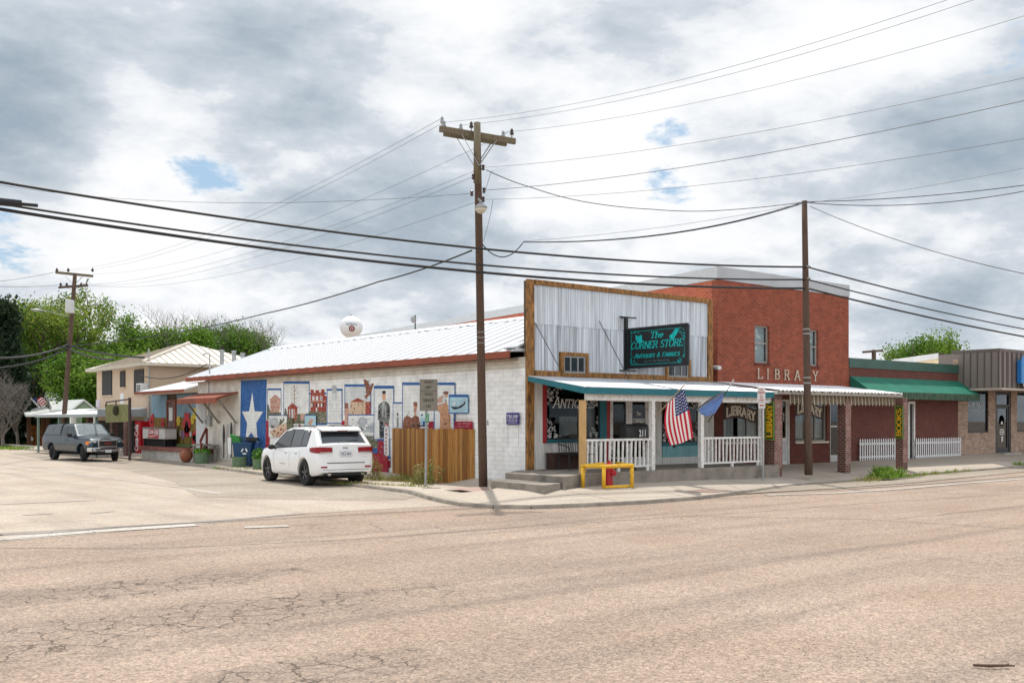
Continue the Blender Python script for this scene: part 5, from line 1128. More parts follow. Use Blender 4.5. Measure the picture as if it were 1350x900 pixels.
for (pa, pb, ya, yb, ac) in ((148, 135.5, 488, 520.5, 0), (165.5, 159, 488.5, 510, 0), (190, 177.5, 486, 519, 1)):
    z1 = sp(pa, ya, hx).z; z0 = sp(pa, yb, hx).z; y0 = sp(pa, 500, hx).y; y1 = sp(pb, 500, hx).y
    b = MB(); b.box(hx-.05, y0, z0, hx-.003, y1, z1, SHUT); wo = b.out('window', ho); b = MB(); b.box(hx-.09, y0-.06, z0-.08, hx-.003, y1+.06, z0-.003, ST); b.out('sill', wo)
    if ac: b = MB(); q = sp(183, 514, hx-.4); b.box(hx-.45, q.y-.45, z0+.02, hx-.052, q.y+.25, z0+.55, WHITE); [b.box(hx-.46, q.y-.38+j*.1, z0+.1, hx-.451, q.y-.34+j*.1, z0+.48, DM) for j in range(6)]; b.out('air_conditioner', wo)
b = MB()
q = sp(194, 500, hx-.15); b.tube([(hx-.08, q.y-.05, .2), (hx-.08, q.y-.05, hz+.8)], .045, STEEL); b.box(hx-.25, q.y-.25, 1.6, hx-.02, q.y+.1, 2.1, STEEL); b.out('service_mast', ho)
b = MB()
for px, py in ((292.5, 464), (308.5, 465), (320, 468)): q = at(px, py, 54); b.tube([(q.x, q.y, 4.9), (q.x, q.y, q.z)], .11, STEEL, 8); b.tube([(q.x, q.y, q.z), (q.x, q.y, q.z+.12)], .14, STEEL, 8)
b.out('roof_vent', ho)
b = MB(); b.box(hx-.02, sp(161, 520, hx).y-.3, 2.9, hx-.004, sp(161, 520, hx).y+.3, 3.5, WHITE); b.box(hx-.02, sp(129, 520, hx).y-.5, 2.75, hx-.004, sp(129, 520, hx).y+.3, 3.2, mat('faded_poster', (.5, .45, .5), .8)); b.out('wall_poster', ho)
# flat dark sheet painted as a shaded ground floor recess, with brick piers
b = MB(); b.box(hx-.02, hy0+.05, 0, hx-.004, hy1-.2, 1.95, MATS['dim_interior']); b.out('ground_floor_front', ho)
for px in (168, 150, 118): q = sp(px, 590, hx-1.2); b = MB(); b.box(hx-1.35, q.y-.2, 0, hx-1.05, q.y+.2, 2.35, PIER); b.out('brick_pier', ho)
# flat canopy over the pavement in front of the house
b = MB(); kx = -1.6; ky0 = hy0+.4; ky1 = sp(47, 550, kx).y; kz = sp(90, 547, kx).z
b.prism([(kx, ky0, kz-.02), (kx, ky0, kz+.05), (hx-.02, ky0, kz+.42), (hx-.02, ky0, kz+.35)], (0, ky1-ky0, 0), GALVR); cn = T('sidewalk_canopy', 'flat white metal canopy on green posts along the pavement by the peach house', 'canopy', (0, 38, 0)); b.out('canopy_roof', cn)
b = MB(); b.box(kx-.03, ky0, kz-.12, kx-.003, ky1, kz+.04, mat('canopy_fascia_grey', (.30, .33, .33), .6)); b.box(kx, ky0-.03, kz-.1, hx, ky0-.003, kz+.3, MATS['canopy_fascia_grey']); b.out('fascia', cn)
for y in (ky1-.3, (ky0+ky1)/2+1.2, ky0+.4):
    b = MB(); b.box(kx+.02, y-.06, 0, kx+.14, y+.06, kz-.02, mat('green_post', (.16, .24, .20), .6)); b.out('post', cn)
# hanging olive board
hb = T('hanging_board', 'weathered olive green board hung on a metal frame above the pickup bonnet', 'sign', tuple(at(163, 600, 47.8)))
a = at(139, 533, 50); c = at(170, 555.5, 47.8); b = MB(); OL = mat('olive_faded', (.17, .17, .065), .8, var=.25, vs=5, dirt=(.10, .10, .04), dirt_amt=.6)
e = at(170, 533, 47.8); f2 = at(139, 557, 50); dv = (Vector((e.x, e.y, 0))-Vector((a.x, a.y, 0))); nn = Vector((-dv.y, dv.x, 0)).normalized()*.06
b.prism([a, e, c, f2], nn, OL); b.out('board', hb)
b = MB(); IR = mat('iron_dark', (.05, .035, .03), .7); t1 = at(140.5, 530, 49.8); t2 = at(170.5, 526, 47.8); b.tube([t1, t2], .035, IR, 6); b.tube([at(171, 524, 47.8), Vector((at(171, 524, 47.8).x, at(171, 524, 47.8).y, .1))], .07, IR, 8); b.tube([t1, a+Vector((0, 0, -.1))], .03, IR, 6); b.tube([at(153, 528.5, 48.8), at(153, 534, 48.8)], .03, IR, 6); b.out('frame', hb)
b = MB(); q = at(153.5, 541, 48.7); b.ell(q-nn.normalized()*.03, (.16, .05, .25), mat('board_mark', (.04, .04, .02), .8), 10, 6); b.out('mark', hb)
# ---------------------------------------------------------------- far green cottage
cg = T('green_cottage', 'small sage green cottage with white ribbed metal roof beyond the pickup', 'building', (4, 62, 0))
SG_ = mat('sage_board', (.20, .28, .19), .8, var=.1); WR = mat('white_rib_roof', (.52, .54, .52), .5, var=.08, vs=1.5)
def A(px, py, d): return at(px, py, d)
b = MB(); p1 = A(60, 517, 82); p2 = A(140, 517, 84); p3 = A(140, 545, 74); p4 = A(70, 541, 73)
b.prism([p1, p2, p3, p4], (0, 0, -.1), WR); p5 = A(52, 543, 90); b.poly([p1, p4, p5], WR); b.out('roof', cg)
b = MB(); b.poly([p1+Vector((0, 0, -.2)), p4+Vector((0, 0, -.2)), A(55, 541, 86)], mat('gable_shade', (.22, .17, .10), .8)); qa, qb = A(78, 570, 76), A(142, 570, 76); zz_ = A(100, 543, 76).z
b.prism([(qa.x, qa.y, 0), (qb.x, qb.y, 0), (qb.x+2, qb.y+6, 0), (qa.x+2, qa.y+6, 0)], (0, 0, zz_), SG_); b.out('wall', cg)
for px in (107, 121):
    b = MB(); q = A(px, 570, 75.7); dd_ = (qb-qa).normalized()*.55; b.prism([(q.x, q.y, .9), (q.x+dd_.x, q.y+dd_.y, .9), (q.x+dd_.x, q.y+dd_.y, 2.1), (q.x, q.y, 2.1)], (-.05, -.05, 0), DARK); b.out('window', cg)
b = MB(); d = 66
g0, g1, g2 = A(94, 541.5, d), A(111, 528.5, d), A(128, 541.5, d); back = Vector((0, 5, 0))
b.prism([g0+Vector((0, 0, -.02)), g1, g1+Vector((0, 0, .12)), g0+Vector((0, 0, .1))], back, WR); b.prism([g2+Vector((0, 0, -.02)), g1, g1+Vector((0, 0, .12)), g2+Vector((0, 0, .1))], back, WR); po = b.out('porch_roof', cg)
b = MB(); b.prism([g0+Vector((.05, .1, -.05)), g2+Vector((-.05, .1, -.05)), g1+Vector((0, .1, -.08))], (0, .1, 0), SG_); b.out('porch_gable', cg)
for px in (96, 104, 126):
    b = MB(); q = A(px, 560, d); b.box(q.x-.15, q.y-.15, 0, q.x+.15, q.y+.15, A(px, 543, d).z, WHITE if px != 104 else SG_); b.out('porch_column', cg)
# carport with flag
cp = T('carport', 'low white roofed carport with brown posts at the far left corner', 'canopy', tuple(A(50, 590, 72)))
b = MB(); b.prism([A(30, 542.5, 76), A(52, 536.5, 80), A(95, 535, 78), A(90, 545, 70), A(34, 546, 70)], (0, 0, -.16), WR); b.out('roof', cp)
for px in (38, 57, 63, 84): b = MB(); q = A(px, 570, 74); b.box(q.x-.12, q.y-.12, 0, q.x+.12, q.y+.12, A(px, 546, 74).z, mat('brown_post', (.13, .06, .035), .8)); b.out('post', cp)
b = MB(); q = A(57, 575, 75.5); b.box(q.x-.8, q.y, 0, q.x+1.2, q.y+.5, 1.6, mat('orange_clutter', (.35, .12, .03), .8, var=.6)); b.out('back_panel', cp)
# ================================================================= vehicles
CARW = mat('pearl_white_paint', (.78, .78, .77), .25, var=.02, spec=.6, coat=.6)
CARB = mat('slate_blue_paint', (.013, .030, .042), .3, metal=.1, var=.05, coat=.35)
CARB2 = mat('slate_lower', (.10, .105, .10), .4, metal=.3, var=.08)
TYRE = mat('tyre_rubber', (.018, .018, .018), .85, var=.2); RIMD = mat('dark_rim', (.10, .10, .105), .35, metal=.7); RIMS = mat('silver_rim', (.62, .62, .60), .4, metal=.3)
CGL = mat('car_glass', (.010, .012, .014), .06, var=.0, spec=.8); CGLR = mat('car_glass_rear', (.035, .04, .045), .12, spec=1.0)
TAIL = mat('tail_light_red', (.25, .005, .008), .3, spec=.3); PLAS = mat('black_plastic', (.02, .02, .021), .55); CHR = mat('chrome', (.62, .62, .62), .14, metal=.9)
AMB = mat('amber_lens', (.75, .22, .03), .2, coat=.5); LENS = mat('clear_lens', (.55, .56, .55), .15, metal=.3, coat=.5); PLATE = mat('licence_plate', (.62, .64, .66), .4)
def sm(x, a, b): t = min(max((x-a)/(b-a), 0), 1); return t*t*(3-2*t)
class Body:
    """x forward from rear bumper, y left; top(x), bottom(x), halfwidth(x), belt(x)"""
    def __init__(s, L, top, bot, hw, belt, tumble, corner, lowr=.08, crown=.03): s.L = L; s.top = top; s.bot = bot; s.hw = hw; s.belt = belt; s.tum = tumble; s.cor = corner; s.lowr = lowr; s.crown = crown; s.wells = []
    def interp(s, prof, x): return float(np.interp(x, [p[0] for p in prof], [p[1] for p in prof]))
    def section(s, x):
        zt = s.interp(s.top, x); zb = s.interp(s.bot, x); w = s.interp(s.hw, x); be = min(s.interp(s.belt, x), zt-.05)
        za = zb
        for (xc, zc_, r_) in s.wells:
            if abs(x-xc) < r_: za = max(za, zc_+math.sqrt(r_*r_-(x-xc)**2))
        g = zb+.18 if za <= zb+.001 else max(zb+.18, za+.02)
        pts = [(0, zb), (w-.36, zb), (w-.36, za), (w-.07, za), (w-.02, max(zb+.06, za+.004)), (w, g), (w+.012, max(g+.02, zb+.5*(be-zb))), (w-.004, max(be-.06, g+.04)), (w-.03, max(be, g+.06))]
        wt = w-.03-s.tum*(zt-be); c = min(s.cor, (zt-be)*.75)
        for t in (.33, .66): pts.append((w-.03-s.tum*(zt-c-be)*t, be+(zt-c-be)*t))
        for t in (0, .35, .7, 1): a = t*math.pi/2; pts.append((wt+s.tum*c-(1-math.cos(a))*c*1.3, zt-c+math.sin(a)*c))
        e = pts[-1][0]; pts += [(e*.6, zt+s.crown*.6), (0, zt+s.crown)]
        return pts
    def side_y(s, x, z):
        p = s.section(x); best = None
        for (y0, z0), (y1, z1) in zip(p[4:-2], p[5:-1]):
            if min(z0, z1)-1e-6 <= z <= max(z0, z1)+1e-6 and abs(z1-z0) > 1e-6: return y0+(y1-y0)*(z-z0)/(z1-z0)
        return p[-3][0]
    def grid(s, mb, m, n=90, xs=None):
        xs = sorted(set([round(v, 4) for v in np.linspace(0, s.L, n)]+[p[0] for p in s.top]+[round(xc+r_*k, 4) for xc, _, r_ in s.wells for k in (-1.0005, -.9995, -.99, -.97, -.93, -.87, -.8, -.7, -.6, -.5, .5, .6, .7, .8, .87, .93, .97, .99, .9995, 1.0005)])); vs = []; fs = []
        for x in xs:
            p = s.section(x); ring = [(x, y, z) for y, z in p]+[(x, -y, z) for y, z in p[1:-1][::-1]]; vs += ring
        k = len(ring)
        for i in range(len(xs)-1):
            for j in range(k): j2 = (j+1) % k; fs.append((i*k+j, i*k+j2, (i+1)*k+j2, (i+1)*k+j))
        fs.append(tuple(range(k))); fs.append(tuple((len(xs)-1)*k+j for j in range(k))[::-1])
        mb.add(vs, fs, m)
def side_patch(B, mb, poly, side, m, off=.006, nx=14, nz=5):
    """panel lying on the flank: poly = (top edge pts, bottom edge pts) in x,z"""
    top, bot = poly
    tx = [p[0] for p in top]; bx = [p[0] for p in bot]
    vs = []
    for i in range(nx+1):
        u = i/nx
        tp = np.array([np.interp(u, np.linspace(0, 1, len(top)), tx), np.interp(u, np.linspace(0, 1, len(top)), [p[1] for p in top])])
        bp = np.array([np.interp(u, np.linspace(0, 1, len(bot)), bx), np.interp(u, np.linspace(0, 1, len(bot)), [p[1] for p in bot])])
        for j in range(nz+1): q = bp+(tp-bp)*j/nz; vs.append((q[0], side*(B.side_y(q[0], q[1])+off), q[1]))
    mb.add(vs, [(i*(nz+1)+j, (i+1)*(nz+1)+j, (i+1)*(nz+1)+j+1, i*(nz+1)+j+1) for i in range(nx) for j in range(nz)], m)
def cross_patch(B, mb, xs_, wfrac, m, off=.008, n=8, dn=0):
    """glass lying on the sloping top between stations xs_[0]..xs_[1]; wfrac = fraction of half width"""
    vs = []; k = 8
    for i in range(n+1):
        x = xs_[0]+(xs_[1]-xs_[0])*i/n; zt = B.interp(B.top, x); w = B.section(x)[-3][0]*wfrac; sl = (B.interp(B.top, x+.01)-B.interp(B.top, x-.01))/.02; nn = Vector((-sl, 0, 1)).normalized()*off
        for j in range(k+1): y = -w+2*w*j/k; vs.append((x+nn.x, y, zt+nn.z+B.crown*(1-abs(y/max(w, .01))**1.5)*.9))
    mb.add(vs, [(i*(k+1)+j, (i+1)*(k+1)+j, (i+1)*(k+1)+j+1, i*(k+1)+j+1) for i in range(n) for j in range(k)], m)
def finish(o):
    try: o.data.set_sharp_from_angle(angle=R(32))
    except Exception: pass
def wheel(parent, x, y, r, wd, rim, spokes, side, steer=0):
    e = MB(); prof = [(r*.62, -wd/2), (r*.93, -wd/2), (r, -wd*.36), (r, wd*.36), (r*.93, wd/2), (r*.62, wd/2), (r*.60, wd*.3), (r*.60, -wd*.3), (r*.62, -wd/2)]
    e.lathe(prof, (0, 0, 0), TYRE, 32, axis='Y'); w = e.out('wheel', parent, local=True, smooth=False); w.location = (x, y, r); w.rotation_euler = (0, 0, steer)
    for p in w.data.polygons: p.use_smooth = True
    try: w.data.set_sharp_from_angle(angle=R(40))
    except Exception: pass
    q = MB(); yo = side*wd*.40
    q.lathe([(r*.61, -side*wd*.1), (r*.61, yo), (r*.56, yo), (r*.54, side*wd*.15), (0, side*wd*.13)], (0, 0, 0), rim, 28, axis='Y')
    q.lathe([(0, yo*.95), (r*.15, yo*.93), (r*.16, yo*.5)], (0, 0, 0), rim, 12, axis='Y')
    for k in range(spokes):
        a = 2*math.pi*k/spokes+.2
        for da in (-.13, .13):
            d = Vector((math.cos(a+da), 0, math.sin(a+da))); q.beam(d*r*.1+Vector((0, yo*.85, 0)), d*r*.57+Vector((0, yo*.93, 0)), r*.09, wd*.1, rim, up=(0, 1, 0))
    q.lathe([(0, side*wd*.135), (r*.53, side*wd*.14)], (0, 0, 0), mat('rim_shade', (.03, .03, .03), .7), 24, axis='Y')
    q.out('rim', w, local=True)
    return w
# ------------------------------------------------ white SUV, seen from behind its left rear corner
rl = gp(404, 640); fl_ = gp(353.5, 633.6); hd = (fl_-rl).normalized(); WB = 2.915; rearx = .98; hwS = .955
suv = T('parked_suv', 'white five door SUV with dark alloy wheels parked beside the mural', 'car', (0, 0, 0))
left = Vector((-hd.y, hd.x, 0)); org = rl-hd*rearx-left*(hwS-.11); suv.location = (org.x, org.y, .008); suv.rotation_euler = (0, 0, math.atan2(hd.y, hd.x))
B = Body(4.82, [(0, .66), (.02, .80), (.05, 1.0), (.08, 1.22), (.14, 1.28), (.48, 1.65), (.60, 1.71), (1.3, 1.755), (2.0, 1.76), (2.5, 1.73), (2.85, 1.66), (3.62, 1.17), (3.75, 1.13), (4.4, 1.05), (4.66, .98), (4.78, .84), (4.82, .66)],
     [(0, .42), (.15, .34), (.5, .30), (4.3, .28), (4.7, .30), (4.82, .36)], [(0, .84), (.03, .885), (.10, .925), (.3, .948), (.9, hwS), (3.9, hwS), (4.3, .92), (4.6, .84), (4.76, .70), (4.82, .60)],
     [(0, 1.16), (.12, 1.17), (1, 1.14), (2.5, 1.07), (3.6, 1.02), (4.4, .96), (4.8, .85)], .30, .10)
B.wells = [(rearx, .39, .44), (rearx+WB, .39, .44)]
mb = MB(); B.grid(mb, CARW, 120); body = mb.out('body', suv, local=True, smooth=True); finish(body)
for x in (rearx, rearx+WB):
    for s_ in (1, -1): wheel(suv, x, s_*(hwS-.16), .385, .27, RIMD, 5, s_)
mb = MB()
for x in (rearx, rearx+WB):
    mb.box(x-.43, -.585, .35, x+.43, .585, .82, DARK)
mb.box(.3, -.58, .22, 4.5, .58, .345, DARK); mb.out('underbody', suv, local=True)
for s_ in (1, -1):
    for nm, tp, bt, mm in (('side_window', [(.80, 1.40), (.86, 1.60), (1.05, 1.665), (1.22, 1.675)], [(.82, 1.22), (1.22, 1.20)], CGLR), ('side_window', [(1.26, 1.675), (1.9, 1.685), (1.98, 1.68)], [(1.26, 1.20), (1.98, 1.16)], CGLR), ('side_window', [(2.06, 1.675), (2.45, 1.655), (2.72, 1.58), (3.05, 1.38), (3.22, 1.27)], [(2.06, 1.16), (3.30, 1.12)], CGL)):
        q = MB(); side_patch(B, q, (tp, bt), s_, mm, .008); wo = q.out(nm, suv, local=True, smooth=True)
    q = MB(); side_patch(B, q, ([(.76, 1.66), (1.0, 1.70), (2.5, 1.695), (2.8, 1.59), (3.30, 1.27), (3.42, 1.15)], [(.80, 1.185), (3.42, 1.08)]), s_, PLAS, .003); q.out('window_surround', suv, local=True, smooth=True)
    q = MB()
    for (xa, za, xb, zb) in ((1.24, .50, 1.24, 1.10), (2.02, .42, 2.02, 1.09), (3.22, .42, 3.32, 1.05)):
        for k in range(6):
            z0 = za+(zb-za)*k/6; z1 = za+(zb-za)*(k+1)/6; x0 = xa+(xb-xa)*k/6; x1 = xa+(xb-xa)*(k+1)/6
            q.add([(x0-.006, s_*(B.side_y(x0, z0)+.002), z0), (x0+.006, s_*(B.side_y(x0, z0)+.002), z0), (x1+.006, s_*(B.side_y(x1, z1)+.002), z1), (x1-.006, s_*(B.side_y(x1, z1)+.002), z1)], [(0, 1, 2, 3)], PLAS)
    q.out('door_gap', suv, local=True)
    for x in (1.42, 2.2):
        q = MB(); y = s_*(B.side_y(x, .99)+.012); q.beam((x, y, .985), (x+.20, y, .99), .035, .028, CARW); q.box(x+.02, min(y, y-s_*.02), .955, x+.17, max(y, y-s_*.02)+.001, .97, PLAS); q.out('door_handle', suv, local=True)
    q = MB(); q.ell((3.16, s_*1.08, 1.13), (.08, .12, .085), PLAS, 12, 8); q.beam((3.2, s_*.92, 1.08), (3.18, s_*1.02, 1.10), .06, .05, PLAS); q.out('side_mirror', suv, local=True, smooth=True)
    q = MB(); 
    pl = [(.02, .44), (.02, .80), (.035, .885), (.10, .945), (.30, .965), (.47, .968)]; vs = []
    for i, (xx, yy) in enumerate(pl):
        e0_ = (.03, 0, 0, 0, .03, .07)[i]; vs += [(xx, s_*yy, 1.0+e0_*.5), (xx+.025, s_*(yy+.0), 1.175-e0_*.4), (xx+.06, s_*(yy-.03), 1.175-e0_*.4), (xx+.05, s_*(yy-.03), 1.0+e0_*.5)]
    q.add(vs, [(4*i+a, 4*i+4+a, 4*i+4+(a+1) % 4, 4*i+(a+1) % 4) for i in range(5) for a in range(4)]+[(0, 1, 2, 3), (20, 21, 22, 23)], TAIL); to = q.out('tail_light', suv, local=True)
    q = MB(); q.box(.005, min(s_*.46, s_*.84), 1.01, .03, max(s_*.46, s_*.84), 1.03, LENS); q.out('lens_strip', to, local=True)
    q = MB(); q.box(-.012, min(s_*.62, s_*.82), .56, .03, max(s_*.62, s_*.82), .605, TAIL); q.out('reflector', suv, local=True)
    q = MB(); q.tube([(.0, s_*.55, .38), (.3, s_*.55, .38)], .06, CHR, 12); q.out('exhaust_tip', suv, local=True)
    q = MB(); q.tube([(.85, s_*.62, 1.77), (.95, s_*.63, 1.80), (2.4, s_*.63, 1.805), (2.6, s_*.62, 1.77)], .018, PLAS, 6); q.out('roof_rail', suv, local=True)
    q = MB(); q.beam((2.35, s_*(B.side_y(2.5, .62)+.004), .62), (2.75, s_*(B.side_y(2.5, .62)+.004), .625), .006, .028, PLAS, up=(0, 1, 0)); q.out('badge_strip', suv, local=True)
    q = MB(); side_patch(B, q, ([(1.5, .36), (3.4, .36)], [(1.5, .30), (3.4, .30)]), s_, PLAS, .006, 6, 1); q.out('sill_strip', suv, local=True)
q = MB(); cross_patch(B, q, (.145, .475), .93, CGLR, .010); q.out('rear_window', suv, local=True, smooth=True)
q = MB(); cross_patch(B, q, (2.88, 3.60), .93, CGL, .008); q.out('windscreen', suv, local=True, smooth=True)
q = MB(); q.prism([(.28, -.66, 1.64), (.62, -.68, 1.745), (.62, .68, 1.745), (.28, .66, 1.64)], (0, 0, .045), CARW); so_ = q.out('spoiler', suv, local=True, bevel=.015); q = MB(); q.box(.275, -.62, 1.612, .36, .62, 1.637, PLAS); q.out('spoiler_underside', so_, local=True); q = MB(); q.box(.265, -.16, 1.652, .28, .16, 1.67, TAIL); q.out('brake_light', so_, local=True)
q = MB(); q.beam((.165, -.1, 1.335), (.185, -.46, 1.365), .02, .03, PLAS); q.out('rear_wiper', suv, local=True)
q = MB(); q.box(.0, -.19, .90, .03, .19, 1.06, PLATE); po = q.out('licence_plate', suv, local=True)
q = MB(); text(q, 'MKZ 4834', (-.003, .155, .93), YD, ZU, .085, .31, mat('plate_ink', (.03, .03, .08), .6)); q.out('lettering', po, local=True)
q = MB(); text(q, 'Jeep', (.055, .085, 1.12), YD, ZU, .06, .17, PLAS, .02); q.out('badge', suv, local=True)
q = MB(); text(q, 'LIMITED', (.03, -.50, .86), YD, ZU, .03, .2, PLAS); q.out('badge', suv, local=True)
q = MB(); q.box(-.006, -.62, .69, .02, .62, .715, mat('shadow_gap', (.06, .06, .065), .5)); q.box(-.01, -.76, .50, .02, .76, .515, CHR); q.box(.02, -.70, .33, .25, .70, .44, PLAS); q.box(-.006, -.60, .40, .03, .60, .425, PLAS); q.out('bumper_trim', suv, local=True)
q = MB(); q.ell((.9, 0, 1.80), (.09, .04, .035), PLAS, 10, 6); q.out('antenna', suv, local=True)
# ------------------------------------------------ blue-grey pickup with camper shell
pk = T('parked_pickup', 'slate blue pickup truck with matching camper shell at the left kerb', 'car', (0, 0, 0))
hwP = 1.0; rearP = 1.25; WBP = 3.65; LP = 5.85
ang = R(43); hr_, hf_ = math.cos(ang), -math.sin(ang); hd = Vector((hr_*U[0]+hf_*U[1], hr_*V[0]+hf_*V[1], 0)); left = Vector((-hd.y, hd.x, 0)); fr_ = gp(110.5, 608.3)
org = fr_-hd*(rearP+WBP)*.90+left*(hwP-.18)*.93; pk.location = (org.x, org.y, .008); pk.rotation_euler = (0, 0, math.atan2(hd.y, hd.x)); pk.scale = (.90, .93, .94)
PB_ = Body(LP, [(0, .62), (.03, 1.12), (.06, 1.18), (.10, 1.28), (.40, 1.80), (.5, 1.86), (2.28, 1.90), (2.31, 1.36), (2.42, 1.36), (2.46, 1.88), (2.6, 1.90), (3.3, 1.91), (3.55, 1.88), (4.25, 1.33), (4.35, 1.29), (5.2, 1.21), (5.62, 1.14), (5.78, 1.02), (5.85, .92)],
     [(0, .52), (.4, .50), (5.4, .46), (5.7, .5), (LP, .55)], [(0, .96), (.1, .98), (.4, hwP), (5.0, hwP), (5.45, .985), (5.70, .93), (5.82, .84), (LP, .80)], [(0, 1.25), (2.4, 1.24), (4.2, 1.20), (5.4, 1.10), (LP, .90)], .26, .10)
PB_.wells = [(rearP, .42, .49), (rearP+WBP, .42, .49)]
mb = MB(); PB_.grid(mb, CARB, 120); body = mb.out('body', pk, local=True, smooth=True); finish(body)
for x, st in ((rearP, 0), (rearP+WBP, -.30)):
    for s_ in (1, -1): wheel(pk, x, s_*(hwP-.18), .40, .27, RIMS, 7, s_, st)
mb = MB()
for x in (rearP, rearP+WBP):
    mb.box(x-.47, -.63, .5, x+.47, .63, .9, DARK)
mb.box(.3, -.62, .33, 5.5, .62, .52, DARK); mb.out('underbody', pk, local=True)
for s_ in (1, -1):
    for tp, bt, mm in (([(.42, 1.50), (.62, 1.76), (1.15, 1.76), (1.3, 1.76)], [(.30, 1.38), (1.3, 1.38)], CGLR), ([(1.35, 1.76), (2.15, 1.76), (2.2, 1.74)], [(1.35, 1.38), (2.2, 1.38)], CGLR), ([(2.62, 1.75), (3.05, 1.78)], [(2.58, 1.30), (3.02, 1.27)], CGL), ([(3.10, 1.78), (3.5, 1.76), (3.75, 1.60), (4.02, 1.38)], [(3.06, 1.27), (4.05, 1.26)], CGL)):
        q = MB(); side_patch(PB_, q, (tp, bt), s_, mm, .007); q.out('side_window', pk, local=True, smooth=True)
    q = MB(); side_patch(PB_, q, ([(1.78, .80), (4.38, .80)], [(1.78, .56), (4.38, .54)]), s_, CARB2, .004); side_patch(PB_, q, ([(.06, .80), (.72, .80)], [(.06, .56), (.72, .56)]), s_, CARB2, .004, 4, 3); q.out('lower_panel', pk, local=True, smooth=True)
    q = MB()
    for x0, z0, z1 in ((2.44, .52, 1.85), (3.04, .56, 1.26), (4.2, .56, 1.25)):
        n = 8
        for k in range(n):
            a = z0+(z1-z0)*k/n; b_ = z0+(z1-z0)*(k+1)/n; q.add([(x0-.008, s_*(PB_.side_y(x0, a)+.003), a), (x0+.008, s_*(PB_.side_y(x0, a)+.003), a), (x0+.008, s_*(PB_.side_y(x0, b_)+.003), b_), (x0-.008, s_*(PB_.side_y(x0, b_)+.003), b_)], [(0, 1, 2, 3)], PLAS)
    side_patch(PB_, q, ([(.1, 1.32), (2.4, 1.32)], [(.1, 1.29), (2.4, 1.29)]), s_, PLAS, .004, 12, 1); q.out('door_gap', pk, local=True)
    q = MB(); y = s_*(PB_.side_y(3.2, 1.08)+.015); q.beam((3.15, y, 1.08), (3.36, y, 1.08), .03, .03, CARB); q.out('door_handle', pk, local=True)
    q = MB(); q.box(3.86, min(s_*1.02, s_*1.26), 1.22, 3.97, max(s_*1.02, s_*1.26), 1.42, PLAS); q.beam((3.9, s_*.95, 1.24), (3.92, s_*1.04, 1.28), .06, .06, PLAS); q.out('side_mirror', pk, local=True, bevel=.02)
    q = MB(); q.prism([(5.62, s_*.93, .84), (5.76, s_*.86, .84), (5.83, s_*.60, .84), (5.79, s_*.59, .84), (5.55, s_*.90, .84)], (0, 0, .20), LENS); ho_ = q.out('headlight', pk, local=True); q = MB(); q.prism([(5.52, s_*1.0, .845), (5.66, s_*.955, .845), (5.72, s_*.90, .845), (5.6, s_*.90, .845)], (0, 0, .19), AMB); q.out('turn_lens', ho_, local=True)
    q = MB(); q.tube([(5.86, s_*.70, .60), (5.95, s_*.70, .60)], .065, LENS, 12); q.out('fog_light', pk, local=True)
    q = MB(); q.box(-.02, min(s_*.84, s_*.975), .85, .06, max(s_*.84, s_*.975), 1.18, TAIL); q.out('tail_light', pk, local=True)
q = MB(); cross_patch(PB_, q, (3.58, 4.22), .94, mat('windscreen_glass', (.20, .23, .24), .08, spec=1.0), .008); q.out('windscreen', pk, local=True, smooth=True)
q = MB(); q.box(5.80, -.50, .73, 5.88, .50, 1.10, CHR); go = q.out('grille', pk, local=True, bevel=.02); q = MB(); q.box(5.87, -.44, .79, 5.895, .44, 1.04, PLAS); go2 = q.out('grille_mesh', go, local=True); q = MB(); text(q, 'GMC', (5.9, -.19, .87), (0, 1, 0), ZU, .10, .38, mat('badge_red', (.35, .03, .03), .3), .02); q.out('badge', go, local=True)
q = MB(); q.prism([(5.62, -.985, .50), (5.86, -.86, .50), (5.93, -.4, .50), (5.93, .4, .50), (5.86, .86, .50), (5.62, .985, .50)], (0, 0, .22), CHR); bo = q.out('front_bumper', pk, local=True, bevel=.03); q = MB(); q.box(5.90, -.42, .62, 5.945, .42, .70, PLAS); q.box(5.84, -.55, .42, 5.93, .55, .515, PLAS); q.out('bumper_insert', bo, local=True)
q = MB(); q.box(5.94, -.16, .46, 5.955, .16, .60, PLATE); q.out('licence_plate', pk, local=True)
q = MB(); q.box(-.06, -.93, .48, .12, .93, .66, CHR); q.out('rear_bumper', pk, local=True, bevel=.03)
# ================================================================= poles and wires
def pole(name, label, base, top, r0, r1, m=POLE):
    p = T(name, label, 'utility pole', tuple(base)); b = MB(); n = 10; pts = [base+(top-base)*(i/n) for i in range(n+1)]
    b.tube([Vector(q) for q in pts], [r0+(r1-r0)*i/n for i in range(n+1)], m, 14); b.out('shaft', p, smooth=True); return p
bA = gp(637, 641, .14); dA = 25.55; tA = at(629, 162, dA)
A_ = pole('utility_pole', 'tall brown wooden utility pole with crossarm and lamp at the street corner', bA, tA, .125, .085)
b = MB(); b.tube([tA+Vector((0, 0, -1.5)), tA+Vector((0, 0, .005))], [.0925, .0862], POLET, 14); b.out('pole_top', A_, smooth=True)
zc = at(628, 180, 25.9).z; e0 = at(577, 172, 25.45); e1 = at(676, 185, 26.35); e0 = Vector((e0.x, e0.y, zc+.03)); e1 = Vector((e1.x, e1.y, zc-.04)); dd = (e1-e0).normalized()
nrm = Vector((dd.y, -dd.x, 0)).normalized()
b = MB(); b.beam(e0+nrm*.14, e1+nrm*.14, .09, .14, POLET); ca = b.out('crossarm', A_); b = MB(); b.beam(e0+dd*.22-nrm*.14, e1-dd*.12-nrm*.14, .09, .14, POLET); b.out('crossarm', A_)
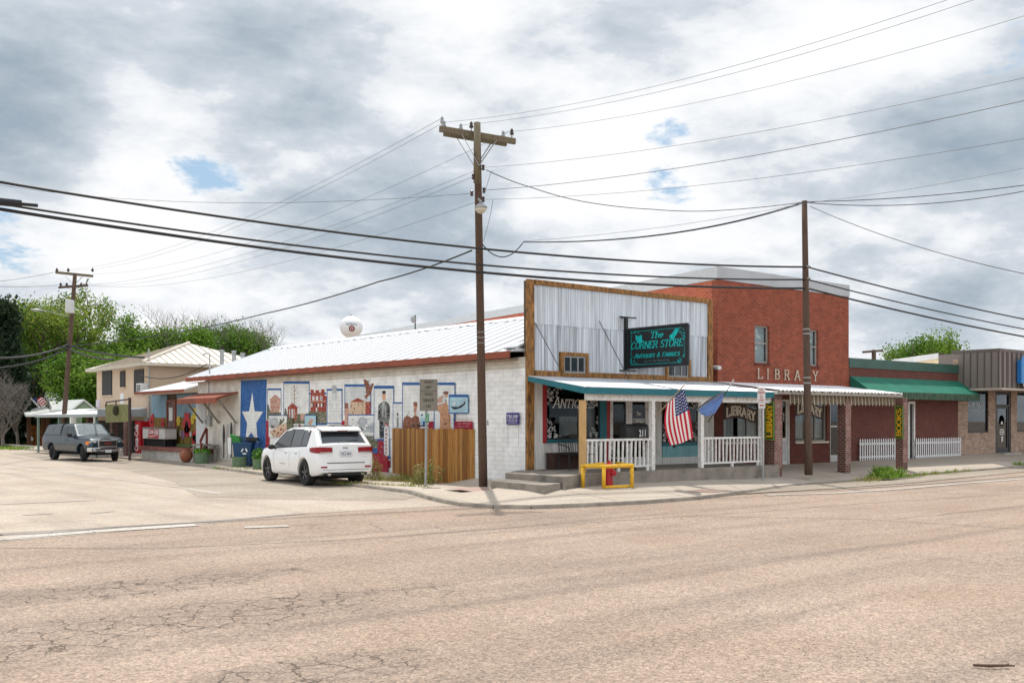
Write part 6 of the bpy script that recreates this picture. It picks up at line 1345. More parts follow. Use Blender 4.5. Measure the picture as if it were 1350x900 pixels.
for f1 in (.28, .74):
    for s_ in (1, -1): b = MB(); cpt = e0+(e1-e0)*f1; b.beam(cpt+nrm*s_*.17+Vector((0, 0, -.05)), Vector((tA.x, tA.y, zc-.85))+nrm*s_*.12, .035, .012, STEEL); b.out('brace', A_)
GINS = mat('glass_insulator', (.30, .33, .33), .2, spec=.7); PINS = mat('brown_insulator', (.05, .03, .03), .3)
ins = []
for i, (f1, s_, m_) in enumerate(((.03, 1, GINS), (.11, -1, GINS), (.33, -1, GINS), (.41, 1, PINS), (.90, -1, GINS), (.955, 1, PINS))):
    c = e0+(e1-e0)*f1+nrm*s_*.14+Vector((0, 0, .07)); b = MB(); b.lathe([(.012, 0), (.012, .08), (.05, .09), (.055, .13), (.03, .16), (.045, .19), (.02, .24), (0, .245)], c, m_, 10); b.out('insulator', A_); ins.append(c+Vector((0, 0, .2)))
sides = {}
for nm, px, py in (('a', 637, 221), ('b', 624, 233), ('c', 637, 263), ('d', 622, 255), ('e', 638, 251)):
    q = at(px, py, dA-.05); b = MB(); b.lathe([(.02, -.07), (.045, -.05), (.03, 0), (.045, .05), (.02, .07)], q, PINS, 10); b.out('spool_insulator', A_); sides[nm] = q
b = MB(); q = at(634, 268, dA-.3); b.tube([at(631, 262, dA), at(634, 266, dA-.3)], .03, STEEL, 6); b.lathe([(.03, 0), (.09, -.05), (.155, -.10), (.16, -.14)], q+Vector((0, 0, .02)), STEEL, 16); b.lathe([(.15, -.14), (.13, -.20), (.07, -.26), (0, -.28)], q+Vector((0, 0, .02)), mat('lamp_glass', (.55, .52, .42), .25, spec=.7), 16); b.out('street_lamp_head', A_, smooth=True)
b = MB(); q0 = bA+(tA-bA)*.50
for k in range(3): q = bA+(tA-bA)*(.42+.015*k); b.lathe([(.118, 0), (.118, .02)], q, STEEL, 12)
b.out('metal_band', A_)
b = MB(); q = at(642, 558, dA-.2); b.box(q.x-.03, q.y-.03, q.z-.05, q.x+.03, q.y-.0, q.z+.08, STEEL); b.out('tag', A_)
bB = gp(1066, 626, .26); tB = at(1060.5, 265, 32.6)
Bp = pole('utility_pole', 'short dark wooden utility pole without crossarm in front of the library', bB, tB, .125, .085)
for py in (353, 368.5, 381): q = at(1064, py, 32.5); b = MB(); b.lathe([(.10, 0), (.125, .03), (.10, .06)], q, STEEL, 10); b.out('cable_clamp', Bp)
for py in (435.5, 441.5, 499, 506): q = at(1064, py, 32.6); b = MB(); b.lathe([(.112, 0), (.115, .035), (.112, .04)], Vector((bB+(tB-bB)*((q.z-bB.z)/(tB.z-bB.z))).to_tuple()[:2]+(q.z,)), STEEL, 14); b.out('metal_band', Bp)
bC = gp(81, 596.5, .1); dC = (bC.x-CAM[0])*U[1]+(bC.y-CAM[1])*V[1]; tC = at(99, 360, dC)
Cp = pole('utility_pole', 'leaning dark utility pole with double crossarms and transformer beside the pickup', bC, tC, .15, .11)
b = MB(); a0, a1 = at(73, 359, dC-.2), at(123, 364, dC+.6); b.beam(a0, a1, .12, .14, POLET); b.out('crossarm', Cp); b = MB(); a2, a3 = at(77, 379, dC-.2), at(116, 376, dC+.3); b.beam(a2, a3, .12, .12, POLE); b.out('crossarm', Cp)
for px in (75, 90, 122): q = at(px, 358, dC); b = MB(); b.lathe([(.03, 0), (.09, .08), (.04, .2), (0, .25)], q+Vector((0, 0, -.02)), PINS, 8); b.out('insulator', Cp)
for px in (80, 88, 107, 114): q = at(px, 377, dC); b = MB(); b.lathe([(.03, 0), (.08, .08), (.04, .2), (0, .22)], q+Vector((0, 0, -.02)), PINS, 8); b.out('insulator', Cp)
b = MB(); q = at(92, 413, dC-.5); b.lathe([(.0, 0), (.26, .02), (.25, .08), (.25, .68), (.22, .76), (0, .80)], q, mat('transformer_grey', (.50, .50, .48), .5), 16); b.out('transformer', Cp, smooth=True)
b = MB(); b.tube([at(94, 418, dC), at(70, 412, dC+1), at(52, 408, dC+2)], .018, STEEL, 6); b.ell(at(48, 408.5, dC+2), (.36, .16, .08), STEEL, 10, 6); b.out('street_lamp_arm', Cp)
b = MB(); b.beam(at(86, 364, dC), at(96, 374, dC), .03, .02, STEEL); b.beam(at(110, 364, dC), at(99, 374, dC), .03, .02, STEEL); b.out('brace', Cp)
q = at(1152, 486, 78); Dp = pole('utility_pole', 'distant grey pole top with one crossarm above the green parapet', Vector((q.x, q.y, 0)), Vector((q.x, q.y, at(1152, 461, 78).z)), .2, .16); b = MB(); b.beam(at(1138, 464, 77), at(1163, 462, 79), .16, .16, POLE); b.out('crossarm', Dp)
nW = 0
def wire(label, pts, sag, r=.006, m=None, n=18, group=None, name='wire'):
    b = MB(); P = []
    for a, c in zip(pts[:-1], pts[1:]):
        for i in range(n+1):
            if i == 0 and P: continue
            t = i/n; P.append(a+(c-a)*t-Vector((0, 0, sag*4*t*(1-t))))
    b.tube(P, r, m or WIRE, 5); o = b.out(name, origin=tuple(pts[0]), smooth=True); tag(o, label, 'cable', group); return o
def far(px, py, X): return sp(px, py, X)
# thick telephone cables crossing the whole picture
for i, (y0, yA, yB, yR, r_, lab) in enumerate(((235, 318, 352, 415, .030, 'top black cable of the thick trio crossing the whole view'), (264, 337, 368.5, 428, .026, 'middle black cable of the thick trio crossing the whole view'), (271, 349, 380, 438, .036, 'lowest and thickest black cable crossing the whole view'))):
    p0 = at(-30, y0, 20.0); pB = at(1064, yB, 32.45); pm = at(628, yA, 25.8)
    pR = at(1500, yR+(yR-yB)*.5, 44)
    mid_ = (p0+pB)/2
    wire(lab, [p0, pB], .42, r_, CABLE, 30, 'thick telephone cables', 'telephone_cable'); wire(lab.replace('crossing the whole view', 'right of the short pole'), [pB, pR], .2, r_*.9, CABLE, 10, 'thick telephone cables', 'telephone_cable')
o = MB(); o.tube([at(-14, 264.5, 20.0), at(28, 269, 20.35)], .075, CABLE, 10); o.tube([at(28, 269, 20.35), at(50, 271, 20.5)], .035, CABLE, 8); tag(o.out('cable_splice'), 'fat black splice sleeve on the middle thick cable at the left edge', 'cable splice')
# open wires over the side street
Cins = [at(75, 356, dC), at(90, 357, dC), at(122, 361, dC), at(80, 376, dC), at(107, 376, dC), at(114, 376, dC)]
labs = ['first', 'second', 'third', 'fourth', 'fifth', 'sixth']
for i, k in enumerate((0, 1, 5)):
    wire(f'thin {("near", "middle", "far")[i]} wire from the crossarm ends of the corner pole down to the leaning pole', [ins[k], Cins[i]], .9, .005, group='overhead wires along the side street')
for i, (nm, ci) in enumerate((('a', 3), ('b', 4), ('c', 5))):
    wire(f'thin wire from the {("upper", "middle", "lower")[i]} spool of the corner pole to the leaning pole', [sides[nm], Cins[ci]], .8, .005, group='overhead wires along the side street')
for i, (k, px, py) in enumerate(((1, 1190, 0), (2, 1225, 0), (4, 1350, 5))):
    wire(f'thin wire rising from the {("left end", "centre", "right end")[i]} of the crossarm to the upper right corner', [ins[k], sp(px+140, py-28, ins[k].x+.3)], .35, .0042, group='overhead wires along the side street')
for i, (nm, py, X, r_) in enumerate((('a', 92, None, .0065), ('e', 122, None, .010), ('c', 180, None, .0065))):
    wire(f'thin wire from the {("upper", "middle", "lower")[i]} spool rising to the right edge of the sky', [sides[nm], sp(1500, py-24, sides[nm].x+.2)], .25, r_*.68, group='overhead wires along the side street')
wire('thin wire rising over the short pole to the right edge', [at(690, 318, 25.6), at(1060, 268, 27), at(1480, 193, 22)], .12, .0048)
wire('thin level wire from the left edge to the corner pole', [at(-40, 237, 38), sides['d']], .5, .0065)
for i in range(2): wire(('upper', 'lower')[i]+' twisted service cable from the corner pole over the short pole to the right edge', [at(636, 322, dA), at(690, 319, 26.2), at(1060, 266+i*1.5, 32.5)], .35, .014, CABLE); wire(('upper', 'lower')[i]+' service cable from the short pole top to the right edge', [at(1062, 266+i, 32.5), at(1420, 234+i*3, 30)], .15+.2*i, .013, CABLE)
wire('thin black drop wire from the corner pole to the service cable above the store', [at(641, 224, dA), at(700, 247, 26.6), at(770, 266, 27.6), at(860, 276, 29.2), at(940, 278, 30.5), at(1060, 266.5, 32.5)], .03, .011, CABLE)
wire('thin drop wire from the top of the short pole down to the right edge', [at(1068, 272, 32.5), at(1420, 374, 24)], .25, .010, CABLE)
wire('black service cable from the corner pole down over the mural roof to the leaning pole', [at(622, 330, dA), at(500, 371, 31), at(350, 413, 40), at(220, 440, 48), at(88, 456, dC)], .06, .022, CABLE)
wire('looping wire hanging from the lamp of the corner pole', [at(640, 251, dA), at(647, 228, dA), at(650, 225, dA)], .0, .006); wire('short loop of wire hanging beside the lamp', [at(650, 263, dA), at(646, 285, dA), at(640, 308, dA), at(637, 318, dA)], .02, .006)
for i in range(2): wire(('upper', 'lower')[i]+' black cable from the leaning pole to the left edge', [at(88, 455+i*5, dC), at(-40, 470+i*24-i*8, 40)], .3, .05-.01*i, CABLE); wire(('upper', 'lower')[i]+' black cable from the leaning pole toward the peach house roof', [at(88, 454+i*4, dC), at(150+40*(1-i), 471+3*i-i*0, 50)], .15, .05, CABLE)
for i in range(2): wire(('upper', 'lower')[i]+' faint wire from the leaning pole crossarm to the left edge', [at(75, 358+i*18, dC), at(-40, 374+i*1, 50)], .1, .012)
wire('thin sagging service wire between the house mast and the store mast', [at(184, 494, 47), at(272, 480, 42)], .35, .02, CABLE)
# ================================================================= street things
# weight limit sign
q0 = gp(561, 642, .03); ws = T('road_sign', 'grey weight limit sign on a steel post by the wooden fence', 'sign', tuple(q0)); dW = (q0.x-CAM[0])*U[1]+(q0.y-CAM[1])*V[1]
rt = Vector((U[0], -U[1], 0)).normalized(); rt = Vector((U[0], V[0], 0)).normalized(); fw = Vector((U[1], V[1], 0)).normalized()
b = MB(); t1 = at(562.5, 502, dW); b.tube([q0-Vector((0, 0, .1)), t1], .035, STEEL, 8); b.out('post', ws)
def plate(mb, cx, pya, pyb, pxa, pxb, d, m, th=.012, rot=0.0):
    a = at(pxa, pya, d); c = at(pxb, pyb, d); mb.prism([Vector((a.x, a.y, c.z)), Vector((c.x, c.y, c.z)), Vector((c.x, c.y, a.z)), Vector((a.x, a.y, a.z))], fw*th, m); return a, c
SGN = mat('sign_grey', (.20, .18, .145), .5, var=.08); INK = mat('sign_ink', (.03, .028, .025), .6)
b = MB(); a, c = plate(b, 0, 499.5, 541.5, 553.2, 576.8, dW-.08, SGN); b.out('panel', ws, bevel=.006)
b = MB(); o = a-fw*.004; wS = (c-a).dot(rt); hS = a.z-c.z; DN = Vector((0, 0, 1))
b.poly([o+rt*.0+DN*(-hS*.375), o+rt*wS+DN*(-hS*.375), o+rt*wS+DN*(-hS*.385), o+DN*(-hS*.385)], INK)
for i, (tx, y, h, w_) in enumerate((('WEIGHT', .13, .085, .56), ('LIMIT', .30, .085, .38), ('GROSS', .515, .085, .46), ('58420', .71, .10, .60), ('LBS', .885, .085, .28))): text(b, tx, o+rt*wS*(.5-w_/2)+DN*(-hS*(y)-h*hS*.0-.0), rt, DN, h*hS, w_*wS, INK, .012)
b.out('lettering', ws)
b = MB(); a, c = plate(b, 0, 545, 556.5, 561, 565.5, dW-.08, mat('sign_green', (.02, .22, .09), .5)); so_ = b.out('marker_plate', ws); b = MB(); 
for k in range(3): text(b, '749'[k], a-fw*.003+rt*.02+DN*(-.075*(k+1)), rt, DN, .055, .045, WHITE)
b.out('lettering', so_)
# no parking sign
q0 = gp(1006, 629.5, .24); dN = (q0.x-CAM[0])*U[1]+(q0.y-CAM[1])*V[1]; ns = T('road_sign', 'small white and red no parking sign on a thin steel post', 'sign', tuple(q0))
b = MB(); b.tube([q0-Vector((0, 0, .1)), at(1004.5, 512, dN)], .028, STEEL, 8); b.out('post', ns)
WS = mat('sign_white_faded', (.62, .60, .58), .5, var=.05); RI = mat('sign_red_faded', (.42, .05, .05), .5, var=.2)
b = MB(); a, c = plate(b, 0, 510.5, 529, 998.5, 1009, dN-.06, WS); b.out('panel', ns); b = MB(); o = a-fw*.004; wS = (c-a).dot(rt); hS = a.z-c.z
for tx, y, h, w_ in (('NO', .22, .14, .4), ('PARKING', .44, .16, .84), ('ANY', .62, .1, .3), ('TIME', .78, .1, .4)): text(b, tx, o+rt*wS*(.5-w_/2)+DN*(-hS*y), rt, DN, h*hS, w_*wS, RI, .02)
b.box(0, 0, 0, 0.001, .001, .001, RI) if False else None
b.poly([o+rt*wS*.2+DN*(-hS*.93), o+rt*wS*.8+DN*(-hS*.93), o+rt*wS*.8+DN*(-hS*.86), o+rt*wS*.2+DN*(-hS*.86)], RI); b.out('lettering', ns)
b = MB(); a, c = plate(b, 0, 530.5, 538, 1000, 1009, dN-.06, WS); b.out('arrow_panel', ns); b = MB(); o = a-fw*.004; wS = (c-a).dot(rt); hS = a.z-c.z; b.poly([o+rt*wS*.15+DN*(-hS*.5), o+rt*wS*.3+DN*(-hS*.75), o+rt*wS*.3+DN*(-hS*.6), o+rt*wS*.85+DN*(-hS*.6), o+rt*wS*.85+DN*(-hS*.4), o+rt*wS*.3+DN*(-hS*.4), o+rt*wS*.3+DN*(-hS*.25)], RI); b.out('arrow', ns)
# wooden fence enclosure: three sides against the wall
fe = T('wooden_fence', 'honey brown board fence enclosure against the mural wall beside the weight limit sign', 'fence', (-.6, 5.4, .1))
FW = [mat(f'fence_board_{i}', c, .75, var=.4, vs=3, stretch=(10, 10, .7), dirt=(.11, .045, .012), dirt_amt=.5, dirt_scale=3) for i, c in enumerate(((.36, .165, .035), (.29, .12, .022), (.40, .20, .055), (.22, .09, .018)))]
pA = sp(515, 600, -.28); pc = gp(574, 636, .10); pd = Vector((-.02, sp(626, 600, -.02).y, 0))
cA = Vector((-1.0, sp(515, 600, -1.0).y, 0)); cB = Vector((pc.x, pc.y, 0)); 
q = gp(517, 628.5, .08); cA = Vector((q.x-.0, q.y, 0)); zt = 1.72
def boards(p, q_, n, name='board'):
    d = (q_-p)/n; nn = Vector((-d.y, d.x, 0)).normalized()*.02
    for i in range(n):
        a = p+d*(i+.03); c = p+d*(i+.97); z1 = zt+random.uniform(-.02, .025); j = nn*random.uniform(-.4, .6)
        b = MB(); b.prism([Vector((a.x, a.y, .09))+j, Vector((c.x, c.y, .09))+j, Vector((c.x, c.y, z1))+j, Vector((a.x, a.y, z1))+j], nn, random.choice(FW)); b.out(name, fe)
boards(cA, cB, 26); boards(cB, Vector((cB.x+.99, cB.y+.02, 0)) if False else Vector((-.03, pd.y, 0)), 16)
b = MB()
for z in (.5, 1.4): b.beam((cA.x+.08, cA.y, z), (cB.x+.08, cB.y+.1, z), .04, .09, FW[1])
b.out('rail', fe)
# hydrant
hq = gp(803, 641, .235); hy = T('fire_hydrant', 'red fire hydrant behind the yellow pipe guard', 'hydrant', tuple(hq)); HR_ = mat('hydrant_red', (.42, .01, .02), .35, var=.12, coat=.3)
b = MB(); b.lathe([(.15, 0), (.15, .03), (.105, .04), (.10, .42), (.135, .43), (.135, .47), (.10, .48)], hq, HR_, 16); b.out('barrel', hy, smooth=False)
b = MB(); b.lathe([(.115, .48), (.115, .5), (.105, .56), (.075, .62), (.03, .65), (.03, .69), (0, .69)], hq, HR_, 16); b.out('bonnet', hy)
for d_ in (Vector((1, 0, 0)), Vector((-1, 0, 0)), Vector((0, -1, 0))):
    r_ = .075 if d_.y else .055; z = .36; b = MB(); b.tube([hq+Vector((0, 0, z))+d_*.08, hq+Vector((0, 0, z))+d_*.17], r_*.8, HR_, 12); b.tube([hq+Vector((0, 0, z))+d_*.17, hq+Vector((0, 0, z))+d_*.21], r_, HR_, 8); b.tube([hq+Vector((0, 0, z))+d_*.21, hq+Vector((0, 0, z))+d_*.235], .02, HR_, 5); b.out('nozzle_cap', hy)
# yellow pipe guard
yg = T('pipe_guard', 'yellow pipe guard rail around the red hydrant', 'bollard', tuple(gp(800, 642, .22)))
zt_ = .80; P4 = [gp(768.5, 643.5, .225), gp(796, 644.5, .22), gp(833, 643, .215), gp(808, 636.5, .235)]
for p in P4: b = MB(); b.tube([p, Vector((p.x, p.y, zt_))], .052, YEL, 12); b.out('post', yg, smooth=True)
for a_, c_ in ((0, 1), (1, 2), (2, 3), (3, 0)):
    p = Vector((P4[a_].x, P4[a_].y, zt_)); q_ = Vector((P4[c_].x, P4[c_].y, zt_)); d = (q_-p).normalized()*.05; b = MB(); b.tube([p-d, q_+d], .050, YEL, 12); b.out('rail', yg, smooth=True)
b = MB(); p = P4[1]+Vector((0, 0, .05)); b.tube([p, P4[2]+Vector((0, 0, .05))], .040, YEL, 10); b.out('rail', yg, smooth=True)
# mailbox with the house number
mq = fp(842, 577, -2.02); mx = T('mailbox', 'black rounded mailbox numbered 211 standing behind the porch railing', 'mailbox', (mq.x, -1.9, .575)); z2a, z2b = fp(847, 576, -1.99).z, fp(847, 567, -1.99).z
x0 = fp(822, 575, -1.85).x; x1 = fp(852.5, 575, -1.85).x; z0, z1 = fp(830, 583, -1.85).z-.02, fp(830, 558.5, -1.85).z
b = MB(); n = 10; w_ = .30; prof = [(-1.98, z0), (-1.98, z0+.30)]+[(-1.98+w_/2-w_/2*math.cos(math.pi*i/n), z0+.30+(z1-z0-.30)*math.sin(math.pi*i/n)) for i in range(1, n)]+[(-1.98+w_, z0+.30), (-1.98+w_, z0)]
b.prism([(x0, y, z) for y, z in prof], (x1-x0, 0, 0), BLACK); b.out('box', mx, bevel=.02); b = MB(); b.tube([((x0+x1)/2, -1.83, .575), ((x0+x1)/2, -1.83, z0)], .04, BLACK, 8); b.out('post', mx)
b = MB(); text(b, '211', (x1-.46, -1.992, z2a+.02), XR, ZU, z2b-z2a, .27, MATS['sign_white'] if 'sign_white' in MATS else WHITE, .02); b.out('number', mx)
# bench and dark box on the porch
bx = fp(757, 600, -.9).x; be = T('porch_bench', 'black wrought iron bench on the porch under the ANTIQUES window', 'bench', (1.5, -.6, .575)); IRN = mat('iron_black', (.015, .015, .016), .5)
X0b, X1b = fp(741, 600, -.55).x, fp(741, 600, -.55).x+1.15; ybk, yft = -.42, -.85
b = MB()
for k in range(13): x = X0b+.04+(X1b-X0b-.08)*k/12; b.tube([(x, ybk+.02, 1.02), (x-.01, ybk+.05, 1.48)], .011, IRN, 5)
b.tube([(X0b, ybk+.05, 1.48), ((X0b+X1b)/2, ybk+.05, 1.56), (X1b, ybk+.05, 1.48)], .02, IRN, 6); b.out('backrest', be)
b = MB()
for k in range(7): y = yft+(ybk-yft)*k/6; b.box(X0b, y-.022, 1.0, X1b, y+.022, 1.015, IRN)
b.out('seat', be)
for x in (X0b, X1b):
    for y in (yft, ybk): b = MB(); b.tube([(x, y, .577), (x, y, 1.0)], .018, IRN, 6); b.out('leg', be)
    b = MB(); b.tube([(x, ybk+.04, 1.3), (x, (yft+ybk)/2, 1.27), (x, yft, 1.22), (x, yft, 1.0)], .016, IRN, 6); b.out('armrest', be)
b = MB(); xb0 = fp(727, 600, -.3).x; b.box(xb0, -.36, .577, xb0+1.1, -.08, 1.02, mat('dark_crate_wood', (.05, .022, .016), .7, var=.3)); b.box(xb0-.02, -.38, 1.021, xb0+1.12, -.06, 1.05, MATS['dark_crate_wood']); tag(b.out('planter_box'), 'dark red brown wooden box behind the porch bench', 'box')
b = MB(); r_ = random.Random(4); X = fp(816, 600, -1.0).x
b.lathe([(.12, 0), (.17, .25), (.19, .28)], (X, -.9, .575), mat('pot_brown', (.12, .05, .03), .8), 14); pl = T('potted_plant', 'green potted plant on the porch behind the first railing', 'plant', (X, -.9, .575)); b.out('pot', pl)
b = MB()
LEAF0 = mat('houseplant', (.05, .12, .03), .6, var=.4)
for k in range(60): a = r_.random()*6.28; e = Vector((math.cos(a), math.sin(a), .3+r_.random()*1.6)).normalized()*(.2+.2*r_.random()); p = Vector((X, -.9, .85)); sd = Vector((-math.sin(a), math.cos(a), 0))*.03; b.poly([p+e*.3, p+e*.7+sd, p+e, p+e*.7-sd], LEAF0)
b.out('leaves', pl, fix=False)
# ---------------------------------------------------------------- flags
def lerp(a, b, t): return a+(b-a)*t
f0 = fp(862, 552, -2.18); f1 = at(902, 507.5, 26.7); fl = T('flag', 'American flag hanging from a slanted wooden pole on the porch post', 'flag', tuple(f0)); PW_ = mat('flag_pole_tan', (.42, .33, .22), .5)
b = MB(); b.tube([f0, f1], .018, PW_, 8); b.ell(f1, (.035, .035, .035), WHITE, 8, 6); b.out('pole', fl); b = MB(); b.box(f0.x-.05, f0.y-.03, f0.z-.08, f0.x+.05, f0.y+.07, f0.z+.05, STEEL); b.out('bracket', fl)
FR, FWH, FB = mat('flag_red', (.50, .012, .035), .8, var=.05), mat('flag_white', (.74, .72, .70), .8, var=.04), mat('flag_blue', (.022, .04, .16), .8, var=.05)
# cloth corners in the picture: hoist along the pole, fly hanging down
d0, d1 = 26.9, 27.2
TLc, TRc = at(879, 533, d1), at(901.5, 512, d0)   # lower and upper hoist
BLc, BRc = at(883.5, 587, 27.3), at(913.5, 577, 27.0)
nx, ny = 26, 40
def cloth(u, v):
    p = lerp(lerp(TRc, TLc, u), lerp(BRc, BLc, u), v)
    bow = math.sin(math.pi*v)*(-.10*u)
    fold = .055*math.sin(u*11+v*2.0)*(.25+.75*v)
    return p+rt*(bow-.06*math.sin(math.pi*v)*(1-u)*-.5)-fw*fold+Vector((0, 0, -.03*math.sin(math.pi*u)*v))
b = MB(); 
vs = [cloth(i/nx, j/ny) for i in range(nx+1) for j in range(ny+1)]
for i in range(nx):
    for j in range(ny):
        u = (i+.5)/nx; v = (j+.5)/ny
        m_ = FB if (u < 7/13 and v < .42) else (FR if int(u*13) % 2 == 0 else FWH)
        b.f.append((i*(ny+1)+j, (i+1)*(ny+1)+j, (i+1)*(ny+1)+j+1, i*(ny+1)+j+1)); b.m.append(b.mi(m_))
b.v = vs; b.out('cloth', fl, smooth=True, fix=False)
b = MB()
for r_i in range(7):
    for c_i in range(6):
        u = (r_i+.8)/7.6*7/13; v = (c_i+.7+(.25 if r_i % 2 else 0))/6.6*.42; p = cloth(u, v)-fw*.012; a_ = (cloth(u+.01, v)-cloth(u-.01, v)).normalized(); c_ = (cloth(u, v+.01)-cloth(u, v-.01)).normalized()
        pts = []
        for k in range(10): t = math.pi/2+k*math.pi/5; r = .024 if k % 2 == 0 else .010; pts.append(p+a_*r*math.cos(t)+c_*r*math.sin(t))
        b.poly(pts, FWH)
b.out('star_field', fl, fix=False)
# second flag: blue and grey, wrapped round its pole
g0 = fp(934, 556, -2.15); g1 = at(967, 500.5, 28.6); f2_ = T('flag', 'blue and grey flag tangled around its slanted pole beside the LIBRARY window', 'flag', tuple(g0))
b = MB(); b.tube([g0, g1], .016, mat('dark_pole', (.05, .045, .04), .5), 8); b.tube([lerp(g0, g1, .86), g1], .022, WHITE, 8); b.out('pole', f2_)
FBL = mat('flag_royal', (.13, .23, .50), .75, var=.2, vs=4); FGR = mat('flag_grey_brown', (.20, .19, .19), .8, var=.3, vs=5)
def fold(pts, m, seed):
    r = random.Random(seed); b2 = MB(); k = len(pts)
    vs = []
    for i in range(k):
        a_, c_ = pts[i]
        for j in range(5): t = j/4; vs.append(lerp(a_, c_, t)-fw*(.05*math.sin(j*2.1+i)))
    b2.add(vs, [(i*5+j, (i+1)*5+j, (i+1)*5+j+1, i*5+j+1) for i in range(k-1) for j in range(4)], m); return b2
D = 28.3
fold([(at(952, 518, D), at(954, 521, D)), (at(942, 525, D), at(950, 532, D)), (at(934, 530, D), at(943, 545, D)), (at(923, 538, D-.1), at(932, 549, D-.1)), (at(922, 543, D-.1), at(925, 546, D-.1))], FBL, 1).out('cloth', f2_, smooth=True, fix=False)
fold([(at(954, 516, D-.02), at(952, 522, D)), (at(944, 520, D+.1), at(944, 527, D)), (at(930, 529, D+.1), at(928, 538, D)), (at(918, 539, D+.1), at(921, 543, D))], FGR, 2).out('cloth_back', f2_, smooth=True, fix=False)
fold([(at(955, 518, D+.05), at(952, 530, D+.05)), (at(952, 522, D+.08), at(948, 536, D+.06)), (at(948, 530, D+.1), at(945, 541, D+.1))], FGR, 3).out('cloth_back', f2_, smooth=True, fix=False)
b = MB(); b.tube([at(927, 548, 28.3), at(925, 553, 28.4), at(923.5, 556, 28.4)], .01, WHITE, 5); b.out('tassel', f2_)
# ---------------------------------------------------------------- corner store sign
cs = T('hanging_sign', 'black framed shop sign with teal lettering projecting from the tin front', 'sign', tuple(fp(866, 487, -1)))
# it projects nearly square to the facade but swings toward the street: placed by its four corners
SD = 27.3
sa = fp(826, 434, -.9); X_a = sa.x
TL = fp(828, 433.5, -.35); TR = sp(907, 428.0, TL.x); BR = sp(907, 481.5, TL.x); BL = fp(828, 483.5, -.35)
zt2 = (TL.z+TR.z)/2; zb2 = (BL.z+BR.z)/2; TL.z = TR.z = zt2; BL.z = BR.z = zb2
r2 = (TR-TL).normalized(); n2 = Vector((r2.y, -r2.x, 0)); 

wS = (TR-TL).length; hS = zt2-zb2; BKS = mat('sign_black', (.014, .016, .018), .4); TLS = mat('sign_teal', (.0, .42, .40), .45, var=.2, vs=10)
b = MB(); b.prism([TL, TR, BR, BL], -n2*.05, BKS); b.out('panel', cs)
b = MB()
for (a_, c_) in (((0, 0), (1, 0)), ((0, 1), (1, 1)), ((0, 0), (0, 1)), ((1, 0), (1, 1))):
    p = BL+r2*wS*a_[0]+ZU*hS*a_[1]; q_ = BL+r2*wS*c_[0]+ZU*hS*c_[1]; b.beam(p, q_, .07, .07, BKS)
b.out('frame', cs, bevel=.006)
b = MB(); O = BL+n2*.004
def SP(u, v): return O+r2*wS*u+ZU*hS*v
for (u0, v0, u1, v1) in ((.10, .925, .90, .935), (.10, .06, .90, .07), (.055, .2, .060, .8), (.94, .2, .945, .8)): b.add([SP(u0, v0), SP(u1, v0), SP(u1, v1), SP(u0, v1)], [(0, 1, 2, 3)], TLS)
r_ = random.Random(9); cc = 0
for (cu, cv) in ((0, 0), (1, 0), (0, 1), (1, 1)):
    for k in range(17):
        a1, a2 = r_.random()**1.2*.14, r_.random()**1.2*.26
        if a1/.14+a2/.26 > 1.0: continue
        u = .055+a1 if cu == 0 else .945-a1; v = .07+a2 if cv == 0 else .93-a2; rad = .02+.03*r_.random(); t0 = r_.random()*6.28
        for i in range(6):
            ta, tb_ = t0+i*.75, t0+(i+1)*.75; ra, rb_ = rad*(1-i*.12), rad*(1-(i+1)*.12); p = SP(u, v)+n2*.0002*(cc % 9); cc += 1
            A1 = p+r2*ra*math.cos(ta)+ZU*ra*math.sin(ta); A2 = p+r2*rb_*math.cos(tb_)+ZU*rb_*math.sin(tb_); dd_ = (A2-A1).normalized(); w2 = dd_.cross(n2)*.0055; b.add([A1-w2, A2-w2, A2+w2, A1+w2], [(0, 1, 2, 3)], TLS)
b.out('scroll_border', cs)
b = MB()
for pts in (((.14, .70), (.13, .84), (.19, .80), (.24, .84), (.25, .70), (.28, .66), (.20, .62), (.17, .66)), ((.73, .64), (.70, .74), (.76, .82), (.80, .92), (.86, .90), (.83, .78), (.79, .70), (.78, .62))): b.poly([SP(*p)+n2*.003 for p in pts], TLS)
b.out('ornament', cs)
b = MB()
word(b, 'The', SP(.38, .72)+n2*.002, r2, ZU, hS*.17, wS*.22, TLS, w=.2, italic=.3)
word(b, 'CORNER STORE', SP(.045, .47)+n2*.002, r2, ZU, hS*.19, wS*.87, TLS, w=.15, italic=.28)
word(b, 'ANTIQUES & FABRICS', SP(.11, .235)+n2*.002, r2, ZU, hS*.115, wS*.76, TLS, w=.17, italic=.28, caps=.82)
text(b, "211 E. St. Mary's St.", SP(.29, .105)+n2*.002, r2, ZU, hS*.065, wS*.42, mat('sign_dull_teal', (.10, .22, .22), .5)); b.out('lettering', cs)
b = MB(); pt = TL-r2*.08; ztp = fp(826, 419, pt.y).z; b.box(pt.x-.05, pt.y-.04, zb2-.08, pt.x+.05, pt.y+.05, ztp, BLACK)
for z in (zb2-.10, ztp): b.box(pt.x-.28, pt.y-.03, z, pt.x+.42, pt.y+.02, z+.035, BLACK); b.box(pt.x-.02, pt.y+.02, z, pt.x+.02, -.06, z+.03, BLACK)
b.out('bracket', cs)
